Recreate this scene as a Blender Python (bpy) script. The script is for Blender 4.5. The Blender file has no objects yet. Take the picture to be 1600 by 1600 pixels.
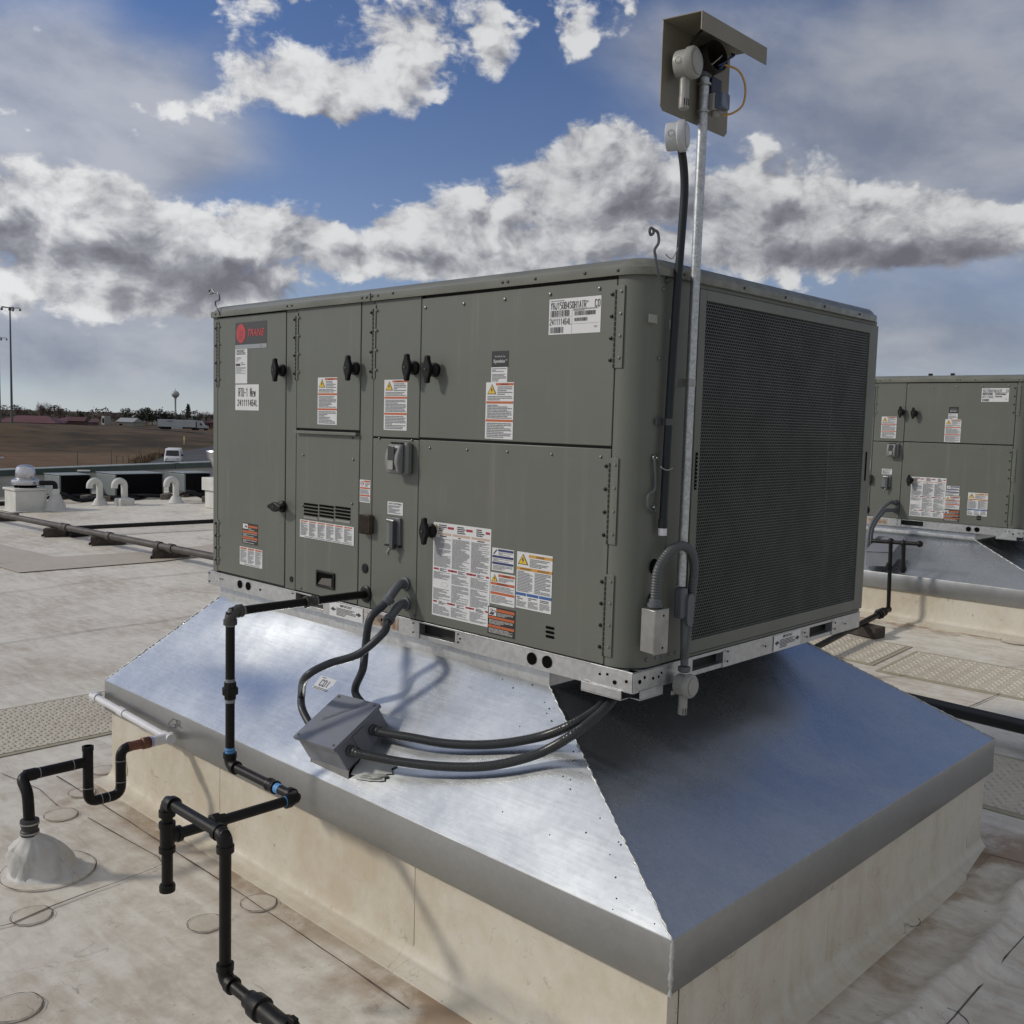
import bpy, math, random
import numpy as np
from mathutils import Vector, Matrix
random.seed(7); np.random.seed(7)
SC = bpy.context.scene
COL = SC.collection
rad = math.radians

# ------------------------------------------------------------------ camera
CAM = np.array([4.296197, -2.412336, 1.797987])
RI = np.array([0.721056, 0.692310, 0.028038]); UP = np.array([-0.082584, 0.045695, 0.995536]); FW = np.array([-0.687938, 0.720152, -0.090123])
FPX = 1534.349
cam = bpy.data.cameras.new('camera'); camo = bpy.data.objects.new('camera', cam); COL.objects.link(camo)
M = Matrix(((RI[0], UP[0], -FW[0], CAM[0]), (RI[1], UP[1], -FW[1], CAM[1]), (RI[2], UP[2], -FW[2], CAM[2]), (0, 0, 0, 1)))
camo.matrix_world = M
cam.sensor_width = 36; cam.lens = 36 * FPX / 1600; cam.clip_start = .05; cam.clip_end = 9000
SC.camera = camo

# ------------------------------------------------------------------ sun + sky
SUNT = Vector((.98, 1.0, -.86)).normalized()          # direction the light travels
sun = bpy.data.lights.new('sun', 'SUN'); sun.energy = 2.1; sun.angle = rad(5.0); sun.color = (1, .93, .82)
so = bpy.data.objects.new('sun', sun); COL.objects.link(so)
so.rotation_euler = SUNT.to_track_quat('-Z', 'Y').to_euler(); so.location = (-6, -6, 12)
SC.view_settings.view_transform = 'Standard'; SC.view_settings.look = 'None'
SC.view_settings.exposure = 0; SC.view_settings.gamma = 1
w = bpy.data.worlds.new('World'); SC.world = w; w.use_nodes = True


class NT:
    """small helper for writing node graphs as expressions"""
    def __init__(s, tree): s.t = tree; s.n = tree.nodes; s.l = tree.links
    def node(s, typ, **kw):
        nd = s.n.new(typ)
        for k, v in kw.items(): setattr(nd, k, v)
        return nd
    def put(s, sock, v):
        if hasattr(v, 'links') or isinstance(v, bpy.types.NodeSocket): s.l.new(v, sock)
        else: sock.default_value = v
    def m(s, op, a, b=None, c=None, clamp=False):
        nd = s.node('ShaderNodeMath', operation=op, use_clamp=clamp)
        s.put(nd.inputs[0], a)
        if b is not None: s.put(nd.inputs[1], b)
        if c is not None: s.put(nd.inputs[2], c)
        return nd.outputs[0]
    def add(s, a, b): return s.m('ADD', a, b)
    def sub(s, a, b): return s.m('SUBTRACT', a, b)
    def mul(s, a, b): return s.m('MULTIPLY', a, b)
    def ss(s, v, a, b, lo=0., hi=1.):
        nd = s.node('ShaderNodeMapRange', interpolation_type='SMOOTHSTEP')
        for i, x in enumerate((v, a, b, lo, hi)): s.put(nd.inputs[i], x)
        return nd.outputs[0]
    def mr(s, v, a, b, lo=0., hi=1.):
        nd = s.node('ShaderNodeMapRange')
        for i, x in enumerate((v, a, b, lo, hi)): s.put(nd.inputs[i], x)
        return nd.outputs[0]
    def noise(s, vec, scale, detail=4., rough=.5, dist=0., out=0):
        nd = s.node('ShaderNodeTexNoise')
        if vec is not None: s.put(nd.inputs['Vector'], vec)
        nd.inputs['Scale'].default_value = scale; nd.inputs['Detail'].default_value = detail
        nd.inputs['Roughness'].default_value = rough; nd.inputs['Distortion'].default_value = dist
        return nd.outputs[out]
    def mix(s, f, a, b):
        nd = s.node('ShaderNodeMix', data_type='RGBA')
        s.put(nd.inputs[0], f)
        for i, x in ((6, a), (7, b)):
            if isinstance(x, tuple): x = (*x, 1) if len(x) == 3 else x
            s.put(nd.inputs[i], x)
        return nd.outputs[2]
    def scale(s, vec, sc, loc=(0, 0, 0)):
        nd = s.node('ShaderNodeMapping'); s.put(nd.inputs[0], vec)
        nd.inputs['Scale'].default_value = sc; nd.inputs['Location'].default_value = loc
        return nd.outputs[0]
    def comb(s, x, y, z):
        nd = s.node('ShaderNodeCombineXYZ')
        for i, v in enumerate((x, y, z)): s.put(nd.inputs[i], v)
        return nd.outputs[0]
    def sep(s, v):
        nd = s.node('ShaderNodeSeparateXYZ'); s.put(nd.inputs[0], v); return nd.outputs


def azel(u, v):
    d = FW + RI * (u - 800) / FPX - UP * (v - 800) / FPX; d = d / np.linalg.norm(d)
    return math.atan2(d[0], d[1]), math.asin(d[2])


def build_sky():
    w.node_tree.nodes.clear(); g = NT(w.node_tree)
    tc = g.node('ShaderNodeTexCoord').outputs['Generated']
    x, y, z = g.sep(tc)
    az = g.m('ARCTAN2', x, y); el = g.m('ARCSINE', z)
    elc = g.m('MAXIMUM', el, 0.)
    sky = g.node('ShaderNodeTexSky', sky_type='NISHITA')
    sky.sun_disc = False; sky.sun_elevation = math.asin(-SUNT.z)
    sky.sun_rotation = math.atan2(-SUNT.x, -SUNT.y); sky.altitude = 1500; sky.air_density = 1.0; sky.dust_density = .6; sky.ozone_density = 2.2
    skm = g.node('ShaderNodeMix', data_type='RGBA', blend_type='MULTIPLY'); skm.inputs[0].default_value = 1
    g.l.new(sky.outputs[0], skm.inputs[6]); skm.inputs[7].default_value = (.040, .055, .080, 1)

    def field(bl):
        acc = None
        for (u, v, ru, rv, wt) in bl:
            a, e = azel(u, v); sa = ru / FPX / max(.5, math.cos(e)); se = rv / FPX
            da = g.m('MULTIPLY', g.sub(az, a), 1 / sa); de = g.m('MULTIPLY', g.sub(el, e), 1 / se)
            q = g.m('MULTIPLY_ADD', da, da, g.mul(de, de))
            gx = g.m('POWER', .36788, q)
            acc = g.mul(gx, wt) if acc is None else g.m('MULTIPLY_ADD', gx, wt, acc)
        return acc
    # texture coordinate flattened toward the horizon, as real cloud layers are
    P = g.comb(az, g.mul(elc, 1.35), 0.)
    def puff(vec, det):
        vo = g.node('ShaderNodeTexVoronoi', feature='SMOOTH_F1', voronoi_dimensions='2D'); g.l.new(vec, vo.inputs['Vector'])
        vo.inputs['Scale'].default_value = 13.; vo.inputs['Smoothness'].default_value = .35; vo.inputs['Detail'].default_value = det; vo.inputs['Roughness'].default_value = .55
        return g.mr(vo.outputs['Distance'], 0., .75, 1., 0.)
    warp = g.node('ShaderNodeVectorMath', operation='MULTIPLY_ADD')
    g.l.new(g.noise(P, 7., 6., .55, out=1), warp.inputs[0]); warp.inputs[1].default_value = (.055, .055, 0); g.l.new(P, warp.inputs[2])
    PW = warp.outputs[0]
    n1 = g.add(g.mul(g.noise(PW, 6.5, 14., .60), .80), g.mul(puff(PW, 3.), .20))
    up = g.node('ShaderNodeVectorMath', operation='ADD'); g.l.new(PW, up.inputs[0]); up.inputs[1].default_value = (-.012, .022, 0)
    n2 = g.add(g.mul(g.noise(up.outputs[0], 6.5, 10., .57), .80), g.mul(puff(up.outputs[0], 3.), .20))
    nf = g.noise(PW, 26., 8., .6)
    # ---- cumulus
    cum = [(455, 125, 100, 50, .62), (540, 150, 70, 38, .5), (600, 55, 75, 60, .46), (700, 75, 70, 75, .44), (660, 150, 30, 50, .2), (425, 8, 70, 30, .42), (770, 60, 30, 60, .36),
           (895, 60, 28, 34, .42), (320, 175, 60, 30, .36), (780, 110, 34, 40, .34), (650, 170, 36, 50, .3),
           (930, 235, 95, 75, .52), (760, 290, 150, 60, .42), (650, 350, 110, 60, .3), (1010, 270, 130, 80, .5), (840, 300, 110, 60, .35),
           (1200, 285, 130, 75, .5), (1090, 390, 330, 50, .5), (860, 395, 120, 40, .35), (1350, 345, 260, 50, .5), (1560, 345, 150, 45, .45),
           (400, 345, 110, 50, .42), (250, 400, 190, 75, .5), (30, 360, 110, 95, .5), (130, 300, 90, 60, .3), (590, 400, 150, 50, .3), (130, 465, 170, 40, .42), (330, 465, 140, 38, .4), (640, 420, 160, 40, .35), (530, 380, 60, 30, .2),
           (20, 250, 60, 50, .2),
           (870, 130, 90, 70, -.35), (500, 255, 160, 45, -.22), (1000, 150, 90, 60, -.3), (770, 200, 90, 60, -.3), (250, 80, 70, 50, -.15),
           (780, 375, 40, 30, -.3), (1500, 450, 200, 25, -.2), (200, 610, 700, 50, -.6), (1500, 530, 300, 60, -.35), (800, 640, 900, 60, -.6), (560, 320, 40, 60, -.28), (1120, 240, 40, 40, -.2), (700, 385, 60, 26, -.2), (1010, 350, 50, 16, -.18),
           (1480, 555, 18, 7, .25), (1535, 545, 12, 6, .25), (1590, 540, 20, 12, .3), (1520, 522, 10, 5, .2)]
    # cloud banks added outside the picture to grey the light
    a0 = math.atan2(-SUNT.x, -SUNT.y)
    outside = g.m('SMOOTH_MAX', g.mul(g.ss(g.m('ABSOLUTE', g.sub(az, azel(800, 600)[0])), .62, .9), .16), 0., .02)
    cf = g.add(g.add(field(cum), g.add(g.mul(g.sub(n1, .455), 2.7), g.mul(g.sub(g.noise(PW, 3.1, 2., .5), .5), .55))), outside)
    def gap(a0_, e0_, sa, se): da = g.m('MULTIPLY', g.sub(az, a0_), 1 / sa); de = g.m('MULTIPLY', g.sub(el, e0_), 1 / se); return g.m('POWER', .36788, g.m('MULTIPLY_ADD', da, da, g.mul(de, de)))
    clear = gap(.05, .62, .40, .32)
    cf = g.sub(cf, g.mul(clear, .9))
    dens = g.ss(g.add(cf, g.mul(g.sub(nf, .5), .35)), .14, .40)
    lit = g.m('MULTIPLY_ADD', g.sub(n1, n2), 3.3, .66)
    lit = g.m('MULTIPLY_ADD', g.sub(nf, .5), .55, lit)
    core = g.ss(cf, .5, 1.5)
    dark = field([(330, 440, 110, 32, .5), (210, 400, 80, 34, .4), (10, 365, 60, 50, .5), (420, 450, 60, 25, .4), (170, 290, 60, 22, .4), (1420, 392, 260, 22, .5), (1130, 330, 190, 30, .35), (1200, 410, 260, 22, .35), (740, 345, 150, 26, .3), (560, 190, 60, 18, .35), (1000, 290, 80, 25, .3), (430, 350, 60, 22, .3),
                  (1484, 556, 40, 20, .9), (1590, 540, 40, 25, .8)])
    litc = g.m('SUBTRACT', g.m('SUBTRACT', lit, g.mul(core, .18)), dark)
    litc = g.ss(litc, -.25, .95)
    ccol = g.node('ShaderNodeValToRGB'); g.l.new(litc, ccol.inputs[0])
    cr = ccol.color_ramp; cr.elements[0].color = (.145, .142, .165, 1); cr.elements[1].color = (.66, .665, .67, 1)
    e = cr.elements.new(.42); e.color = (.27, .275, .305, 1); e = cr.elements.new(.75); e.color = (.47, .475, .49, 1)
    # ---- veil (thin high cloud)
    PV = g.comb(g.sub(g.mul(az, 1.), g.mul(elc, .5)), g.add(g.mul(elc, 2.0), g.mul(az, .45)), .3)
    nv = g.noise(PV, 4.0, 10., .55, .2)
    nv2 = g.noise(PV, 7.0, 10., .55, .2)
    veil = field([(60, 100, 230, 120, .85), (120, 235, 230, 90, .8), (300, 225, 110, 45, .4), (1330, 90, 330, 130, .8), (1500, 260, 260, 110, .75), (1050, 60, 90, 50, .3),
                  (150, 520, 360, 90, .85), (900, 560, 700, 70, .4), (1500, 500, 300, 90, .6), (800, 520, 500, 110, .22), (60, 500, 200, 60, .35)])
    vf = g.add(g.add(veil, g.mul(g.sub(nv, .5), 1.1)), g.mul(g.ss(g.m('ABSOLUTE', g.sub(az, azel(800, 600)[0])), .62, .9), .3))
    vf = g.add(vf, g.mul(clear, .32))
    va = g.mul(g.ss(vf, .14, .95), .88)
    vb = g.ss(g.add(nv2, g.mul(g.sub(nv, .5), .8)), .25, .75)
    vcol = g.mix(vb, (.20, .225, .29), (.40, .415, .455))
    # horizon haze
    hz = g.m('POWER', 2.718, g.mul(elc, -7.))
    base = g.mix(g.mul(hz, .90), skm.outputs[2], (.44, .47, .485))
    c1 = g.mix(va, base, vcol)
    c2 = g.mix(g.mul(dens, .97), c1, ccol.outputs[0])
    # unseen +x sky raised to light the right roof, brighter toward the sun
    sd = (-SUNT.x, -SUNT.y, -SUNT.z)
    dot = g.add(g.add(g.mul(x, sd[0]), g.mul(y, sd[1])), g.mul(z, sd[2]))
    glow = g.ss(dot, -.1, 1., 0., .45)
    side_lift = g.ss(x, .15, .7, 1., 1.15)
    k = g.mul(g.add(1., glow), side_lift)
    added_deck = g.m('MAXIMUM', g.ss(g.m('ABSOLUTE', g.sub(az, azel(800, 600)[0])), .80, 1.3), g.ss(el, .75, 1.15))  # neutral cloud added out of view to make the light less blue
    c2 = g.mix(g.mul(added_deck, .62), c2, g.mix(g.ss(n1, .3, .6), (.40, .395, .385), (.56, .545, .51)))
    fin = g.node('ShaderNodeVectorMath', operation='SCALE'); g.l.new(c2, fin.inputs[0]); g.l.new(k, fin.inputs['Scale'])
    # Background strength .1 with the sky texture; the cloud colours above are given at the picture's scale
    bg = g.node('ShaderNodeBackground'); bg.inputs[1].default_value = 1.0
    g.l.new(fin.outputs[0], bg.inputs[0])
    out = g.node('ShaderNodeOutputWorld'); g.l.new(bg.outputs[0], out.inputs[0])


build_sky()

# ------------------------------------------------------------------ geometry from known planes
def ray(u, v): return FW + RI * (u - 800) / FPX - UP * (v - 800) / FPX
def pl(u, v, ax, val):
    d = ray(u, v); return Vector(CAM + d * ((val - CAM[ax]) / d[ax]))
def at(u, v, t): return Vector(CAM + ray(u, v) * t)
def fx(u, v): p = pl(u, v, 1, 0.); return p.x, p.z
def roofz(y): return .045 * max(0., y - 1.5)
def gp(u, v, h=0.):
    z = h
    for _ in range(40):
        p = pl(u, v, 2, z); z = roofz(p.y) + h
    return p

# ------------------------------------------------------------------ materials
MATS = {}
def mat(name, col, rough=.5, metal=0., var=0., vscale=8., bump=0., bscale=60., spec=.5, detail=4., col2=None, lo=.35, hi=.65, vec=None, coat=0.):
    if name in MATS: return MATS[name]
    m = bpy.data.materials.new(name); m.use_nodes = True; g = NT(m.node_tree)
    b = g.n['Principled BSDF']
    b.inputs['Roughness'].default_value = rough; b.inputs['Metallic'].default_value = metal
    b.inputs['Specular IOR Level'].default_value = spec; b.inputs['Base Color'].default_value = (*col, 1)
    if coat: b.inputs['Coat Weight'].default_value = coat
    tc = g.node('ShaderNodeTexCoord').outputs['Object']
    if vec: tc = g.scale(tc, vec)
    if var or col2:
        c2 = col2 or tuple(max(0, c * (1 - var)) for c in col)
        n = g.noise(tc, vscale, detail, .55)
        g.l.new(g.mix(g.ss(n, lo, hi), col, c2), b.inputs['Base Color'])
        g.l.new(g.mr(n, .3, .7, max(.02, rough - .08), rough + .08), b.inputs['Roughness'])
    if bump:
        bp = g.node('ShaderNodeBump'); bp.inputs['Strength'].default_value = bump; bp.inputs['Distance'].default_value = .002
        g.l.new(g.noise(tc, bscale, 4., .5), bp.inputs['Height']); g.l.new(bp.outputs[0], b.inputs['Normal'])
    MATS[name] = m; return m


def galv(name, base=(.5, .52, .55), rough=.3, wave=.0, wscale=2.4, spangle=60., contrast=.12, metal=.92):
    m = bpy.data.materials.new(name); m.use_nodes = True; g = NT(m.node_tree); b = g.n['Principled BSDF']
    tc = g.node('ShaderNodeTexCoord').outputs['Object']
    vo = g.node('ShaderNodeTexVoronoi'); g.l.new(tc, vo.inputs['Vector']); vo.inputs['Scale'].default_value = spangle
    sp = g.sep(vo.outputs['Color'])[0]
    dirt = g.noise(tc, 3., 7., .6)
    f = g.add(g.mul(g.sub(sp, .5), contrast), g.mul(g.sub(dirt, .5), .16))
    c1 = tuple(c * .82 for c in base); c2 = tuple(min(1, c * 1.18) for c in base)
    g.l.new(g.mix(g.mr(f, -.25, .25), c1, c2), b.inputs['Base Color'])
    b.inputs['Metallic'].default_value = metal
    sc = g.noise(g.scale(tc, (3., 40., 40.)), 3., 5., .6)
    g.l.new(g.add(g.mr(dirt, .3, .7, rough - .02, rough + .07), g.mul(g.sub(sc, .5), .08)), b.inputs['Roughness'])
    b1 = g.node('ShaderNodeBump'); b1.inputs['Strength'].default_value = .02; b1.inputs['Distance'].default_value = .001; g.l.new(sp, b1.inputs['Height'])
    if wave:
        b2 = g.node('ShaderNodeBump'); b2.inputs['Strength'].default_value = 1.; b2.inputs['Distance'].default_value = wave
        g.l.new(g.noise(tc, wscale, 2., .4, .3), b2.inputs['Height']); g.l.new(b2.outputs[0], b1.inputs['Normal'])
    g.l.new(b1.outputs[0], b.inputs['Normal'])
    MATS[name] = m; return m


def cabinet_paint():
    m = bpy.data.materials.new('unit_paint'); m.use_nodes = True; g = NT(m.node_tree); b = g.n['Principled BSDF']
    tc = g.node('ShaderNodeTexCoord').outputs['Object']
    n1 = g.noise(tc, 2.0, 8., .6); n2 = g.noise(g.scale(tc, (16., 16., .8)), 1.5, 6., .6); n3 = g.noise(tc, 45., 4., .6)
    c = g.mix(g.ss(n1, .3, .7), (.119, .127, .107), (.104, .111, .095))
    c = g.mix(g.mul(g.ss(n2, .54, .75), .35), c, (.185, .183, .155))          # dried rain streaks and dust
    c = g.mix(g.mul(g.ss(n3, .62, .74), .22), c, (.09, .088, .072))
    g.l.new(c, b.inputs['Base Color']); g.l.new(g.add(g.mr(n1, .3, .7, .36, .48), g.mul(g.ss(n2, .5, .75), .08)), b.inputs['Roughness'])
    b1 = g.node('ShaderNodeBump'); b1.inputs['Strength'].default_value = 1.; b1.inputs['Distance'].default_value = .004; g.l.new(g.noise(tc, 2.6, 2., .4), b1.inputs['Height'])
    b2 = g.node('ShaderNodeBump'); b2.inputs['Strength'].default_value = .05; b2.inputs['Distance'].default_value = .001; g.l.new(g.noise(tc, 320., 2., .5), b2.inputs['Height']); g.l.new(b1.outputs[0], b2.inputs['Normal'])
    g.l.new(b2.outputs[0], b.inputs['Normal']); return m
PAINT = cabinet_paint()
LIDM = mat('lid_paint', (.165, .17, .145), .34, var=.25, vscale=5., vec=(1, 4, 4), bump=.05, bscale=200)
DARK = mat('dark_gap', (.004, .004, .004), .9, spec=.05)
GASK = mat('shadow_gap_paint', (.03, .03, .026), .7)
GAL = galv('galvanized_rail', (.50, .51, .52), .38, wave=.004, wscale=9, contrast=.25)
GALS = galv('galvanized_sheet', (.51, .54, .57), .25, wave=.012, wscale=1.8, contrast=.10)
GALF = galv('galvanized_flange', (.33, .335, .335), .36, wave=.010, wscale=3.0, contrast=.08)
PIPEG = galv('galvanized_conduit', (.44, .46, .47), .42, spangle=140., contrast=.5)
BLACKP = mat('black_plastic', (.006, .006, .007), .42, var=.3, vscale=30, spec=.25)
BLACKI = mat('black_iron', (.007, .0065, .006), .45, spec=.28, bump=.25, bscale=260, var=.5, vscale=14)
ABS = mat('abs_pipe', (.006, .006, .0065), .45, var=.5, vscale=20, spec=.25)
GREYP = mat('grey_conduit', (.034, .038, .045), .4, spec=.35, var=.15, vscale=20)
GREYPL = mat('grey_pvc', (.095, .105, .118), .45, var=.1)
BOXP = mat('junction_box_paint', (.175, .185, .215), .42, var=.12, vscale=9, bump=.08, bscale=160)
STEEL = mat('bare_steel', (.38, .38, .37), .38, metal=.9, var=.2, vscale=14)
WPVC = mat('white_pvc', (.62, .62, .64), .4, var=.12, vscale=12)
WPL = mat('white_plastic', (.27, .27, .25), .45, var=.08, vscale=10)
COP = mat('copper', (.19, .08, .055), .55, metal=.4, var=.5, vscale=25)
TAPE = mat('blue_thread_seal', (.09, .26, .55), .6)
GREYT = mat('grey_thread_seal', (.20, .21, .22), .7)
ZINC = mat('zinc_screw', (.17, .175, .17), .4, metal=.8)
WHITE = mat('label_white', (.60, .61, .62), .45, var=.05)
INK = mat('label_ink', (.035, .035, .04), .6)
FINE = mat('label_fine_print', (.16, .165, .18), .6)
ORANGE = mat('label_orange', (.42, .10, .03), .5)
AMBER = mat('label_amber', (.50, .26, .05), .5)
RED = mat('label_red', (.30, .02, .04), .5)
BLUE = mat('label_blue', (.03, .10, .28), .5)
NAVY = mat('label_navy', (.02, .03, .12), .5)
YEL = mat('label_yellow', (.62, .42, .03), .5)
LBLK = mat('label_black', (.018, .018, .02), .45)
LGRY = mat('label_grey', (.25, .27, .29), .45)
BRED = mat('badge_red', (.42, .035, .04), .45)
BDRK = mat('badge_charcoal', (.04, .04, .042), .45)
LTXT = mat('label_light_text', (.45, .44, .42), .5)
COIL = mat('coil_fins', (.010, .011, .011), .7, spec=.1, metal=.0, var=.5, vscale=40, vec=(1, .3, 14))
CEDAR = mat('sleeper_wood', (.07, .055, .045), .85, var=.45, vscale=14, bump=.5, bscale=60)
CAULK = mat('grey_sealant', (.30, .31, .29), .55, bump=.6, bscale=90, var=.2)
WELD = mat('silver_sealant_seam', (.42, .43, .43), .42, metal=.5, bump=.8, bscale=90)


def membrane(name, base, dirt, stain=None, centre=None, half=None, amt=1.):
    m = bpy.data.materials.new(name); m.use_nodes = True; g = NT(m.node_tree); b = g.n['Principled BSDF']; b.inputs['Specular IOR Level'].default_value = .35
    pos = g.node('ShaderNodeNewGeometry').outputs['Position']
    x, y, z = g.sep(pos)
    n1 = g.noise(pos, .9, 8., .62); n2 = g.noise(g.scale(pos, (1.4, 5.5, 1)), 2.6, 7., .62, .6); n3 = g.noise(pos, 14., 6., .65)
    f = g.ss(g.add(g.add(g.mul(n1, .5), g.mul(n2, .35)), g.mul(n3, .25)), .44, .70)
    col = g.mix(g.mul(f, .92 * amt), base, dirt)
    fine = g.ss(g.noise(pos, 90., 4., .7), .52, .75)
    col = g.mix(g.mul(fine, .16), col, tuple(c * .55 for c in dirt))
    speck = g.ss(g.noise(pos, 38., 2., .5), .735, .76)
    col = g.mix(g.mul(speck, .55), col, (.05, .04, .03))
    sw = g.ss(g.noise(g.scale(pos, (3., 26., 1.)), 1.5, 6., .7, 1.2), .60, .72)      # broom-like scuffs
    col = g.mix(g.mul(sw, .22), col, tuple(c * .5 for c in dirt))
    # fine scratches and drag marks: contour lines of two noises, masked
    for sc_, wd, am in ((2.3, .010, .5), (5.5, .016, .4)):
        nn_ = g.noise(pos, sc_, 3., .55, 1.5); ln = g.ss(g.m('ABSOLUTE', g.sub(nn_, .5)), wd * .5, 0.); mk = g.ss(g.noise(pos, sc_ * .8 + 1, 4., .6), .52, .62)
        col = g.mix(g.mul(g.mul(ln, mk), am), col, tuple(c * .42 for c in dirt))
    if centre:
        acc = None
        for cx, cy, hx, hy in centre:
            dx = g.m('MAXIMUM', g.sub(g.m('ABSOLUTE', g.sub(x, cx)), hx), 0.); dy = g.m('MAXIMUM', g.sub(g.m('ABSOLUTE', g.sub(y, cy)), hy), 0.)
            d = g.m('SQRT', g.m('MULTIPLY_ADD', dx, dx, g.mul(dy, dy)))
            acc = d if acc is None else g.m('MINIMUM', acc, d)
        ns = g.noise(pos, 1.7, 6., .6)
        k = g.mul(g.ss(g.add(acc, g.mul(g.sub(ns, .5), 1.1)), .30, .02), g.ss(g.noise(pos, 5., 6., .6), .35, .6))
        col = g.mix(g.mul(k, .85), col, stain)
        k2 = g.mul(g.ss(acc, .13, .02), g.ss(g.noise(pos, 3., 5., .6), .35, .55))
        col = g.mix(g.mul(k2, .55), col, (.16, .10, .055))
    g.l.new(col, b.inputs['Base Color']); g.l.new(g.mr(n3, .3, .7, .5, .68), b.inputs['Roughness'])
    bp = g.node('ShaderNodeBump'); bp.inputs['Strength'].default_value = .5; bp.inputs['Distance'].default_value = .012
    g.l.new(g.add(g.add(g.mul(n1, .9), g.mul(n3, .16)), g.mul(g.noise(g.scale(pos, (2.2, .7, 1.)), 2.2, 3., .5, 1.), .8)), bp.inputs['Height']); g.l.new(bp.outputs[0], b.inputs['Normal'])
    MATS[name] = m; return m


U2 = (-.748, 6.3)
ROOFM = membrane('roof_membrane', (.66, .635, .57), (.42, .365, .295), (.26, .175, .105),
                 [(1.319, .817, 1.63, 1.19), (1.319 + U2[0], .817 + U2[1], 1.63, 1.19)])
CURBM = membrane('curb_membrane', (.58, .55, .475), (.46, .395, .29), amt=.9)
PATCHM = membrane('patch_membrane', (.56, .52, .455), (.42, .365, .295))
BOOTM = membrane('boot_membrane', (.55, .55, .54), (.38, .36, .33), amt=.7)
MATM = membrane('walkway_rubber', (.54, .50, .42), (.40, .35, .28), amt=.7)
MATE = membrane('walkway_edge', (.36, .335, .25), (.28, .25, .18), amt=.7)
SEAM = mat('seam_line', (.13, .10, .08), .8, var=.5, vscale=18)
COPE = mat('coping_green', (.035, .055, .052), .4, var=.15)
COPT = mat('coping_top', (.22, .26, .245), .4, var=.15)
WALLW = mat('parapet_membrane', (.36, .36, .34), .7, var=.22, vscale=1.4)
CUG = mat('condenser_cabinet', (.19, .215, .22), .45, var=.1)
ALU = mat('spun_aluminium', (.60, .60, .62), .33, metal=.85, var=.15, vscale=6)
WROOF = mat('white_roof_paint', (.60, .60, .57), .6, var=.15, vscale=5)

# ------------------------------------------------------------------ mesh builder
SPLIT = {'rail_hole', 'grip_slot', 'grille_sill', 'rivet', 'screw', 'vent_slot', 'louvre_slot', 'hole_plug', 'knockout_hole', 'torn_tape', 'foot_rail', 'fan_support', 'cover_window', 'base_rail_x', 'coping_splice', 'membrane_lap', 'grip_slot_bar', 'side_skin', 'marker_scribble'}
def frame(ax):
    ax = Vector(ax).normalized(); r = Vector((0, 0, 1)) if abs(ax.z) < .9 else Vector((1, 0, 0))
    a = ax.cross(r).normalized(); return ax, a, ax.cross(a).normalized()


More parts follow.
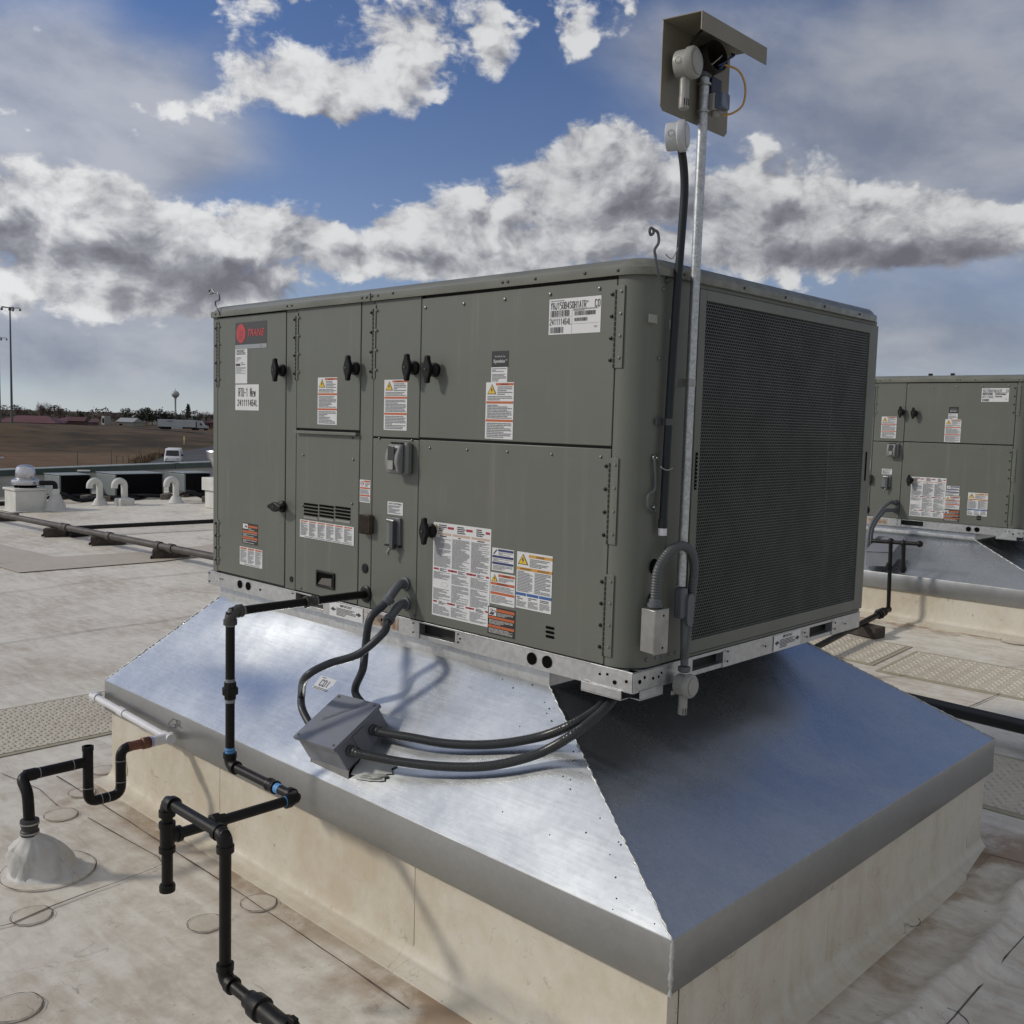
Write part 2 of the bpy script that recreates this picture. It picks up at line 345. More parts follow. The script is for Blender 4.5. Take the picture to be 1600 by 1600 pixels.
class MB:
    def __init__(s): s.v = []; s.f = []; s.m = []
    def addv(s, vs, fs, m=0):
        o = len(s.v); s.v += [tuple(x) for x in vs]; s.f += [tuple(i + o for i in f) for f in fs]; s.m += [m] * len(fs); return s
    def box(s, a, b, m=0):
        x0, y0, z0 = a; x1, y1, z1 = b
        if x0 > x1: x0, x1 = x1, x0
        if y0 > y1: y0, y1 = y1, y0
        if z0 > z1: z0, z1 = z1, z0
        return s.addv([(x0, y0, z0), (x1, y0, z0), (x1, y1, z0), (x0, y1, z0), (x0, y0, z1), (x1, y0, z1), (x1, y1, z1), (x0, y1, z1)],
                      [(0, 3, 2, 1), (4, 5, 6, 7), (0, 1, 5, 4), (1, 2, 6, 5), (2, 3, 7, 6), (3, 0, 4, 7)], m)
    def obox(s, o, ex, ey, ez, m=0):
        """box from corner o with edge vectors"""
        o, ex, ey, ez = map(Vector, (o, ex, ey, ez))
        c = [o, o + ex, o + ex + ey, o + ey]; c += [p + ez for p in c]
        fs = [(0, 3, 2, 1), (4, 5, 6, 7), (0, 1, 5, 4), (1, 2, 6, 5), (2, 3, 7, 6), (3, 0, 4, 7)]
        if ex.cross(ey).dot(ez) < 0: fs = [f[::-1] for f in fs]
        return s.addv(c, fs, m)
    def quad(s, a, b, c, d, m=0): return s.addv([a, b, c, d], [(0, 1, 2, 3)], m)
    def cyl(s, a, b, r, r2=None, n=16, m=0, cap=True):
        a, b = Vector(a), Vector(b); r2 = r if r2 is None else r2; ax, p, q = frame(b - a); vs = []
        for c, rr in ((a, r), (b, r2)):
            for i in range(n):
                t = 2 * math.pi * i / n; vs.append(c + p * (rr * math.cos(t)) + q * (rr * math.sin(t)))
        fs = [(i, (i + 1) % n, n + (i + 1) % n, n + i) for i in range(n)]
        if cap: fs += [tuple(range(n))[::-1], tuple(range(n, 2 * n))]
        return s.addv(vs, fs, m)
    def lathe(s, o, ax, prof, n=24, m=0, cap=True):
        """prof: (radius, height) pairs along ax from o"""
        o = Vector(o); ax, p, q = frame(ax); vs = []; k = len(prof)
        for r, h in prof:
            for i in range(n):
                t = 2 * math.pi * i / n; vs.append(o + ax * h + p * (r * math.cos(t)) + q * (r * math.sin(t)))
        fs = [(j * n + i, j * n + (i + 1) % n, (j + 1) * n + (i + 1) % n, (j + 1) * n + i) for j in range(k - 1) for i in range(n)]
        if cap: fs += [tuple(range(n))[::-1], tuple(range((k - 1) * n, k * n))]
        return s.addv(vs, fs, m)
    def tube(s, pts, r, n=12, m=0, cap=True, rf=None):
        pts = [Vector(p) for p in pts]; vs = []; k = len(pts); pa = None
        for j, c in enumerate(pts):
            t = (pts[min(j + 1, k - 1)] - pts[max(j - 1, 0)]).normalized()
            if pa is None: _, pa, _ = frame(t)
            pa = (pa - t * pa.dot(t)).normalized(); qa = t.cross(pa); rr = rf(j) if rf else r
            for i in range(n):
                a = 2 * math.pi * i / n; vs.append(c + pa * (rr * math.cos(a)) + qa * (rr * math.sin(a)))
        fs = [(j * n + i, j * n + (i + 1) % n, (j + 1) * n + (i + 1) % n, (j + 1) * n + i) for j in range(k - 1) for i in range(n)]
        if cap: fs += [tuple(range(n))[::-1], tuple(range((k - 1) * n, k * n))]
        return s.addv(vs, fs, m)
    def prism(s, poly, ext, m=0):
        """poly: list of 3D points (planar), ext: extrusion vector"""
        poly = [Vector(p) for p in poly]; ext = Vector(ext); n = len(poly)
        nrm = sum((poly[i].cross(poly[(i + 1) % n]) for i in range(n)), Vector())
        if nrm.dot(ext) > 0: poly = poly[::-1]
        vs = poly + [p + ext for p in poly]
        fs = [tuple(range(n)), tuple(range(n, 2 * n))[::-1]] + [(i, n + i, n + (i + 1) % n, (i + 1) % n) for i in range(n)]
        return s.addv(vs, fs, m)
    def ball(s, c, r, n=12, m=0, sc=(1, 1, 1)):
        pr = [(max(1e-4, r * math.sin(math.pi * j / 8)), -r * math.cos(math.pi * j / 8)) for j in range(9)]
        o = len(s.v); s.lathe((0, 0, 0), (0, 0, 1), pr, n, m)
        for i in range(o, len(s.v)): v = s.v[i]; s.v[i] = (v[0] * sc[0] + c[0], v[1] * sc[1] + c[1], v[2] * sc[2] + c[2])
        return s
    def build(s, name, mats, parent=None, bev=0., smooth=True, angle=38, local=False, kind=None, split=None):
        if split or (split is None and name in SPLIT and parent is not None):
            pr = list(range(len(s.v)))
            def fd(i):
                while pr[i] != i: pr[i] = pr[pr[i]]; i = pr[i]
                return i
            for f in s.f:
                a = fd(f[0])
                for j in f[1:]: pr[fd(j)] = a
            gr = {}
            for k, f in enumerate(s.f): gr.setdefault(fd(f[0]), []).append(k)
            if len(gr) > 1:
                o = None
                for ks in gr.values():
                    b = MB(); idx = {}
                    for k in ks:
                        for j in s.f[k]:
                            if j not in idx: idx[j] = len(b.v); b.v.append(s.v[j])
                        b.f.append(tuple(idx[j] for j in s.f[k])); b.m.append(s.m[k])
                    o = b.build(name, mats, parent, bev, smooth, angle, local, kind, split=False)
                return o
        me = bpy.data.meshes.new(name)
        off = Vector((0, 0, 0)); p = parent
        if not local:
            while p is not None: off += p.location; p = p.parent
        o = bpy.data.objects.new(name, me); COL.objects.link(o)
        vs = [(v[0] - off.x, v[1] - off.y, v[2] - off.z) for v in s.v]
        if parent is None and not local:
            a = np.array(vs); c = (a.min(0) + a.max(0)) / 2; c[2] = a[:, 2].min(); o.location = c
            vs = [tuple(v) for v in (a - c)]
        me.from_pydata(vs, [], s.f)
        mats = mats if isinstance(mats, (list, tuple)) else [mats]
        for m in mats: me.materials.append(m)
        me.polygons.foreach_set('material_index', s.m)
        if smooth:
            me.polygons.foreach_set('use_smooth', [True] * len(s.f)); me.set_sharp_from_angle(angle=rad(angle))
        me.update()
        if parent is not None: o.parent = parent
        if bev:
            b = o.modifiers.new('bevel', 'BEVEL'); b.width = bev; b.segments = 2; b.limit_method = 'ANGLE'; b.angle_limit = rad(40); b.harden_normals = False
        if kind: o['kind'] = kind
        return o


def tag(o, label, cat, group=None):
    o['label'] = label; o['category'] = cat
    if group: o['group'] = group
    return o
def thing(name, loc, label, cat, group=None):
    o = bpy.data.objects.new(name, None); COL.objects.link(o); o.location = loc; o.empty_display_size = .1
    return tag(o, label, cat, group)
def copy_tree(o, parent=None, skip=()):
    c = o.copy(); COL.objects.link(c); c.parent = parent
    for ch in o.children:
        if ch.name.split('.')[0] not in skip and not ch.get('only_first'): copy_tree(ch, c, skip)
    return c


def text_geo(s, bold=0., shear=0.):
    cu = bpy.data.curves.new('lettering', 'FONT'); cu.body = s; cu.size = 1; cu.offset = bold; cu.shear = shear; cu.resolution_u = 3
    o = bpy.data.objects.new('lettering', cu); COL.objects.link(o)
    dg = bpy.context.evaluated_depsgraph_get(); me = bpy.data.meshes.new_from_object(o.evaluated_get(dg))
    vs = np.array([v.co[:] for v in me.vertices]); fs = [tuple(p.vertices) for p in me.polygons]
    bpy.data.objects.remove(o); bpy.data.curves.remove(cu); bpy.data.meshes.remove(me)
    vs[:, :2] -= vs[:, :2].min(0); vs[:, :2] /= vs[:, :2].max(0)
    return vs, fs


GLYPH = {'R': [[(0, 0), (0, 1), (.8, 1), (1, .85), (1, .62), (.8, .48), (0, .48)], [(.5, .48), (1, 0)]], 'T': [[(0, 1), (1, 1)], [(.5, 1), (.5, 0)]], 'U': [[(0, 1), (0, .15), (.2, 0), (.8, 0), (1, .15), (1, 1)]],
         '-': [[(.05, .45), (.95, .45)]], '1': [[(.15, .78), (.55, 1), (.55, 0)]], 'N': [[(0, 0), (0, 1), (1, 0), (1, 1)]], 'e': [[(0, .32), (1, .32), (1, .5), (.8, .62), (.2, .62), (0, .5), (0, .12), (.2, 0), (1, 0)]],
         'w': [[(0, .62), (.25, 0), (.5, .5), (.75, 0), (1, .62)]], '2': [[(0, .8), (.15, 1), (.85, 1), (1, .82), (1, .62), (0, .12), (0, 0), (1, 0)]], '4': [[(.75, 0), (.75, 1), (0, .3), (1, .3)]],
         '6': [[(.95, .9), (.8, 1), (.2, 1), (0, .8), (0, .15), (.2, 0), (.8, 0), (1, .15), (1, .42), (.8, .56), (0, .56)]], 'L': [[(0, 1), (0, 0), (1, 0)]], 'Y': [[(0, 1), (.5, .5), (1, 1)], [(.5, .5), (.5, 0)]],
         'H': [[(0, 0), (0, 1)], [(1, 0), (1, 1)], [(0, .5), (1, .5)]], 'J': [[(.9, 1), (.9, .15), (.7, 0), (.2, 0), (0, .15), (0, .3)]], '5': [[(1, 1), (0, 1), (0, .58), (.8, .58), (1, .45), (1, .15), (.8, 0), (0, 0)]],
         '0': [[(.2, 0), (0, .15), (0, .85), (.2, 1), (.8, 1), (1, .85), (1, .15), (.8, 0), (.2, 0)]], 'B': [[(0, 0), (0, 1), (.8, 1), (1, .85), (1, .65), (.8, .52), (0, .52)], [(.8, .52), (1, .4), (1, .15), (.8, 0), (0, 0)]],
         'S': [[(1, .85), (.8, 1), (.2, 1), (0, .85), (0, .66), (1, .36), (1, .15), (.8, 0), (.2, 0), (0, .15)]], 'A': [[(0, 0), (.5, 1), (1, 0)], [(.2, .32), (.8, .32)]], '*': [[(.2, .85), (.7, .85)], [(.45, .75), (.45, .98)]], 'C': [[(1, .85), (.8, 1), (.2, 1), (0, .85), (0, .15), (.2, 0), (.8, 0), (1, .15)]], ' ': [],
         'E': [[(1, 1), (0, 1), (0, 0), (1, 0)], [(0, .5), (.85, .5)]], 'D': [[(0, 0), (0, 1), (.7, 1), (1, .8), (1, .2), (.7, 0), (0, 0)]], 'I': [[(.5, 0), (.5, 1)]]}


class Sticker:
    """a flat printed label: local coordinates in 0..1, laid on a plane; layers a fraction of a mm apart"""
    def __init__(s, o, ex, ez, nrm):
        s.o = Vector(o); s.ex = Vector(ex); s.ez = Vector(ez); s.n = Vector(nrm).normalized(); s.b = MB(); s.mats = []; s.asp = s.ex.length / s.ez.length
    def mi(s, m):
        if m not in s.mats: s.mats.append(m)
        return s.mats.index(m)
    def p(s, x, z, k): return s.o + s.ex * x + s.ez * z + s.n * (.0008 + .0005 * k)
    def rect(s, x0, z0, x1, z1, m, k=1):
        s.b.quad(s.p(x0, z0, k), s.p(x1, z0, k), s.p(x1, z1, k), s.p(x0, z1, k), s.mi(m)); return s
    def poly(s, pts, m, k=2):
        s.b.addv([s.p(x, z, k) for x, z in pts], [tuple(range(len(pts)))], s.mi(m)); return s
    def text(s, t, x0, z0, x1, z1, m, k=2, bold=.0, shear=0.):
        vs, fs = text_geo(t, bold, shear)
        s.b.addv([s.p(x0 + (x1 - x0) * v[0], z0 + (z1 - z0) * v[1], k) for v in vs], fs, s.mi(m)); return s
    def block(s, t, x0, z0, x1, z1, m, k=2, gap=.22, wd=.24):
        """condensed capitals drawn stroke by stroke"""
        n = len(t); cw = (x1 - x0) / (n + gap * (n - 1)); ch = z1 - z0; ax_ = s.ex.length; az_ = s.ez.length
        for i, c in enumerate(t):
            ox = x0 + i * cw * (1 + gap)
            for pl_ in GLYPH.get(c, ()):
                for (a0, b0), (a1, b1) in zip(pl_[:-1], pl_[1:]):
                    p, q = Vector(((ox + (.5 * wd + a0 * (1 - wd)) * cw) * ax_, (z0 + (.5 * .13 + b0 * .87) * ch) * az_)), Vector(((ox + (.5 * wd + a1 * (1 - wd)) * cw) * ax_, (z0 + (.5 * .13 + b1 * .87) * ch) * az_))
                    d = (q - p).normalized(); h = wd * cw * ax_ * .5; nn = Vector((-d.y, d.x)) * h; p = p - d * h * .9; q = q + d * h * .9
                    s.poly([(v.x / ax_, v.y / az_) for v in (p - nn, q - nn, q + nn, p + nn)], m, k)
        return s
    def lines(s, x0, z0, x1, z1, n, m=None, fill=.5, seed=0, indent=.0):
        m = m or FINE; r = random.Random(seed + n); h = (z1 - z0) / n
        for i in range(n):
            z = z1 - (i + 1) * h; end = x1 - (x1 - x0) * (r.random() ** 3) * .75; x = x0 + (x1 - x0) * indent * (r.random() < .3)
            while x < end:
                wd = (x1 - x0) * r.uniform(.05, .22); e = min(end, x + wd)
                s.rect(x, z + h * .2, e, z + h * (.2 + fill), m, 2); x = e + (x1 - x0) * .018
        return s
    def tri(s, cx, z0, w, h, m=None):
        s.poly([(cx - w / 2, z0), (cx + w / 2, z0), (cx, z0 + h)], INK, 2); s.poly([(cx - w * .40, z0 + h * .06), (cx + w * .40, z0 + h * .06), (cx, z0 + h * .90)], YEL, 3)
        s.poly([(cx - w * .02, z0 + h * .66), (cx - w * .12, z0 + h * .36), (cx + .01 * w, z0 + h * .38), (cx - w * .04, z0 + h * .12), (cx + w * .12, z0 + h * .46), (cx, z0 + h * .44), (cx + w * .07, z0 + h * .64)], INK, 4)
        return s
    def build(s, name, parent, label=None):
        o = s.b.build(name, s.mats, parent, smooth=False)
        if label: o['label'] = label
        return o


def front_sticker(uvTL, uvBR, y=0., uvBL=None):
    """sticker on the unit's front plane from its top-left and bottom-right corner in the photograph"""
    a = pl(*uvTL, 1, y); b = pl(*uvBR, 1, y)
    x0, x1 = a.x, b.x; z1, z0 = a.z, b.z
    return Sticker((x0, y, z0), (x1 - x0, 0, 0), (0, 0, z1 - z0), (0, -1, 0))
# ================================================================== THE ROOF AND ITS SURROUNDINGS
L, D = 2.526, 1.60
ZB, ZR, ZT = .975, 1.042, 2.262
# ---- roof surface: one sheet with a gentle fall
xs = np.concatenate([np.arange(-16, 16.1, .5)]); ys = np.concatenate([np.arange(-14, 34.1, .5)])
b = MB(); vs = [(x, y, roofz(y)) for y in ys for x in xs]; nx = len(xs)
b.addv(vs, [(j * nx + i, j * nx + i + 1, (j + 1) * nx + i + 1, (j + 1) * nx + i) for j in range(len(ys) - 1) for i in range(nx - 1)])
roof = b.build('roof', ROOFM, angle=60); roof['kind'] = 'structure'

# lighter/darker membrane sheets laid over the roof on the left
def roofpatch(pts, name='membrane_sheet', m=None, h=.004, up=.004):
    b = MB(); P = [Vector(p) for p in pts]; P = [Vector((p.x, p.y, roofz(p.y) + up)) for p in P]
    b.prism(P, (0, 0, h)); return b.build(name, m or PATCHM, roof)
SHEET = membrane('worn_sheet', (.46, .415, .35), (.38, .335, .275), amt=.6)
roofpatch([gp(-60, 838), gp(92, 872), gp(-60, 888)], m=SHEET)
roofpatch([gp(-30, 878), gp(30, 896), gp(255, 878), gp(345, 866), gp(345, 850), gp(260, 862)], m=SHEET, up=.009)
def strip(pts, wd=.006, m=None, name='seam', h=.004):
    b = MB(); pts = [Vector(p) for p in pts]
    # subdivide and follow the roof
    q = []
    for a, c in zip(pts[:-1], pts[1:]):
        k = max(1, int((c - a).length / .12)); q += [a.lerp(c, i / k) for i in range(k)]
    q.append(pts[-1]); rr = random.Random(len(q)); vs = []; n = len(q)
    for i, p in enumerate(q):
        t = (q[min(i + 1, n - 1)] - q[max(i - 1, 0)]); t.z = 0; t.normalize(); s = Vector((-t.y, t.x, 0)); ww = wd * rr.uniform(.5, 1.3) / 2; j = s * rr.uniform(-.002, .002)
        for sg in (-1, 1): x = p + s * ww * sg + j; vs.append((x.x, x.y, roofz(x.y) + .0045 + h))
    b.addv(vs, [(2 * i, 2 * i + 1, 2 * i + 3, 2 * i + 2) for i in range(n - 1)]); return b.build(name, m or SEAM, roof)
def ring(c, rx, ry, wd=.005, ang=0, name='seam', m=None):
    return strip([Vector((c.x + math.cos(ang) * rx * math.cos(t) - math.sin(ang) * ry * math.sin(t), c.y + math.sin(ang) * rx * math.cos(t) + math.cos(ang) * ry * math.sin(t), 0)) for t in np.linspace(0, 2 * math.pi, 30)], wd, m, name)
G = lambda *uv: [gp(u, v) for u, v in uv]
strip(G((88, 1215), (153, 1255), (250, 1318), (380, 1402), (500, 1483), (640, 1580)), .007)
strip(G((137, 1280), (200, 1316), (246, 1341), (254, 1352), (240, 1360), (80, 1419), (19, 1446), (-20, 1456)), .006)
strip(G((1640, 1435), (1600, 1466), (1490, 1592), (1460, 1625)), .007)
strip(G((1535, 1335), (1600, 1352), (1660, 1362)), .005)
strip(G((0, 1210), (60, 1235), (90, 1262)), .004)
strip(G((-20, 930), (120, 912), (340, 893)), .01)
strip(G((-20, 1010), (150, 985), (330, 958)), .01)
strip(G((1345, 1062), (1470, 1052), (1620, 1040)), .008)
strip(G((1480, 1120), (1540, 1095), (1600, 1068)), .008)
for (u, v, r) in ((49, 1433, .068), (321, 1445, .062), (404, 1413, .065), (24, 1577, .075), (128, 1240, .06), (160, 1205, .06), (95, 1275, .07), (1474, 1596, .07), (1410, 1438, .06), (1530, 985, .13), (1590, 1003, .12)):
    c = gp(u, v); bb = MB(); bb.lathe((c.x, c.y, roofz(c.y) + .001), (0, 0, 1), [(r, 0), (r, .0035), (r - .004, .0045), (.001, .0047)], 28, cap=False)
    bb.build('membrane_patch', PATCHM, roof); ring(c, r + .001, r + .001, .0035)

# rubber walkway mats with a tread of small raised bars
def walkway(x0, y0, x1, y1, label, diag=1, pitch=.035):
    z = roofz((y0 + y1) / 2); r = thing('walkway_mat', ((x0 + x1) / 2, (y0 + y1) / 2, z), label, 'walkway mat', 'rubber walkway mats welded to the roof')
    zz = lambda y, h: roofz(y) + h
    b = MB(); e = .035
    def slab(a0, b0, a1, b1, h0, h1):
        vs = [(a0, b0, zz(b0, h0)), (a1, b0, zz(b0, h0)), (a1, b1, zz(b1, h0)), (a0, b1, zz(b1, h0)), (a0, b0, zz(b0, h1)), (a1, b0, zz(b0, h1)), (a1, b1, zz(b1, h1)), (a0, b1, zz(b1, h1))]
        b.addv(vs, [(0, 3, 2, 1), (4, 5, 6, 7), (0, 1, 5, 4), (1, 2, 6, 5), (2, 3, 7, 6), (3, 0, 4, 7)])
    slab(x0, y0, x1, y1, .002, .006); b.build('border', MATE, r)
    b = MB(); slab(x0 + e, y0 + e, x1 - e, y1 - e, .0065, .009)
    # herringbone tread
    k = 0; yy = y0 + e + .012
    while yy < y1 - e - .012:
        xx = x0 + e + .012 + (k % 2) * pitch * .5; j = 0
        while xx < x1 - e - .012:
            s = 1 if (j + k) % 2 else -1; s *= diag; a = .0125; wv = .005
            dx, dy = a, a * .55 * s
            nxv, nyv = -dy, dx; nl = math.hypot(nxv, nyv); nxv, nyv = nxv / nl * wv, nyv / nl * wv
            q = [(xx - dx - nxv, yy - dy - nyv), (xx + dx - nxv, yy + dy - nyv), (xx + dx + nxv, yy + dy + nyv), (xx - dx + nxv, yy - dy + nyv)]
            zb_, zt_ = zz(yy, .0085), zz(yy, .0145)
            q2 = [(xx + (p - xx) * .6, yy + (t - yy) * .6) for p, t in q]
            b.addv([(p, t, zb_) for p, t in q] + [(p, t, zt_) for p, t in q2], [(4, 5, 6, 7), (0, 1, 5, 4), (1, 2, 6, 5), (2, 3, 7, 6), (3, 0, 4, 7)])
            xx += pitch; j += 1
        yy += pitch * .62; k += 1
    b.build('tread', MATM, r, smooth=False); return r
walkway(-1.86, -2.9, -1.0, .75, 'beige rubber walkway mat at the left edge, behind the black drain trap', 1, .045)
mA = (gp(1300, 1008), gp(1463, 1045), gp(1410, 1038), gp(1480, 1012))
walkway(-.6, 4.42, 1.40, 5.13, 'rubber walkway mat nearest the condenser grille, between the two rooftop units', 1, .05)
walkway(1.47, 4.30, 3.5, 5.03, 'rubber walkway mat at the right edge of the picture in front of the second unit', 1, .05)
walkway(2.52, 2.42, 3.25, 3.20, 'rubber walkway mat beside the far right corner of the near curb', 1, .05)

# ---- parapet with green metal coping along the far left edge of the roof
PX = -15.6
par = thing('parapet_wall', (PX, 6, 0), 'low white parapet wall with dark green metal coping at the far edge of the roof', 'parapet wall')
cz = lambda y: .50 + .026 * (y - 4.3) + .13
b = MB(); ya, yb_ = -14., 34.
def skew(b, x0, x1, zf0, zf1, m=0):
    vs = [(x0, ya, zf0(ya)), (x1, ya, zf0(ya)), (x1, yb_, zf0(yb_)), (x0, yb_, zf0(yb_)), (x0, ya, zf1(ya)), (x1, ya, zf1(ya)), (x1, yb_, zf1(yb_)), (x0, yb_, zf1(yb_))]
    b.addv(vs, [(0, 3, 2, 1), (4, 5, 6, 7), (0, 1, 5, 4), (1, 2, 6, 5), (2, 3, 7, 6), (3, 0, 4, 7)], m)
skew(b, PX - .3, PX, lambda y: -4.5, lambda y: cz(y) - .02); b.build('wall', WALLW, par)
b = MB(); skew(b, PX - .33, PX + .03, lambda y: cz(y) - .11, lambda y: cz(y) - .002); b.build('coping_face', COPE, par)
b = MB(); skew(b, PX - .34, PX + .035, lambda y: cz(y), lambda y: cz(y) + .012)
b.build('coping_top', COPT, par)
b = MB(); y = ya + .5
while y < yb_:
    b.box((PX - .345, y, cz(y) - .10), (PX + .042, y + .09, cz(y) + .017)); y += 3.05
b.build('coping_splice', COPE, par)
for (x0, y0, x1, y1, nm) in ((-16, -14.3, 16, -14, 'a'), (-16, 34, 16, 34.3, 'b'), (16, -14.3, 16.3, 34.3, 'c')):
    b = MB(); zt_ = .6 if nm != 'b' else 2.2; b.box((x0, y0, -4.5), (x1, y1, zt_)); b.box((x0 - .03, y0 - .03, zt_ + .002), (x1 + .03, y1 + .03, zt_ + .06), 1)
    tag(b.build('parapet_wall', [WALLW, COPE]), {'a': 'white roof parapet with green coping behind the photographer', 'b': 'white roof parapet with green coping hidden beyond the second unit', 'c': 'white roof parapet with green coping outside the right of the picture'}[nm], 'parapet wall')

# ================================================================== ADAPTER CURBS
def rectprof(b, x0, y0, x1, y1, prof, m=0):
    """sweep (out, z) profile round a rectangle with mitred corners"""
    vs = []; k = len(prof)
    for o_, z in prof: vs += [(x0 - o_, y0 - o_, z), (x1 + o_, y0 - o_, z), (x1 + o_, y1 + o_, z), (x0 - o_, y1 + o_, z)]
    fs = [(j * 4 + (i + 1) % 4, j * 4 + i, (j + 1) * 4 + i, (j + 1) * 4 + (i + 1) % 4) for j in range(k - 1) for i in range(4)]
    b.addv(vs, [f[::-1] for f in fs], m)


def dish(s_, u, v, tab={}):
    if s_ not in tab:
        rr = random.Random(s_ * 5 + 1); tab[s_] = [(rr.uniform(.1, .9), rr.uniform(.2, .9), rr.uniform(.09, .22), rr.uniform(-.020, .008)) for _ in range(7)]
    k = max(0, math.sin(math.pi * u)) * max(0, math.sin(math.pi * v)); return k * (-.005 + sum(ba * math.exp(-((u - bu) ** 2 + ((v - bv) * .6) ** 2) / bs ** 2) for bu, bv, bs, ba in tab[s_]))


def build_curb(ox, oy, zf, zfb, zg, lab_ad, lab_cb, detail):
    x0, y0, x1, y1 = -.329 + ox, -.388 + oy, 2.967 + ox, 2.022 + oy
    rx0, ry0, rx1, ry1 = ox, oy + .04, ox + 2.15, oy + 1.585; zc = .915
    c = thing('roof_curb', ((x0 + x1) / 2, (y0 + y1) / 2, zg), lab_cb, 'curb', 'membrane wrapped curbs under the units')
    b = MB(); i = .022
    prof = [(.0, zfb + .06), (.001, zfb - .10), (0., zg + .075), (.008, zg + .045), (.022, zg + .022), (.05, zg + .009), (.075, zg + .006), (.08, zg - .03)]
    rectprof(b, x0 + i, y0 + i, x1 - i, y1 - i, prof)
    b.build('membrane_wrap', CURBM, c, angle=60)
    if detail:
        b = MB(); b.tube([(x1 - i + .001, y0 + i + .05, z) for z in np.linspace(zg + .05, zfb, 6)], .002, 6); b.build('membrane_lap', SEAM, c)
        # reinforcing patches and laps of the wrap, front and right
        for (cx, cy, ax_, r_) in ((x1 - i - .10, y0 + i, 1, .085), (x1 - i, y1 - i - .09, 0, .08), (x0 + i + .09, y0 + i, 1, .075)):
            b = MB(); cpt = Vector((cx, cy - .0004, zg + .10)) if ax_ == 1 else Vector((cx + .0004, cy, zg + .10)); b.lathe(cpt, (0, -1, 0) if ax_ == 1 else (1, 0, 0), [(r_, 0), (r_ * .98, .0028), (.001, .003)], 26, cap=False); b.build('corner_patch', CURBM, c)
        for xx in (.62, 1.86): b = MB(); b.box((xx, y0 + i - .0022, zg + .05), (xx + .09, y0 + i + .002, zfb + .03)); b.build('wall_lap', CURBM, c, bev=.001)
        b = MB(); b.box((x1 - i - .002, .55, zg + .05), (x1 - i + .0022, .64, zfb + .03)); b.build('wall_lap', CURBM, c, bev=.001)
        # loose flap welded to the roof on the right side, with a swollen ridge
        b = MB(); rr = random.Random(2); N = 60; pf = [(.07, .0065), (.21, .008), (.25, .018), (.275, .042), (.30, .045), (.325, .022), (.36, .008), (.42, .0055), (.422, -.01)]; vs = []
        for k in range(N + 1):
            y = y0 + .02 + (y1 + .12 - y0) * k / N; wv = .018 * math.sin(k * .23) + .01 * math.sin(k * .61 + 1); hm = 1 + .35 * math.sin(k * .37 + 2)
            for o_, z in pf: vs.append((x1 - i + o_ + (wv if .24 < o_ < .37 else 0), y, zg + roofz(y) + (z * hm if .24 < o_ < .35 else z)))
        m_ = len(pf); b.addv(vs, [(k * m_ + j, k * m_ + j + 1, (k + 1) * m_ + j + 1, (k + 1) * m_ + j) for k in range(N) for j in range(m_ - 1)]); b.build('welded_flap', ROOFM, c, angle=70)
    a = thing('curb_adapter', ((x0 + x1) / 2, (y0 + y1) / 2, zfb), lab_ad, 'adapter', 'sloping galvanized adapters between curb and unit')
    # sloping faces, finely divided so that the sheet can dish a little
    F0 = [(x0, y0), (x1, y0), (x1, y1), (x0, y1)]; R0 = [(rx0, ry0), (rx1, ry0), (rx1, ry1), (rx0, ry1)]
    for s_ in range(4):
        a0, a1 = Vector((*F0[s_], zf)), Vector((*F0[(s_ + 1) % 4], zf)); c0, c1 = Vector((*R0[s_], zc)), Vector((*R0[(s_ + 1) % 4], zc))
        nrm = (a1 - a0).cross(c0 - a0).normalized(); nu, nv = 48, 20; vs = []
        for j in range(nv + 1):
            for i_ in range(nu + 1):
                u, v = i_ / nu, j / nv; p = a0.lerp(a1, u).lerp(c0.lerp(c1, u), v)
                vs.append(p + nrm * dish(s_, u, v))
        b = MB(); n1 = nu + 1
        b.addv(vs, [(j * n1 + i_, j * n1 + i_ + 1, (j + 1) * n1 + i_ + 1, (j + 1) * n1 + i_) for j in range(nv) for i_ in range(nu)])
        b.build('sloped_panel', GALS, a, angle=80)
    b = MB(); rectprof(b, x0, y0, x1, y1, [(0, zf - .0005), (.002, zf - .004), (.003, zfb + .004), (.001, zfb), (-.02, zfb)]); b.build('flange', GALF, a, angle=30)
    b = MB(); rectprof(b, rx0, ry0, rx1, ry1, [(-.002, ZB - .001), (0, ZB - .004), (0, zc - .002)]); b.build('collar', GAL, a)
    b = MB(); b.box((rx0 + .01, ry0 + .01, zc - .02), (rx1 - .01, ry1 - .01, ZB - .01)); b.build('collar_core', GASK, a)
    # silver sealant worked along the hips, with drips of black
    for s_ in range(4):
        p, q = Vector((*F0[s_], zf)), Vector((*R0[s_], zc)); rr = random.Random(s_); n = 90; pts = []; rs_ = []
        for k in range(n + 1):
            pts.append(p.lerp(q, k / n) + Vector((rr.uniform(-.003, .003), rr.uniform(-.003, .003), .001))); rs_.append(rr.uniform(.0018, .0040) * (1.5 if rr.random() < .12 else 1))
        b = MB(); b.tube(pts, 0, 6, rf=lambda j: rs_[j])
        if s_ == 1:
            pts2 = [Vector((p.x + .001 + rr.uniform(-.001, .001), p.y - .001, z)) for z in np.linspace(zf, zfb, 22)]; rs2 = [rr.uniform(.003, .008) for _ in pts2]; b.tube(pts2, 0, 6, rf=lambda j: rs2[j])
        b.build('hip_seam', WELD, a, angle=70)
    return a, c


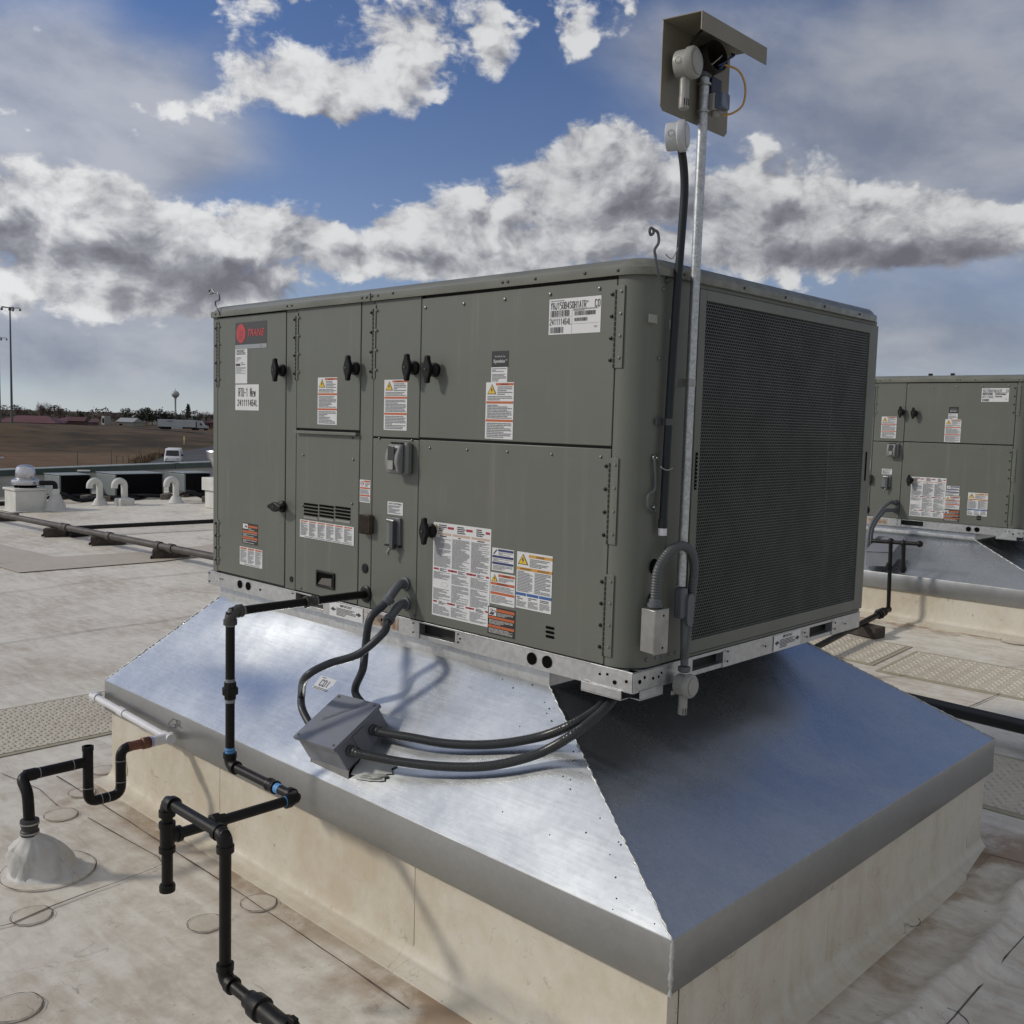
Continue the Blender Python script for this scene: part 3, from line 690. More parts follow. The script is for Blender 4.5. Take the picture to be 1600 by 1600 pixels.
adap, curb = build_curb(0, 0, .505, .357, 0., 'galvanized sloping sheet metal adapter under the near rooftop unit, with conduits lying on it', 'cream membrane wrapped curb under the near galvanized adapter', True)
adap2, curb2 = build_curb(U2[0], U2[1], .60, .465, roofz(5.9), 'galvanized sloping sheet metal adapter under the second rooftop unit at right', 'cream membrane wrapped curb under the second unit at the right edge', False)
# splatter of sealant specks beside the near hip, a marker scribble and a maker's stencil
SLO = Vector((0, -.388, .505)); SLV = Vector((0, .428, .41)).normalized(); SLN = Vector((0, -SLV.z, SLV.y))
def onslope(u, v, h=0.):
    """point on a plane h above the near adapter's front slope"""
    d = Vector(ray(u, v)); o = SLO + SLN * h; t = (o - Vector(CAM)).dot(SLN) / d.dot(SLN); return Vector(CAM) + d * t
def slope_uv(p):
    v = (p.y + .388) / .428; xl = -.329 * (1 - v); xr = 2.967 + (2.15 - 2.967) * v; return (p.x - xl) / (xr - xl), v
b = MB(); rr = random.Random(3)
for k in range(34):
    t = rr.random(); hx = Vector((2.967, -.388, .505)).lerp(Vector((2.15, .04, .915)), t); off = rr.expovariate(11) + .02
    p = hx + Vector((-off, 0, 0)); s_ = (p.y + .388) / .428
    if p.x < .3: continue
    r = rr.uniform(.0012, .0034); c = p + SLN * (dish(0, *slope_uv(p)) + .0003)
    b.lathe(c, SLN, [(r, 0), (r * .6, .0015)], 6)
b.build('sealant_speck', DARK, adap, kind='stuff')
b = MB()
gr = [[(279, 1127), (270, 1123), (263, 1130), (265, 1137), (273, 1137), (274, 1132), (269, 1132)], [(275, 1126), (278, 1136), (281, 1130)], [(274, 1138), (276, 1125), (281, 1127), (278, 1132), (284, 1138)]]
for st in gr: b.tube([pl(u, v, 1, -.3935) for u, v in st], .0009, 5)
b.build('marker_scribble', INK, adap)
def slope_sticker(uv, wd, ht, rot=0.):
    c = onslope(*uv, 0); c = c + SLN * (dish(0, *slope_uv(c)) + .0004); ex = Vector((1, 0, 0)) * math.cos(rot) + SLV * math.sin(rot); ez = -Vector((1, 0, 0)) * math.sin(rot) + SLV * math.cos(rot)
    return Sticker(c - ex * wd / 2 - ez * ht / 2, ex * wd, ez * ht, SLN)
sc_ = slope_sticker((505, 1067), .105, .062, .0)
sc_.rect(0, 0, 1, 1, mat('stencil_ground', (.50, .52, .55), .4), 0); sc_.block('CDI', .24, .28, .80, .78, INK); sc_.lines(.15, .86, .85, .96, 1, INK, .5, 1); sc_.lines(.05, .02, .95, .2, 2, INK, .5, 2)
sc_.build('stencil_label', adap)
# ================================================================== THE ROOFTOP UNIT
unit = thing('rooftop_unit', (0, 0, ZB), 'large olive grey rooftop unit in the foreground, with a red and charcoal badge', 'rooftop unit', 'packaged rooftop units')
# base rail: channel with fork openings and lightening holes
def rail_front():
    b = MB(); x0, x1 = -.048, L; op = [(.703, .906), (1.523, 1.722)]; t = .03
    cur = x0
    for a, c in op:
        b.box((cur, 0, ZB), (a, t, ZR)); b.box((a, 0.004, ZB), (c, t, ZB + .017)); b.box((a, .006, ZR - .008), (c, t, ZR - .001)); cur = c
    b.box((cur, 0, ZB), (x1 - .001, t, ZR))
    b.box((x0 - .001, -.0015, ZR - .004), (x1, 0, ZR + .001))
    return b
rail_front().build('base_rail', GAL, unit, bev=.0015)
b = MB(); cur = .001
for a, c in ((.33, .52), (1.15, 1.345)):
    b.box((L - .03, cur, ZB), (L, a, ZR)); b.box((L - .03, a, ZB), (L - .004, c, ZB + .016)); b.box((L - .03, a, ZR - .012), (L - .003, c, ZR - .001)); cur = c
b.box((L - .03, cur, ZB), (L, D - .001, ZR)); b.box((L, .2, ZR - .004), (L + .0015, D, ZR)); b.build('base_rail', GAL, unit, bev=.0015)
b = MB(); b.box((-.045, .04, ZB + .002), (.0, D, ZR - .004)); b.box((0, D - .03, ZB), (L - .031, D, ZR)); b.build('base_rail', GAL, unit)
b = MB(); b.box((.01, .05, ZB + .004), (L - .05, D - .04, ZR - .003)); b.box((.60, .031, ZB + .018), (1.0, .05, ZR - .01)); b.build('base_pan', GASK, unit)
b = MB()                                                             # corner gusset with lower tabs
b.box((2.36, -.004, ZB + .002), (L + .004, -.001, ZR - .001)); b.box((L + .0015, -.004, ZB + .002), (L + .005, .17, ZR - .002))
b.box((2.33, -.010, ZB - .022), (2.49, -.006, ZB + .004)); b.box((2.33, -.010, ZB - .026), (2.49, .03, ZB - .023)); b.box((L + .006, .03, ZB - .02), (L + .010, .15, ZB + .006)); b.box((L - .03, .03, ZB - .024), (L + .010, .15, ZB - .021))
b.build('corner_gusset', GAL, unit)
b = MB()
def fdisc(x, z, r, y=-.0018, m=0): b.cyl((x, y, z), (x, y - .0015, z), r, n=20, m=m)
for x, z in ((.246, 1.012), (.318, 1.013)): fdisc(x, z, .019)
for x, z in ((2.104, 1.008), (2.173, 1.010)): fdisc(x, z, .021)
for x, z, r in ((-.035, 1.03, .004), (-.035, .99, .004), (.07, 1.015, .003), (.09, 1.015, .003), (.42, 1.01, .005), (.68, 1.03, .003), (.68, 1.0, .003), (1.74, 1.03, .003), (1.74, 1.0, .003), (1.30, 1.012, .005), (1.49, 1.03, .003), (1.49, .995, .003), (1.75, 1.015, .003)): fdisc(x, z, r)
for x, z, r in ((2.40, 1.015, .004), (2.43, 1.02, .004), (2.46, 1.0, .007), (2.505, 1.012, .005)): fdisc(x, z, r, -.0045)
for y, z, r in ((.03, 1.01, .007), (.055, 1.02, .005), (.10, 1.01, .005), (.13, 1.01, .004), (.145, 1.02, .004), (.54, 1.03, .004), (.54, .995, .004), (.8, 1.01, .004), (1.10, 1.02, .004), (1.12, 1.0, .004), (1.36, 1.025, .004), (1.36, 1.0, .004), (1.45, 1.01, .004)): b.cyl((L + .0045, y, z), (L + .0065, y, z), r, n=12)
b.build('rail_hole', DARK, unit)
b = MB(); b.box((1.205, -.0012, .985), (1.40, -.0004, 1.03)); b.build('adhesive_residue', mat('adhesive_residue', (.42, .36, .30), .8, col2=(.20, .12, .07), vscale=26, var=.3), unit)

# cabinet body and its panels; the body sits 14 mm behind the panel faces so the gaps read dark
Y0 = .0; PT = .012
b = MB(); b.box((.004, .014, ZR + .001), (2.40, D - .012, ZT)); b.build('cabinet_body', [GASK], unit)
b = MB(); b.box((0, .02, ZR + .001), (.0035, D, ZT)); b.box((0, D - .0115, ZR + .001), (2.42, D - .002, ZT)); b.build('side_skin', PAINT, unit)

def panel(name, x0, z0, x1, z1, y=Y0, t=PT, m=None, bev=.0025):
    b = MB(); b.box((x0, y, z0), (x1, y + t, z1)); return b.build(name, m or PAINT, unit, bev=bev)
GP = .0022
zmid = 1.730
panel('corner_post', .0, ZR + .003, .040, ZT - .002)
d1 = panel('access_door', .0425, 1.052, .612, 2.250)
panel('corner_post', .616, ZR + .003, .693, ZT - .002, .002)
d2 = panel('access_door', .6975, 1.751, 1.138, 2.256)
burn = panel('burner_cover', .6975, 1.048, 1.138, 1.733, .001)
panel('corner_post', 1.1415, ZR + .003, 1.221, ZT - .002, .002)
d3 = panel('access_door', 1.2255, 1.731, 1.4995, 2.256)
ctl = panel('control_cover', 1.2255, 1.045, 1.4995, 1.724, .001)
d4 = panel('access_door', 1.5035, 1.735, 2.409, 2.246)
d5 = panel('access_door', 1.5035, 1.046, 2.409, 1.727)
b = MB(); b.box((.70, -.014, 1.736), (1.135, .004, 1.742)); b.box((.70, -.0165, 1.730), (1.135, -.0145, 1.742)); b.build('drip_edge', LIDM, unit, bev=.001)

# rounded front corner and the flat strip behind it
def arc_shell(x0, xr, r, y1, z0, z1, t=.003):
    pts = [(x0, Y0)]; cx, cy = xr - r, Y0 + r
    for k in range(13):
        a = -math.pi / 2 + k / 12 * math.pi / 2; pts.append((cx + r * math.cos(a), cy + r * math.sin(a)))
    pts.append((xr, y1)); b = MB(); vs = []; n = len(pts)
    for z in (z0, z1): vs += [(x, y, z) for x, y in pts]
    inn = [(x - t * (0 if i == 0 else 1), y + t * (1 if i < n - 1 else 0)) for i, (x, y) in enumerate(pts)]
    for z in (z0, z1): vs += [(x, y, z) for x, y in inn]
    fs = [(i, i + 1, n + i + 1, n + i) for i in range(n - 1)] + [(2 * n + i + 1, 2 * n + i, 3 * n + i, 3 * n + i + 1) for i in range(n - 1)]
    fs += [(0, n, 3 * n, 2 * n), (n - 1, 3 * n - 1, 4 * n - 1, 2 * n - 1)]
    b.addv(vs, fs); return b
arc_shell(2.4135, L - .004, .095, .150, ZR + .004, ZT - .003).build('rounded_corner_panel', PAINT, unit, angle=30)
b = MB(); b.box((L - .012, .153, ZR + .004), (L - .004, .272, ZT - .003)); b.build('side_strip', PAINT, unit, bev=.002)
b = MB(); b.box((2.402, .02, ZR + .01), (2.412, .27, ZT - .01)); b.box((2.41, .262, ZR + .01), (L - .013, .27, ZT - .01)); b.build('corner_core', GASK, unit)

# ---- condenser grille: frame and a sheet punched with staggered holes
ya, yb2, za, zb2 = .312, 1.528, 1.100, 2.205
b = MB(); FX = L + .003
b.box((L - .02, .274, 1.056), (FX, ya, 2.240)); b.box((L - .02, yb2, 1.056), (FX, D + .006, 2.240)); b.box((L - .02, ya, 1.056), (FX, yb2, za)); b.box((L - .02, ya, zb2), (FX, yb2, 2.240))
b.box((2.40, D + .002, 1.046), (L - .02, D + .006, 2.25)); b.build('grille_frame', PAINT, unit, bev=.002)
b = MB()
for (y, z0, z1) in ((.293, 1.60, 1.72), (1.560, 1.60, 1.72)):
    b.box((FX + .0005, y - .006, z0), (FX + .0015, y + .006, z1))
b.build('grip_slot', DARK, unit)
b = MB()
for k in range(9): b.box((FX + .0015, .288, 1.607 + k * .0125), (FX + .003, .299, 1.610 + k * .0125))
b.build('grip_slot_bar', PAINT, unit)
def hexgrid():
    R = .0068; wy = math.sqrt(3) * R; hz = 1.5 * R; r = .0054   # pitch about 12 mm
    V = []; Fs = []; rows = int((zb2 - za) / hz); cols = int((yb2 - ya) / wy); base = 0
    x0, x1 = L - .001, L - .0035
    out = [(R * math.sin(math.radians(60 * k)), R * math.cos(math.radians(60 * k))) for k in range(6)]
    inn = [(r * math.sin(math.radians(60 * k)), r * math.cos(math.radians(60 * k))) for k in range(6)]
    out = np.array(out); inn = np.array(inn)
    for j in range(rows + 1):
        for i in range(cols + 1):
            cy = ya + i * wy + (j % 2) * wy / 2; cz_ = za + j * hz
            if cy > yb2 + .004 or cz_ > zb2 + .004: continue
            for (yy, zz) in out: V.append((x0, cy + yy, cz_ + zz))
            for (yy, zz) in inn: V.append((x0, cy + yy, cz_ + zz))
            for (yy, zz) in inn: V.append((x1, cy + yy, cz_ + zz))
            for k in range(6):
                n = (k + 1) % 6
                Fs.append((base + k, base + n, base + 6 + n, base + 6 + k)); Fs.append((base + 6 + k, base + 6 + n, base + 12 + n, base + 12 + k))
            base += 18
    b = MB(); b.v = V; b.f = Fs; b.m = [0] * len(Fs); return b
hexgrid().build('perforated_grille', mat('grille_paint', (.075, .085, .08), .42, var=.15), unit, smooth=False)
b = MB(); b.box((2.425, .29, ZR + .02), (2.445, 1.385, 2.235)); b.build('condenser_coil', COIL, unit)
b = MB(); b.box((2.425, 1.392, ZR + .02), (2.43, 1.60, 2.235)); b.build('inner_baffle', mat('inner_baffle', (.035, .037, .034), .5), unit)
b = MB(); b.box((2.42, 1.386, ZR + .4), (2.446, 1.391, 2.20)); b.build('gap_light_strip', mat('gap_light_paint', (.3, .3, .3), .35, metal=.6), unit)  # pale strip painted for daylight seen through the gap beside the coil
b = MB(); b.box((2.415, .275, 2.242), (L - .002, D, 2.258)); b.box((2.415, .275, ZR + .002), (L - .004, D, 1.052)); b.build('grille_sill', PAINT, unit)

# ---- lid: rounded outline, drip lip and crowned top
def outline(o, rf=.10, rb=.05):
    x0, y0, x1, y1 = .0 - o, .0 - o, L + o, D + o; pts = []
    def arc(cx, cy, r, a0, a1, n=8):
        for k in range(n + 1): a = a0 + (a1 - a0) * k / n; pts.append((cx + r * math.cos(a), cy + r * math.sin(a)))
    r = max(.01, rf + o); q = max(.008, rb + o); t = .012
    pts.append((x0, y0 + t)); pts.append((x0 + t, y0)); arc(x1 - r, y0 + r, r, -math.pi / 2, 0); arc(x1 - q, y1 - q, q, 0, math.pi / 2, 3); pts.append((x0 + t, y1)); pts.append((x0, y1 - t)); return pts
b = MB(); prof = [(-.002, 2.256), (.012, 2.254), (.013, 2.262), (.013, 2.277), (.010, 2.281), (.002, 2.283), (-.004, 2.294), (-.016, 2.304), (-.05, 2.312), (-.10, 2.316)]
rings = [[(x, y, z) for x, y in outline(o)] for o, z in prof]; n = len(rings[0]); vs = [p for r in rings for p in r]
fs = [(j * n + i, j * n + (i + 1) % n, (j + 1) * n + (i + 1) % n, (j + 1) * n + i) for j in range(len(rings) - 1) for i in range(n)] + [tuple(range((len(rings) - 1) * n, len(rings) * n))]
b.addv(vs, fs); lid = b.build('lid', LIDM, unit, angle=25)
b = MB()
for x, z in ((.045, 2.268), (.64, 2.27), (.675, 2.27), (1.16, 2.27), (1.19, 2.27), (1.225, 2.272), (1.26, 2.272), (1.35, 2.275), (1.93, 2.27), (1.955, 2.27), (2.08, 2.27), (2.29, 2.27), (2.42, 2.268)): b.lathe((x, -.0125, z), (0, -1, 0), [(.0055, 0), (.005, .003), (.002, .0045)], 8)
for y in (.11, .165, .52, .80, 1.10, 1.40): b.lathe((L + .0125, y, 2.268), (1, 0, 0), [(.0055, 0), (.005, .003), (.002, .0045)], 8)
b.build('screw', mat('dark_screw', (.05, .05, .045), .5, metal=.5), lid)
b = MB(); b.box((1.212, -.016, 2.256), (1.2165, -.0135, 2.284)); b.build('lid_joint', GASK, lid)
b = MB(); b.lathe((1.55, .80, 2.3155), (0, 0, 1), [(.36, 0), (.36, .006), (.30, .022), (.10, .03)], 32); b.box((1.45, .6, 2.34), (1.48, .63, 2.365)); b.box((1.65, .6, 2.34), (1.68, .63, 2.365)); b.build('fan_guard', BLACKP, lid)

# ---- hinges
def hinge(x, z0, z1, wd=.030):
    b = MB(); b.box((x - .002, -.0035, z0), (x + wd, -.0005, z1)); k = z0 + .004
    h = b.build('hinge', PAINT, unit, bev=.001)
    b = MB(); n = int((z1 - z0) / .016)
    for i in range(n): b.cyl((x - .003, -.003, z0 + i * .016), (x - .003, -.003, z0 + i * .016 + .013), .0038, n=8)
    b.build('hinge_knuckle', GASK, h)
    b = MB()
    for i in range(4 if z1 - z0 > .2 else 3):
        z = z0 + (z1 - z0) * (.10 + .8 * i / (3 if z1 - z0 > .2 else 2)); b.lathe((x + .018, -.0035, z + .006), (0, -1, 0), [(.005, 0), (.0045, .003), (.001, .004)], 10)
    b.build('rivet', LIDM, h)
    b = MB()
    for i in range(4 if z1 - z0 > .2 else 3):
        z = z0 + (z1 - z0) * (.10 + .8 * i / (3 if z1 - z0 > .2 else 2)); b.lathe((x - .019, -.0005, z), (0, -1, 0), [(.0062, 0), (.0055, .003), (.001, .0045)], 10)
    b.build('screw', BLACKP, h)
hinge(2.411, 1.975, 2.225); hinge(2.411, 1.43, 1.70); hinge(2.411, 1.075, 1.335)
hinge(.043, 1.93, 2.235, .012); hinge(.043, 1.08, 1.30, .012); hinge(.696, 1.955, 2.24, .012); hinge(1.223, 1.955, 2.24, .012)
def screws(par_, lst, r=.006):
    b = MB()
    for u, v in lst: x, z = fx(u, v); b.lathe((x, -.0005, z), (0, -1, 0), [(r, 0), (r * .9, .003), (r * .3, .0045)], 10)
    b.build('screw', ZINC, par_)
screws(d4, ((665, 481), (725, 475), (789, 468), (860, 460), (937, 451)))
screws(d5, ((672, 700), (730, 703), (793, 706), (862, 710), (939, 714)), .0045)
screws(ctl, ((593, 685), (644, 688), (647, 962)), .0045); screws(burn, ((474, 711), (552, 718), (550, 684), (550, 787), (473, 790), (470, 919)), .0045)

# ---- quarter-turn knobs
def knob(par_, u, v, turn=0.):
    p_ = pl(u, v, 1, -.040); x, z = p_.x, p_.z; b = MB()
    b.lathe((x, -.0005, z), (0, -1, 0), [(.026, 0), (.027, .004), (.026, .012), (.018, .018), (.013, .022), (.012, .033)], 20)
    k = b.build('knob', BLACKP, par_)
    def pt(a, c, y): return (x + a * math.cos(turn) + c * math.sin(turn), y + .004, z - a * math.sin(turn) + c * math.cos(turn))
    half = [(.007, .050), (.0095, .044), (.0105, .034), (.017, .020), (.021, .008)]
    poly = [(a, c) for a, c in half] + [(a, -c) for a, c in half[::-1]] + [(-a, -c) for a, c in half] + [(-a, c) for a, c in half[::-1]]
    b = MB(); b.prism([pt(a, c, -.037) for a, c in poly], (0, -.017, 0)); g_ = b.build('knob_handle', BLACKP, k if False else par_, bev=.004)
    b = MB(); b.lathe((x, -.0545, z), (0, -1, 0), [(.0035, 0), (.002, .002)], 8); b.build('knob_screw', ZINC, par_)
knob(d1, 430, 578); knob(d2, 544, 575); knob(d3, 636, 574); knob(d4, 668, 577); knob(d1, 430, 792, math.pi / 2); knob(d5, 663, 830)

# ---- printed labels
s = front_sticker((368, 505), (417, 543)); s.rect(0, 0, 1, 1, BDRK, 0)
s.rect(0, 0, 1, .16, LGRY, 1)
s.poly([(.19 + .15 * math.cos(t) , .585 + .36 * math.sin(t)) for t in np.linspace(0, 2 * math.pi, 30)[:-1]], BRED, 2)
for k in range(7): s.rect(.11 + .004 * k, .36 + k * .055, .26 - .002 * k, .372 + k * .055, BDRK, 3)
s.text('TRANE', .41, .46, .93, .73, BRED, 2, .022, .28); s.lines(.80, .04, .94, .12, 1, FINE, .7, 1); s.build('badge', d1, 'charcoal badge with red roundel and red lettering')
s = front_sticker((368, 545), (386.5, 599)); s.rect(0, 0, 1, 1, WHITE, 0).lines(.1, .82, .85, .97, 4, INK, .5, 5).rect(.06, .5, .42, .57, INK, 2).lines(.5, .52, .95, .62, 2, FINE).lines(.05, .28, .9, .48, 6, FINE, .4, 8).lines(.1, .63, .5, .76, 4, FINE, .4, 9); s.build('shipping_label', d1)
s = front_sticker((368, 601), (404.5, 641.5)); s.rect(0, 0, 1, 1, WHITE, 0).block('RTU-1 New', .14, .52, .87, .88, INK).block('241111464L', .10, .16, .95, .42, INK); o = s.build('shipping_label', d1, 'white label reading RTU-1 New'); o['only_first'] = 1
s = front_sticker((379, 816), (403, 853)); s.rect(0, 0, 1, 1, LBLK, 0).rect(.04, .72, .36, .96, WHITE, 1).poly([(.1, .76), (.22, .84), (.16, .93), (.30, .86), (.33, .78), (.22, .8)], INK).rect(.38, .80, .98, .90, ORANGE).rect(.02, .54, .98, .64, ORANGE).rect(.02, .24, .98, .34, ORANGE).lines(.4, .66, .95, .78, 2, LTXT).lines(.06, .36, .95, .52, 3, LTXT).lines(.06, .04, .95, .22, 3, LTXT); s.build('warning_label', d1)
s = front_sticker((375, 853), (410, 889)); s.rect(0, 0, 1, 1, WHITE, 0)
for k in range(3): s.rect(.03 + k * .33, .88, .31 + k * .33, .96, ORANGE).lines(.03 + k * .33, .14, .31 + k * .33, .86, 16, FINE, .5, k)
s.lines(.2, .03, .9, .1, 1); s.build('warning_label', d1)

def warn(par_, TL, BR, seed=0):
    s = front_sticker(TL, BR); s.rect(0, 0, 1, 1, WHITE, 0).tri(.22, .79, .32, .18).rect(.36, .945, .99, .985, ORANGE)
    s.rect(.02, .625, .99, .665, ORANGE).rect(.02, .305, .99, .345, ORANGE).text('WARNING', .52, .950, .80, .98, INK, 3)
    s.lines(.42, .775, .95, .935, 5, FINE, .5, seed).lines(.06, .68, .95, .765, 3, FINE, .5, seed + 1).lines(.06, .36, .95, .61, 9, FINE, .55, seed + 2).lines(.06, .02, .95, .29, 9, FINE, .55, seed + 3)
    return s.build('warning_label', par_)
warn(d2, (497, 590), (526.5, 664), 1); warn(d3, (601, 593.5), (635.5, 673), 5); warn(d4, (760, 597.5), (801, 687), 9)
s = front_sticker((769, 549), (794.5, 573)); s.rect(0, 0, 1, 1, LBLK, 0).text('Enabled by', .2, .58, .82, .72, LTXT, 1).text('Symbio', .12, .20, .80, .47, WHITE, 1, .012).text('TM', .83, .38, .93, .47, WHITE, 1); s.build('feature_label', d4)
s = front_sticker((768, 574), (792.5, 597)); s.rect(0, 0, 1, 1, WHITE, 0).lines(.06, .68, .95, .95, 3, FINE).lines(.06, .05, .95, .58, 6, FINE, .5, 3); s.build('feature_label', d4)

# model label
s = front_sticker((859, 468.5), (938, 519)); s.rect(0, 0, 1, 1, WHITE, 0)
s.block('YHJ150B4S0H1ATR*', .03, .70, .77, .91, INK).block('C0', .885, .70, .985, .91, INK).lines(.03, .93, .3, .97, 1, INK, .4)
s.block('241111464L', .02, .26, .44, .45, INK).text('Q1', .88, .14, .94, .20, INK, 2)
def barcode(s, x0, z0, x1, z1, seed):
    r = random.Random(seed); x = x0
    while x < x1 - .008: wv = r.choice((.004, .004, .008, .012)); s.rect(x, z0, min(x + wv, x1), z1, INK, 2); x += wv + r.choice((.004, .006, .010))
barcode(s, .03, .50, .42, .68, 1); barcode(s, .03, .04, .30, .21, 2); barcode(s, .50, .50, .90, .62, 3); barcode(s, .50, .34, .76, .44, 4)
s.rect(.455, .02, .459, .66, FINE, 1).rect(.02, .475, .455, .481, FINE, 1).rect(.459, .66, .96, .666, FINE, 1).rect(.459, .27, .96, .276, FINE, 1).lines(.48, .67, .95, .70, 1, FINE).lines(.48, .63, .7, .66, 1, FINE)
s.build('model_label', d4, 'white bar code label with model and serial numbers')

# wide label beneath the louvres
s = front_sticker((469, 811), (553, 853)); s.rect(0, 0, 1, 1, WHITE, 0)
for k in range(6): s.rect(.015 + k * .163, .89, .15 + k * .163, .955, ORANGE).lines(.015 + k * .163, .12, .15 + k * .163, .86, 17, FINE, .55, k + 20)
s.lines(.1, .03, .97, .10, 1); s.build('warning_label', burn)
s = front_sticker((562.5, 749), (578.5, 786), .002); s.rect(0, 0, 1, 1, WHITE, 0).rect(.4, .90, .96, .97, ORANGE).rect(.04, .6, .96, .67, ORANGE).rect(.04, .27, .96, .34, ORANGE).lines(.5, .7, .95, .88, 4).lines(.06, .37, .9, .58, 5).lines(.06, .04, .95, .25, 5)
s.poly([(.22 + .16 * math.cos(t), .84 + .10 * math.sin(t)) for t in np.linspace(0, 2 * math.pi, 16)[:-1]], RED, 2).poly([(.22 + .12 * math.cos(t), .84 + .075 * math.sin(t)) for t in np.linspace(0, 2 * math.pi, 16)[:-1]], WHITE, 3).poly([(.14, .80), (.2, .80), (.3, .88), (.24, .88)], INK, 4); s.build('warning_label', unit)
s = front_sticker((606, 783), (629.5, 806), .001); s.rect(0, 0, 1, 1, WHITE, 0).text('NOT SUITABLE', .08, .80, .92, .92, INK, 2, .02).lines(.06, .1, .92, .74, 7, FINE, .6, 4); s.build('warning_label', ctl)

# the big three-column sheet
s = front_sticker((678, 815), (764, 980.5), uvBL=None); s.rect(0, 0, 1, 1, WHITE, 0)
for x0, k in ((.02, 0), (.345, 1), (.675, 2)):
    x1 = x0 + .30
    s.lines(x0 + .08, .905, x0 + .22, .985, 4, INK, .55, k).rect(x0 + .235, .94, x0 + .345 if k < 2 else .98, .965, RED)
    s.rect(x0 + (.06 if k == 0 else 0), .872, x1, .895, mat('label_tan', (.45, .34, .27), .5)).lines(x0 + .1, .85, x1 - .08, .868, 1, INK, .6, k)
    s.lines(x0, .53, x1, .845, 30, FINE, .55, 40 + k).rect(x0, .495, x0 + .09, .515, RED).lines(x0 + .11, .485, x0 + .24, .52, 3, INK, .5, 60 + k).rect(x0 + .255, .495, min(.98, x0 + .345), .515, RED)
    s.lines(x0, .37 if k else .40, x1, .478, 10, FINE, .5, 70 + k).lines(x0, .175, x1, .36 if k else .30, 17 if k else 12, FINE, .5, 80 + k)
    s.rect(x0, .145, x0 + .07, .163, RED).lines(x0 + .1, .13, x0 + .24, .168, 3, INK, .5, 90 + k).rect(x0 + .255, .145, min(.98, x0 + .345), .163, RED).lines(x0, .02, x1, .125, 9, FINE, .5, 95 + k)
s.tri(.055, .945, .06, .035).tri(.055, .905, .06, .035)
for t in np.linspace(0, 2 * math.pi, 22): s.rect(.22 + .055 * math.cos(t), .345 + .024 * math.sin(t), .226 + .055 * math.cos(t), .348 + .024 * math.sin(t), INK, 3)
s.build('instruction_sheet', d5, 'tall white three-column sheet of small print')
s = front_sticker((769.5, 855), (802.5, 896)); s.rect(0, 0, 1, 1, WHITE, 0).rect(.28, .86, .98, .96, NAVY).rect(.02, .57, .98, .67, NAVY).rect(.02, .28, .98, .38, NAVY).poly([(.05, .72), (.1, .72), (.24, .92), (.2, .94)], INK).lines(.3, .7, .95, .84, 3).lines(.06, .4, .95, .55, 3).lines(.06, .04, .95, .26, 4); s.build('warning_label', d5)
s = front_sticker((767, 893), (804, 950)); s.rect(0, 0, 1, 1, WHITE, 0).tri(.17, .72, .26, .22).rect(.32, .88, .98, .96, ORANGE).rect(.02, .61, .98, .69, ORANGE).rect(.02, .31, .98, .39, ORANGE).text('WARNING', .5, .89, .8, .95, INK, 3).text('ADVERTENCIA', .28, .62, .72, .68, INK, 3).lines(.34, .72, .95, .86, 4).lines(.05, .41, .95, .59, 5).lines(.05, .04, .95, .29, 6); s.build('warning_label', d5)
s = front_sticker((763, 946), (804.5, 999)); s.rect(0, 0, 1, 1, LBLK, 0).rect(.03, .68, .31, .96, WHITE, 1).rect(.33, .84, .97, .94, ORANGE).rect(.02, .56, .97, .65, ORANGE).rect(.02, .25, .97, .34, ORANGE).lines(.35, .68, .93, .82, 4, LTXT).lines(.05, .37, .93, .54, 4, LTXT).lines(.05, .05, .93, .23, 5, LTXT)
s.poly([(.05, .72), (.12, .80), (.20, .80), (.24, .73), (.17, .70)], INK, 3)
for cx_, cz__ in ((.13, .87), (.24, .84)): s.poly([(cx_ + .05 * math.cos(t), cz__ + .05 * math.sin(t)) for t in np.linspace(0, 2 * math.pi, 12)[:-1]], INK, 3).poly([(cx_ + .03 * math.cos(t), cz__ + .03 * math.sin(t)) for t in np.linspace(0, 2 * math.pi, 12)[:-1]], WHITE, 4)
s.build('warning_label', d5)
s = front_sticker((808.5, 861), (861, 960)); s.rect(0, 0, 1, 1, WHITE, 0).tri(.18, .78, .30, .19).rect(.34, .915, 1, .965, AMBER).rect(.0, .68, 1, .73, AMBER).rect(0, .23, .29, .28, BLUE).rect(.31, .23, .64, .28, BLUE).rect(.66, .23, 1, .28, BLUE)
s.text('DANGER', .56, .925, .78, .958, INK, 3).text('AVERTISSEMENT', .1, .69, .42, .72, INK, 3).text('ADVERTENCIA', .6, .69, .92, .72, INK, 3).lines(.37, .75, .96, .90, 6, FINE, .55, 5).lines(.03, .30, .46, .67, 14, FINE, .55, 6).lines(.52, .30, .97, .67, 14, FINE, .55, 7)
for k in range(3): s.lines(.03 + k * .33, .16, .27 + k * .33, .215, 2, INK, .5, k).lines(.02 + k * .33, .03, .3 + k * .33, .15, 6, FINE, .5, k + 9)
yl = s.build('warning_label', d5, 'white label with yellow lightning triangle and amber bars'); yl['shift'] = 1
b = MB()
for v in (981, 988, 995): x, z = fx(859.5, v); b.prism([(x + a, -.0006, z + c) for a, c in ((-.016, -.0045), (.016, -.0045), (.020, 0), (.016, .0045), (-.016, .0045), (-.020, 0))], (0, -.0008, 0))
b.build('vent_slot', DARK, d5)
b = MB()
for k, (u0, u1) in enumerate(((475, 496.5), (499, 521.5), (524, 547.5))):
    for j in range(5):
        x0, z0 = fx(u0, 787 + k * 2.6 + j * 5.2); x1, _ = fx(u1, 790); b.box((x0, -.0008, z0 - .0045), (x1, .0, z0 + .0045), 0 if j < 4 else 1)
b.build('louvre_slot', [DARK, STEEL], burn)
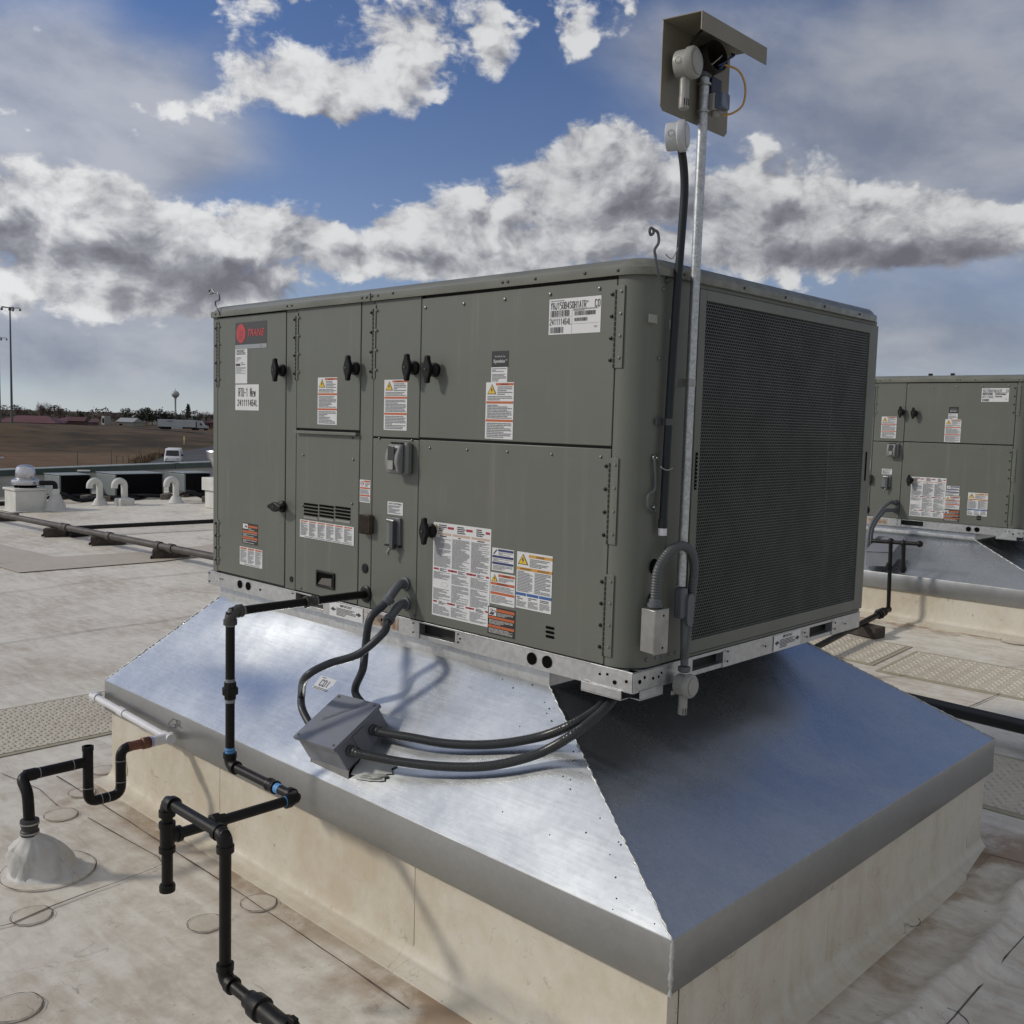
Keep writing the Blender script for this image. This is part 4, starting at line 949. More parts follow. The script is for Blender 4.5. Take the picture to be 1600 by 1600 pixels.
# moulded grips and plugs
x0, z1 = fx(495, 890); x1, z0 = fx(523, 922)
b = MB(); t = .009
b.box((x0, -.006, z0), (x1, .0005, z0 + t)); b.box((x0, -.006, z1 - t), (x1, .0005, z1)); b.box((x0, -.006, z0 + t), (x0 + t, .0005, z1 - t)); b.box((x1 - t, -.006, z0 + t), (x1, .0005, z1 - t)); grip = b.build('inspection_window', BLACKP, burn, bev=.002)
b = MB(); b.box((x0 + t, -.0012, z0 + t), (x1 - t, .0, z1 - t)); b.build('window_recess', DARK, burn)
b = MB(); b.prism([(x0 + t + .002, -.0016, z0 + t + .002), (x1 - t - .012, -.0016, z0 + t + .002), (x1 - t - .012, -.0016, z1 - t - .016), (x0 + t + .030, -.0016, z0 + t + .03)], (0, -.0006, 0)); b.build('window_recess', mat('recess_lit_paint', (.10, .09, .08), .5), burn)  # lit part of the recess, painted as a lighter flat shape
b = MB(); x, z = fx(570, 888); b.lathe((x, .001, z), (0, -1, 0), [(.020, 0), (.020, .002), (.016, .0035)], 24); x, z = fx(455, 905); b.lathe((x, .001, z), (0, -1, 0), [(.013, 0), (.013, .0015)], 20)
b.build('hole_plug', BLACKP, unit)
b = MB(); x, z = fx(572, 928); b.lathe((x, .001, z), (0, -1, 0), [(.034, 0), (.034, .006), (.028, .010), (.020, .011)], 24); b.build('pipe_grommet', BLACKP, unit)
# bare vent hood with mesh
p_ = pl(560, 803, 1, -.028); q_ = pl(575, 836, 1, -.028); x0, z1, x1, z0 = p_.x, p_.z, q_.x, q_.z
b = MB(); b.box((x0, -.028, z0), (x1, .001, z1)); b.build('vent_hood', mat('mesh_metal', (.12, .095, .075), .5, metal=.5, var=.3, vscale=60), unit, bev=.006)
b = MB()
for i in range(9):
    for j in range(17):
        b.lathe((x0 + (x1 - x0) * (i + .5 + .5 * (j % 2)) / 9.6, -.0285, z0 + (z1 - z0) * (j + .7) / 17.4), (0, -1, 0), [(.0022, 0), (.002, .0006)], 5)
b.build('hood_hole', DARK, unit, kind='stuff')
# receptacle cover
p_ = pl(603, 690, 1, -.058); q_ = pl(623, 744, 1, -.058); x0, z1, x1, z0 = p_.x, p_.z, q_.x, q_.z
b = MB(); xm = x0 + .02
b.box((x0 + .012, -.03, z0 + .004), (x1 + .012, .001, z1)); rc = b.build('receptacle_cover', mat('cover_back_grey', (.16, .165, .165), .45), ctl, bev=.01)
b = MB(); cx_ = (x0 + x1) / 2 - .002; hw = (x1 - x0) / 2 - .001
pr = [(-.034, z0 + .002), (-.056, z0 + .012), (-.064, z0 + .05), (-.062, z1 - .05), (-.050, z1 - .012), (-.032, z1 - .004)]
b.prism([(cx_ - hw, y, z) for y, z in pr], (2 * hw, 0, 0)); b.build('cover_flap', mat('cover_grey', (.20, .205, .205), .4), ctl, bev=.006)
b = MB(); zc_ = (z0 + z1) / 2; b.box((cx_ - .019, -.0655, zc_ - .042), (cx_ + .019, -.0605, zc_ + .048)); b.build('cover_window', mat('smoked_window', (.05, .05, .05), .25), ctl, bev=.002)
b = MB(); b.box((cx_ - .014, -.068, zc_ - .040), (cx_ + .016, -.0657, zc_ - .006)); b.build('white_receptacle', WPL, ctl)
b = MB()
for k in range(4): b.box((cx_ - .028 + k * .017, -.0445, z1 - .006), (cx_ - .019 + k * .017, -.026, z1 - .0012))
b.build('cover_window', BLACKP, ctl)
# disconnect switch with hasp
x0, z1 = fx(607, 807); x1, z0 = fx(627, 853)
b = MB(); b.box((x0, -.010, z0), (x1, .001, z1)); b.box((x0 - .003, -.018, z0 - .006), (x1 + .004, .001, z0 - .0005), 1); b.build('disconnect_plate', [mat('disconnect_grey', (.16, .165, .17), .4, metal=.3), BLACKP], ctl, bev=.0015)
b = MB(); b.tube([(x0 + .01, -.012, z1 - .014), (x0 + .02, -.022, z1 - .01), (x1 - .018, -.022, z1 - .012)], .006, 10); b.box((x1 - .038, -.03, z1 - .12), (x1 - .018, -.0105, z1 - .012), 1); b.tube([(x1 - .03, -.03, z1 - .115), (x1 - .045, -.032, z1 - .135), (x1 - .038, -.03, z1 - .142)], .006, 10)
b.build('disconnect_handle', [STEEL, mat('handle_dark', (.06, .065, .07), .4)], ctl, bev=.001)

# IMPORTANT labels on the rails
def important(s, name='rail_label', par_=unit):
    s.rect(0, 0, 1, 1, WHITE, 0).text('IMPORTANT', .33, .74, .68, .92, INK, 1, .02).lines(.22, .12, .8, .68, 6, INK, .5, 3).poly([(.04, .5), (.13, .66), (.13, .56), (.19, .56), (.19, .44), (.13, .44), (.13, .34)], INK).poly([(.96, .5), (.87, .66), (.87, .56), (.81, .56), (.81, .44), (.87, .44), (.87, .34)], INK)
    return s.build(name, par_)
a_, c_ = fx(515, 938), fx(562, 968)
important(Sticker((.955, -.0016, ZB + .003), (.225, 0, 0), (0, 0, .060), (0, -1, 0)))
important(Sticker((L + .0016, .865, ZB + .003), (0, .205, 0), (0, 0, .060), (1, 0, 0)))

# hold-open hooks: one upright at each front corner, one lying on the corner panel
def hook(pts, r=.0045, name='hold_open_hook'):
    b = MB(); P = [Vector(p) for p in pts]; q = []
    for i in range(len(P) - 1):            # Catmull-Rom smoothing
        p0, p1, p2, p3 = P[max(i - 1, 0)], P[i], P[i + 1], P[min(i + 2, len(P) - 1)]
        for k in range(6):
            t = k / 6; q.append(.5 * ((2 * p1) + (p2 - p0) * t + (2 * p0 - 5 * p1 + 4 * p2 - p3) * t * t + (3 * p1 - p0 - 3 * p2 + p3) * t ** 3))
    q.append(P[-1]); b.tube(q, r, 8); return b.build(name, mat('hook_grey', (.075, .085, .09), .4), unit)
def spline(P, k=6):
    P = [Vector(p) for p in P]; q = []
    for i in range(len(P) - 1):
        p0, p1, p2, p3 = P[max(i - 1, 0)], P[i], P[i + 1], P[min(i + 2, len(P) - 1)]
        for j in range(k):
            t = j / k; q.append(.5 * ((2 * p1) + (p2 - p0) * t + (2 * p0 - 5 * p1 + 4 * p2 - p3) * t * t + (3 * p1 - p0 - 3 * p2 + p3) * t ** 3))
    q.append(P[-1]); return q
hk = [(1033, 442), (1028, 425), (1025, 408), (1024, 399), (1023, 390), (1029, 379), (1028, 364), (1022, 359), (1017, 356), (1015, 361), (1017, 367), (1021, 364), (1021, 358)]
hook([pl(u, v, 0, L + .020) for u, v in hk], .0042)
hk = [(343, 492), (340, 484), (337, 478), (337, 471), (343, 468), (341, 459), (335, 457), (331, 452), (327, 454), (328, 459), (333, 458)]
hook([pl(u, v, 1, -.016) for u, v in hk], .0038)
hk = [(1023, 716), (1024, 745), (1023, 765), (1017, 771), (1013, 776), (1013, 792), (1017, 797), (1022, 800), (1024, 795), (1021, 792)]
hook([pl(u, v, 0, L + .004) for u, v in hk], .0042)
b = MB()
p = pl(1023, 716, 0, L - .003); b.lathe(p, (1, 0, 0), [(.013, 0), (.013, .004), (.006, .005), (.006, .012)], 14); p = pl(1041, 438, 0, L - .003); b.lathe(p, (1, 0, 0), [(.007, 0), (.007, .012)], 12)
for u, v in ((1037, 452), (1030, 560), (1011, 1031), (1025, 1027), (1034, 1024), (1056, 1019), (1045, 1022)): b.lathe(pl(u, v, 0, L - .0035), (1, 0, 0), [(.006, 0), (.005, .003), (.001, .0045)], 10)
b.build('screw', ZINC, unit)
b = MB()
for u, v in ((1022, 885), (1020, 936)): b.lathe(pl(u, v, 0, L - .0035), (1, 0, 0), [(.024, 0), (.024, .0008)], 24)
b.build('knockout_hole', DARK, unit)
b = MB(); b.box((L - .0035, .013, 2.11), (L - .0025, .055, 2.135)); b.box((L - .0035, .118, 2.10), (L - .0025, .142, 2.128)); o = b.build('torn_tape', WPL, unit); o['only_first'] = 1

# ================================================================== SECOND UNIT: a copy of the first
unit2 = copy_tree(unit); unit2.location.x += U2[0]; unit2.location.y += U2[1]
unit2['label'] = 'olive grey packaged rooftop unit standing further back at the right edge'
for ch in unit2.children_recursive:
    if ch.get('shift'): ch.location.x += .06; ch.location.z -= .045
# ================================================================== PIPING
def fitting_elbow(b, c, d1_, d2_, r, m=0):
    """short-radius threaded elbow at corner c between directions d1 and d2"""
    c, d1_, d2_ = Vector(c), Vector(d1_).normalized(), Vector(d2_).normalized(); R = r * 1.9
    pts = [c + d1_ * R * (1 - t) ** 2 + d2_ * R * t ** 2 for t in [k / 8 for k in range(9)]]
    b.tube(pts, r * 1.28, 14, m)
    for d in (d1_, d2_): b.cyl(c + d * R * .85, c + d * R * 1.45, r * 1.48, n=16, m=m)
def fitting_union(b, c, d, r, m=0):
    c, d = Vector(c), Vector(d).normalized(); b.lathe(c - d * r * 1.9, d, [(r * 1.25, 0), (r * 1.3, r * .9), (r * 1.75, r * 1.1), (r * 1.75, r * 2.5), (r * 1.4, r * 2.7), (r * 1.3, r * 3.8)], 8, m)
def fitting_coupling(b, c, d, r, m=0):
    c, d = Vector(c), Vector(d).normalized(); b.lathe(c - d * r * 1.3, d, [(r * 1.0, 0), (r * 1.4, 0), (r * 1.4, r * .6), (r * 1.28, r * .8), (r * 1.28, r * 1.9), (r * 1.4, r * 2.1), (r * 1.4, r * 2.6), (r, r * 2.6)], 16, m)
def one(name, parent, m, fn, **k):
    b = MB(); fn(b); return b.build(name, m, parent, **k)

GR = .0165
X, Y, Z = Vector((1, 0, 0)), Vector((0, 1, 0)), Vector((0, 0, 1))
P = [Vector(p) for p in ((1.197, -.006, 1.10), (1.197, -.605, 1.10), (1.197, -.605, .541), (1.621, -.605, .541), (1.621, -1.06, .541))]
TOP, BOT = Vector((1.621, -1.06, .651)), Vector((1.621, -1.06, .382)); A_, B_, C_, D_ = Vector((1.954, -1.06, .651)), Vector((1.954, -1.06, .239)), Vector((2.085, -1.06, .236)), Vector((2.50, -1.06, .230))
gas = thing('gas_pipe', (1.6, -.8, 0), 'black iron gas pipe stepping down from the near unit past its galvanized adapter', 'gas pipe', 'black iron gas pipes')
for a, c in ((P[0], P[1]), (P[1], P[2]), (P[2], P[3]), (P[3], P[4]), (TOP, BOT), (TOP, A_), (A_, B_), (B_, C_)):
    one('pipe', gas, BLACKI, lambda b: b.cyl(a, c, GR, n=16))
for c, d1_, d2_ in ((P[1], Y, -Z), (P[2], Z, X), (P[3], -X, -Y), (TOP, -Z, X), (A_, -X, -Z), (B_, Z, (C_ - B_))):
    one('elbow', gas, BLACKI if c is not P[1] else mat('weathered_iron', (.05, .048, .045), .5, bump=.2, bscale=200), lambda b: fitting_elbow(b, c, d1_, d2_, GR))
one('coupling', gas, mat('weathered_iron', (.05, .048, .045), .5), lambda b: fitting_coupling(b, (1.197, -.268, 1.10), Y, GR))
one('union', gas, BLACKI, lambda b: fitting_union(b, (1.197, -.605, .815), Z, GR))
one('coupling', gas, BLACKI, lambda b: fitting_coupling(b, (1.475, -.605, .541), X, GR))
one('union', gas, BLACKI, lambda b: fitting_union(b, (1.621, -.901, .541), Y, GR))
def teefit(b, c, r): b.cyl(c - Z * r * 2.6, c + Z * r * 2.6, r * 1.28, n=16); b.cyl(c + Z * r * 1.8, c + Z * r * 2.8, r * 1.48, n=16); b.cyl(c - Z * r * 2.8, c - Z * r * 1.8, r * 1.48, n=16); b.cyl(c, c + Y * r * 2.4, r * 1.28, n=16); b.cyl(c + Y * r * 1.8, c + Y * r * 2.6, r * 1.48, n=16)
one('tee', gas, BLACKI, lambda b: teefit(b, P[4], GR))
one('end_cap', gas, BLACKI, lambda b: b.lathe(BOT - Z * .012, Z, [(GR * .9, 0), (GR * 1.4, .004), (GR * 1.45, .02), (GR * 1.3, .026), (GR, .027)], 16))
dr = (D_ - C_).normalized()
one('reducer', gas, BLACKI, lambda b: b.lathe(C_ - dr * .01, dr, [(GR, 0), (GR * 1.5, .003), (GR * 1.5, .02), (GR * 2.0, .035), (GR * 2.05, .07), (GR * 1.75, .073)], 18))
one('pipe', gas, BLACKI, lambda b: b.cyl(C_ + dr * .06, D_, GR * 1.6, n=18))
one('reducer', gas, BLACKI, lambda b: b.lathe(C_ + dr * .155, dr, [(GR * 1.6, 0), (GR * 2.0, .003), (GR * 2.0, .03), (GR * 1.7, .033)], 18))
one('valve_lever', gas, BLACKI, lambda b: b.box((C_.x + .19, -1.068, C_.z + .0), (C_.x + .215, -1.052, C_.z + .045)), bev=.002)
def seal(par_, lst, m):
    for c, d in lst: one('thread_seal', par_, m, lambda b: b.cyl(Vector(c) - Vector(d) * .006, Vector(c) + Vector(d) * .006, GR * 1.07, n=16))
seal(gas, (((1.621, -.648, .541), Y), ((1.505, -.605, .541), X), ((1.518, -.605, .541), X), ((1.197, -.605, .592), Z), ((1.197, -.605, .60), Z)), TAPE)
seal(gas, (((1.197, -.243, 1.10), Y), ((1.197, -.605, 1.055), Z), ((1.197, -.605, .777), Z), ((1.197, -.605, .852), Z), ((1.197, -.556, 1.10), Y), ((1.60, -.605, .541), X)), GREYT)

# ---- condensate drain: white pipe along the flange, copper stub, black trap, boot
DR = .021
drain = thing('drain_pipe', (.38, -.75, 0), 'white and black condensate drain with copper stub and trap, left of the near curb', 'drain pipe')
T = Vector((.383, -.43, .401)); WL = Vector((-.36, -.43, .425)); CE = Vector((.383, -.60, .401)); E1 = Vector((.383, -.638, .401)); LO = Vector((.383, -.638, .206)); L2 = Vector((.383, -.774, .206)); UPP = Vector((.383, -.774, .377)); L3 = Vector((.383, -1.012, .377))
one('white_pipe', drain, WPVC, lambda b: b.cyl(T, WL, .017, n=16))
one('white_elbow', drain, WPVC, lambda b: (b.cyl(WL + X * .045, WL - X * .014, .0215, n=16), b.cyl(WL + Y * .03, WL - Y * .015, .0215, n=16)))
one('white_coupling', drain, WPVC, lambda b: b.cyl(T.lerp(WL, .55), T.lerp(WL, .55) + (WL - T).normalized() * .055, .021, n=16))
one('white_tee', drain, WPVC, lambda b: (b.cyl(T + X * .03, T - X * .045, .0225, n=16), b.cyl(T + Y * .02, T - Y * .085, .0225, n=16)))
one('copper_stub', drain, COP, lambda b: b.lathe(T - Y * .080, -Y, [(.023, 0), (.025, .003), (.025, .034), (.021, .038), (.020, .085), (.0215, .086), (.0215, .10), (.018, .101)], 18))
one('purple_primer', drain, mat('solvent_primer', (.30, .33, .55), .5), lambda b: b.cyl(T - Y * .070, T - Y * .078, .0232, n=16))
def bend(b, pts, r, k=6, R=.04):
    pts = [Vector(p) for p in pts]; q = [pts[0]]
    for i in range(1, len(pts) - 1):
        a, c = (pts[i - 1] - pts[i]).normalized(), (pts[i + 1] - pts[i]).normalized()
        for j in range(k + 1): t = j / k; q.append(pts[i] + a * R * (1 - t) ** 2 + c * R * t ** 2)
    q.append(pts[-1]); b.tube(q, r, 16)
one('u_trap', drain, ABS, lambda b: bend(b, [CE + Y * .0, E1, LO, L2, L2 + Z * .06], DR))
for c, d in ((E1 - Z * .05, Z), (LO + Z * .055, Z), (LO - Y * .055, Y), (L2 + Z * .062, Z), (LO - Y * .085, Y)):
    one('glue_bead', drain, GREYT, lambda b: b.cyl(c - d * .0015, c + d * .0015, DR + .0012, n=18))
one('trap_riser', drain, ABS, lambda b: (b.cyl(L2 + Z * .055, UPP + Z * .045, DR * .98, n=18), b.lathe(UPP + Z * .045, Z, [(DR * .98, 0), (DR * 1.08, .002), (DR * 1.08, .02), (DR * .8, .021), (DR * .8, .005)], 18)))
one('outlet_pipe', drain, ABS, lambda b: (bend(b, [UPP, L3 + Y * .03, L3 + Vector((.0, -.022, 0)), (.44, -1.03, .33), (.455, -1.03, .20)], DR, R=.028), b.cyl(L3 + Y * .035, L3 - Y * .008, DR * 1.15, n=18)))
one('glue_bead', drain, GREYT, lambda b: b.cyl(UPP - Y * .06, UPP - Y * .063, DR + .0012, n=18)); one('glue_bead', drain, GREYT, lambda b: b.cyl(UPP - Y * .19, UPP - Y * .193, DR + .0012, n=18))
BC = Vector((.455, -1.03, 0))
one('rubber_coupling', drain, mat('rubber_coupling', (.03, .03, .03), .55), lambda b: b.lathe(BC + Z * .165, Z, [(.026, 0), (.033, .002), (.034, .02), (.030, .024), (.031, .040), (.035, .044), (.034, .062), (.022, .064)], 22))
one('hose_clamp', drain, STEEL, lambda b: b.cyl(BC + Z * .175, BC + Z * .181, .0348, n=22)); one('hose_clamp', drain, STEEL, lambda b: b.cyl(BC + Z * .212, BC + Z * .218, .0355, n=22))
def bootfn(b, c, h, r0, r1, seed, flare=.035, amp=.10):
    rr = random.Random(seed); n = 40; ph = [rr.uniform(0, 6.28) for _ in range(5)]; vs = []; prof = [(0, 1.0 + flare / r0), (.02, 1.0 + .3 * flare / r0), (.08, 1.0), (.25, .93), (.45, .83), (.62, .70), (.78, .52), (.90, .40), (1, .36)]
    for t, k in prof:
        for i in range(n):
            a = 2 * math.pi * i / n; w_ = 1 + amp * math.sin(math.pi * min(1, t * 1.15 + .08)) * (math.sin(3 * a + ph[0] + t * 2) * .5 + math.sin(5 * a + ph[1] - t * 5) * .45 + math.sin(9 * a + ph[2] + t * 9) * .25)
            r = (r0 * k if t < .9 else max(r1, r0 * k * .0 + r1 * 1.05)) * w_; vs.append((c[0] + r * math.cos(a) * 1.12, c[1] + r * math.sin(a) * .98, c[2] + .004 + h * t))
    b.addv(vs, [(j * n + i, j * n + (i + 1) % n, (j + 1) * n + (i + 1) % n, (j + 1) * n + i) for j in range(len(prof) - 1) for i in range(n)] + [tuple(range((len(prof) - 1) * n, len(prof) * n))])
def hand_boot(b):
    """field-wrapped membrane boot: lopsided, with a wide fold on the far side"""
    rr = random.Random(4); n = 56; vs = []; c = Vector((.44, -.985, 0)); rows = [(0, .125, .06), (.006, .108, .05), (.02, .100, .045), (.05, .095, .05), (.085, .092, .04), (.112, .084, .02), (.132, .066, .01), (.148, .046, 0), (.160, .035, 0), (.174, .030, 0)]
    for h, r, sx in rows:
        for i in range(n):
            a = 2 * math.pi * i / n; fold = 1 + (.07 * math.sin(4 * a + 1 + h * 26) + .09 * abs(math.sin(5.5 * a + 2 - h * 30)) - .08 * abs(math.sin(8 * a - h * 45)) + .02 * math.sin(17 * a + h * 90)) * (1 if h < .14 else .3) * (h > .01)
            k = min(1, h / .172); cc = c.lerp(Vector((.455, -1.03, 0)), k)
            ex = 1 + .35 * (1 - k) * max(0, math.cos(a - .9))
            vs.append((cc.x + r * ex * fold * math.cos(a), cc.y + r * ex * fold * math.sin(a), h + .004))
    b.addv(vs, [(j * n + i, j * n + (i + 1) % n, (j + 1) * n + (i + 1) % n, (j + 1) * n + i) for j in range(len(rows) - 1) for i in range(n)])
one('pipe_boot', drain, BOOTM, hand_boot, angle=80)
c = gp(72, 1362)
bb = MB(); bb.lathe((.46, -.965, .001), Z, [(.172, 0), (.172, .003), (.165, .0042), (.001, .0044)], 36, cap=False); bb.build('membrane_patch', ROOFM, roof); ring(Vector((.46, -.965, 0)), .174, .174, .0035)

# ---- junction box on its bracket
jp = Vector((1.39, -.468, .664)); E1_, E2_, E3_ = Vector((.998, -.011, .065)), Vector((-.023, .864, .503)), Vector((-.062, -.503, .862))
JS = 1.022; jp = Vector(CAM) + (jp - Vector(CAM)) * JS; JW, JL, JH = .247 * JS, .233 * JS, .108 * JS
jb = thing('junction_box', jp - E3_ * JH, 'blue grey steel junction box tilted on the near adapter slope, four conduits entering it', 'junction box', 'grey junction boxes on the adapters')
one('box_body', jb, BOXP, lambda b: b.obox(jp + E1_ * .008 + E2_ * .008 - E3_ * JH, E1_ * (JW - .016), E2_ * (JL - .016), E3_ * (JH - .003)), bev=.002)
def lidfn(b): b.obox(jp - E3_ * .003, E1_ * JW, E2_ * JL, E3_ * .003); b.obox(jp - E3_ * .014, E1_ * JW, E2_ * .002, E3_ * .012); b.obox(jp - E3_ * .014, E1_ * .002, E2_ * JL, E3_ * .012); b.obox(jp - E3_ * .014 + E1_ * (JW - .002), E1_ * .002, E2_ * JL, E3_ * .012)
one('box_lid', jb, BOXP, lidfn)
for i, j in ((.07, .06), (.93, .06), (.07, .94), (.93, .94)): one('screw', jb, ZINC, lambda b: b.lathe(jp + E1_ * JW * i + E2_ * JL * j, E3_, [(.006, 0), (.005, .003), (.001, .004)], 10))
s = Sticker(jp + E1_ * .06 + E2_ * .10, E2_ * .10 + E1_ * .11, (-E1_ * .012 + E2_ * .012), E3_); s.lines(0, 0, 1, 1, 1, mat('embossing', (.14, .15, .175), .45), .8, 2); s.build('embossed_mark', jb)
def bracket(b):
    h = jp + E1_ * .015 + E2_ * .02 - E3_ * (JH + .001)
    for dx in (0, JW - .05):
        a = h + E1_ * dx; b.obox(a, E1_ * .02, E2_ * (JL - .04), -E3_ * .003)
        lo = Vector((a.x, a.y, 0)); lo.z = .505 + (lo.y + .388) * .41 / .428; b.obox(Vector((a.x, a.y, lo.z)), E1_ * .02, Vector((0, .003, .003)), Z * max(.02, a.z - lo.z - .001))
        t = a + E2_ * (JL - .045); lz = .505 + (t.y + .388) * .41 / .428; b.obox(Vector((t.x, t.y, lz)), E1_ * .02, Vector((0, .003, .003)), Z * max(.02, t.z - lz - .001))
def saddle(b):
    h = jp - E3_ * (JH + .004); tp_ = [h + E1_ * (JW * i) + E2_ * (JL * j) for i, j in ((.04, .05), (.96, .05), (.96, .9), (.04, .9))]
    bt_ = [Vector((p.x, p.y, .500 + (p.y + .388) * .41 / .428)) for k, p in enumerate(tp_)]
    b.addv(bt_ + tp_, [(0, 3, 2, 1), (4, 5, 6, 7), (0, 1, 5, 4), (1, 2, 6, 5), (2, 3, 7, 6), (3, 0, 4, 7)])
one('saddle', jb, GALF, saddle, bev=.002)
one('side_strap', jb, BOXP, lambda b: (b.obox(jp + E1_ * (JW - .0078) + E2_ * .085 - E3_ * (JH + .02), E1_ * .003, E2_ * .055, E3_ * (JH + .0)), b.obox(jp + E1_ * (JW - .0078) + E2_ * .085 - E3_ * (JH + .02), E1_ * .05, E2_ * .055, -E3_ * .003)))
# sheet metal saddle below the box and the dabs of sealant
q0, q1, q2, q3 = onslope(482, 1190, .012), onslope(548, 1207, .012), onslope(562, 1228, .006), onslope(492, 1203, .006)
0 and one('saddle_plate', jb, GALF, lambda b: b.prism([onslope(484, 1187, .02), onslope(545, 1207, .02), onslope(558, 1226, .012), onslope(490, 1207, .012)], SLN * .003))
rr = random.Random(8)
def blob(b, cu, cv, ru, rv, h, n=26, seed=0):
    rr = random.Random(seed); pts = []; ins = []
    for i in range(n):
        a = 2 * math.pi * i / n; k = rr.uniform(.78, 1.15); pts.append(onslope(cu + ru * k * math.cos(a), cv + rv * k * math.sin(a), .004)); ins.append(onslope(cu + ru * k * .75 * math.cos(a), cv + rv * k * .75 * math.sin(a), h * rr.uniform(.6, 1.2)))
    c = onslope(cu, cv, h); b.addv(pts + ins + [c], [(i, (i + 1) % n, n + (i + 1) % n, n + i) for i in range(n)][::1] + [(n + i, n + (i + 1) % n, 2 * n) for i in range(n)])
one('sealant_patch', jb, mat('sealant_patch', (.36, .375, .37), .6, bump=.4, bscale=30, var=.2), lambda b: blob(b, 580, 1201, 36, 19, .007, 30, 3), angle=80)
one('sealant_patch', jb, CAULK, lambda b: (blob(b, 583, 1213, 22, 5, .012, 22, 6)), angle=80)

# ---- flexible conduits
CR = .0148
def ribbed(P, r=CR, k=14, rib=.0004, name='sheath', m=None, parent=None):
    q = spline(P, k); Ls = [0]
    for a, c in zip(q[:-1], q[1:]): Ls.append(Ls[-1] + (c - a).length)
    N = int(Ls[-1] / .0042); qq = []; j = 0
    for i in range(N + 1):
        s_ = Ls[-1] * i / N
        while j < len(Ls) - 2 and Ls[j + 1] < s_: j += 1
        t = (s_ - Ls[j]) / max(1e-6, Ls[j + 1] - Ls[j]); qq.append(q[j].lerp(q[j + 1], min(1, t)))
    b = MB(); b.tube(qq, r, 12, rf=lambda i: r + rib * math.sin(i * math.pi / 1.0 + .5 * math.pi)); return b.build(name, m or GREYP, parent)
def connector(par_, c, d, name='connector', r=.0195, m=None):
    c, d = Vector(c), Vector(d).normalized(); return one(name, par_, m or GREYPL, lambda b: b.lathe(c, d, [(r, 0), (r * 1.25, .002), (r * 1.25, .010), (r * 1.0, .013), (r * 1.0, .024), (r * 1.2, .026), (r * 1.2, .040), (r * .9, .044)], 14))
WC = 'grey flexible conduit '
def wallconduit(u, v, tail, label, r=CR):
    x, z = fx(u, v); o = thing('flexible_conduit', (x, 0, z), label, 'conduit', 'grey flexible conduits at the near unit')
    p0 = Vector((x, -.001, z)); e = pl(u - 27, v + 25, 1, -.085); d = (tail[0] - e).normalized(); one('elbow', o, GREYPL, lambda b: (b.lathe(p0, -Y, [(.026, 0), (.026, .006), (.019, .008), (.019, .014)], 18), b.tube(spline([p0 - Y * .012, p0 - Y * .030, p0.lerp(e, .55) - Y * .018, e], 6), .0175, 14)))

    one('gland', o, GREYPL, lambda b: b.lathe(e - d * .012, d, [(.018, 0), (.0225, .002), (.0225, .016), (.019, .018), (.019, .03), (.0165, .032)], 12))
    ribbed([e + d * .005, e + d * .035] + tail, parent=o); return o
J = lambda i, j, k: jp + E1_ * JW * i + E2_ * JL * j - E3_ * JH * k
wallconduit(634, 912, [pl(578, 968, 1, -.16), pl(571, 1010, 1, -.17), pl(567, 1045, 1, -.20), onslope(555, 1082, .06), J(.62, 1.02, .6)], 'grey flexible conduit from the upper wall fitting down behind the junction box')
wallconduit(635, 943, [pl(598, 990, 1, -.17), pl(560, 1022, 1, -.24), pl(512, 1038, 1, -.32), pl(478, 1058, 1, -.38), onslope(471, 1085, .10), onslope(473, 1110, .08), J(-.02, .34, .5)], 'grey flexible conduit looping left from the lower wall fitting to the box corner')
o = thing('flexible_conduit', J(1, .75, .6), 'upper of the two dark ribbed conduits sweeping right from the junction box', 'conduit', 'grey flexible conduits at the near unit')
p = J(1.0, .70, .55) - E1_ * .006; connector(o, p, E1_, r=.0165, m=mat('dark_gland', (.035, .038, .045), .4))
RIB = mat('ribbed_conduit', (.030, .032, .034), .28, spec=.4)
ribbed([p + E1_ * .03, p + E1_ * .07, onslope(640, 1152, .05), onslope(700, 1162, .035), onslope(770, 1163, .03), onslope(840, 1152, .05), onslope(890, 1134, .10), pl(928, 1112, 1, -.02), pl(955, 1085, 1, .10), pl(964, 1060, 1, .18)], m=RIB, rib=.0009, parent=o)
o = thing('flexible_conduit', J(1, .2, .7), 'lower of the two dark ribbed conduits sweeping right from the junction box', 'conduit', 'grey flexible conduits at the near unit')
p = J(1.0, .22, .5) - E1_ * .006; connector(o, p, E1_, r=.0165, m=mat('dark_gland', (.035, .038, .045), .4))
ribbed([p + E1_ * .03, p + E1_ * .07, onslope(630, 1191, .055), onslope(700, 1198, .04), onslope(770, 1196, .035), onslope(840, 1178, .05), onslope(895, 1148, .11), pl(935, 1117, 1, -.03), pl(958, 1092, 1, .06), pl(972, 1065, 1, .14)], m=RIB, rib=.0009, parent=o)

# ================================================================== SENSOR MAST
MX, MY = 2.562, .190
mast = thing('sensor_mast', (MX, MY, 1.28), 'tall galvanized mast with hood and sensors rising past the near unit corner', 'sensor mast')
one('mast_pole', mast, PIPEG, lambda b: b.cyl((MX, MY - .003, 1.30), (MX, MY + .004, 2.868), .0149, n=20))
one('conduit_body', mast, GREYPL, lambda b: b.box((MX - .017, MY - .017, 1.195), (MX + .017, MY + .017, 1.295)), bev=.008)
one('body_cover', mast, GREYPL, lambda b: b.prism([(MX + .017, MY + .022 + .018 * math.cos(t), 1.222 + (.032 if math.sin(t) >= 0 else -.032) + .020 * math.sin(t)) for t in np.linspace(0, 2 * math.pi, 24)[:-1]], (.008, 0, 0)))
for z in (1.182, 1.262): one('screw', mast, ZINC, lambda b: b.lathe((MX + .025, MY + .022, z), X, [(.0035, 0), (.002, .002)], 8))
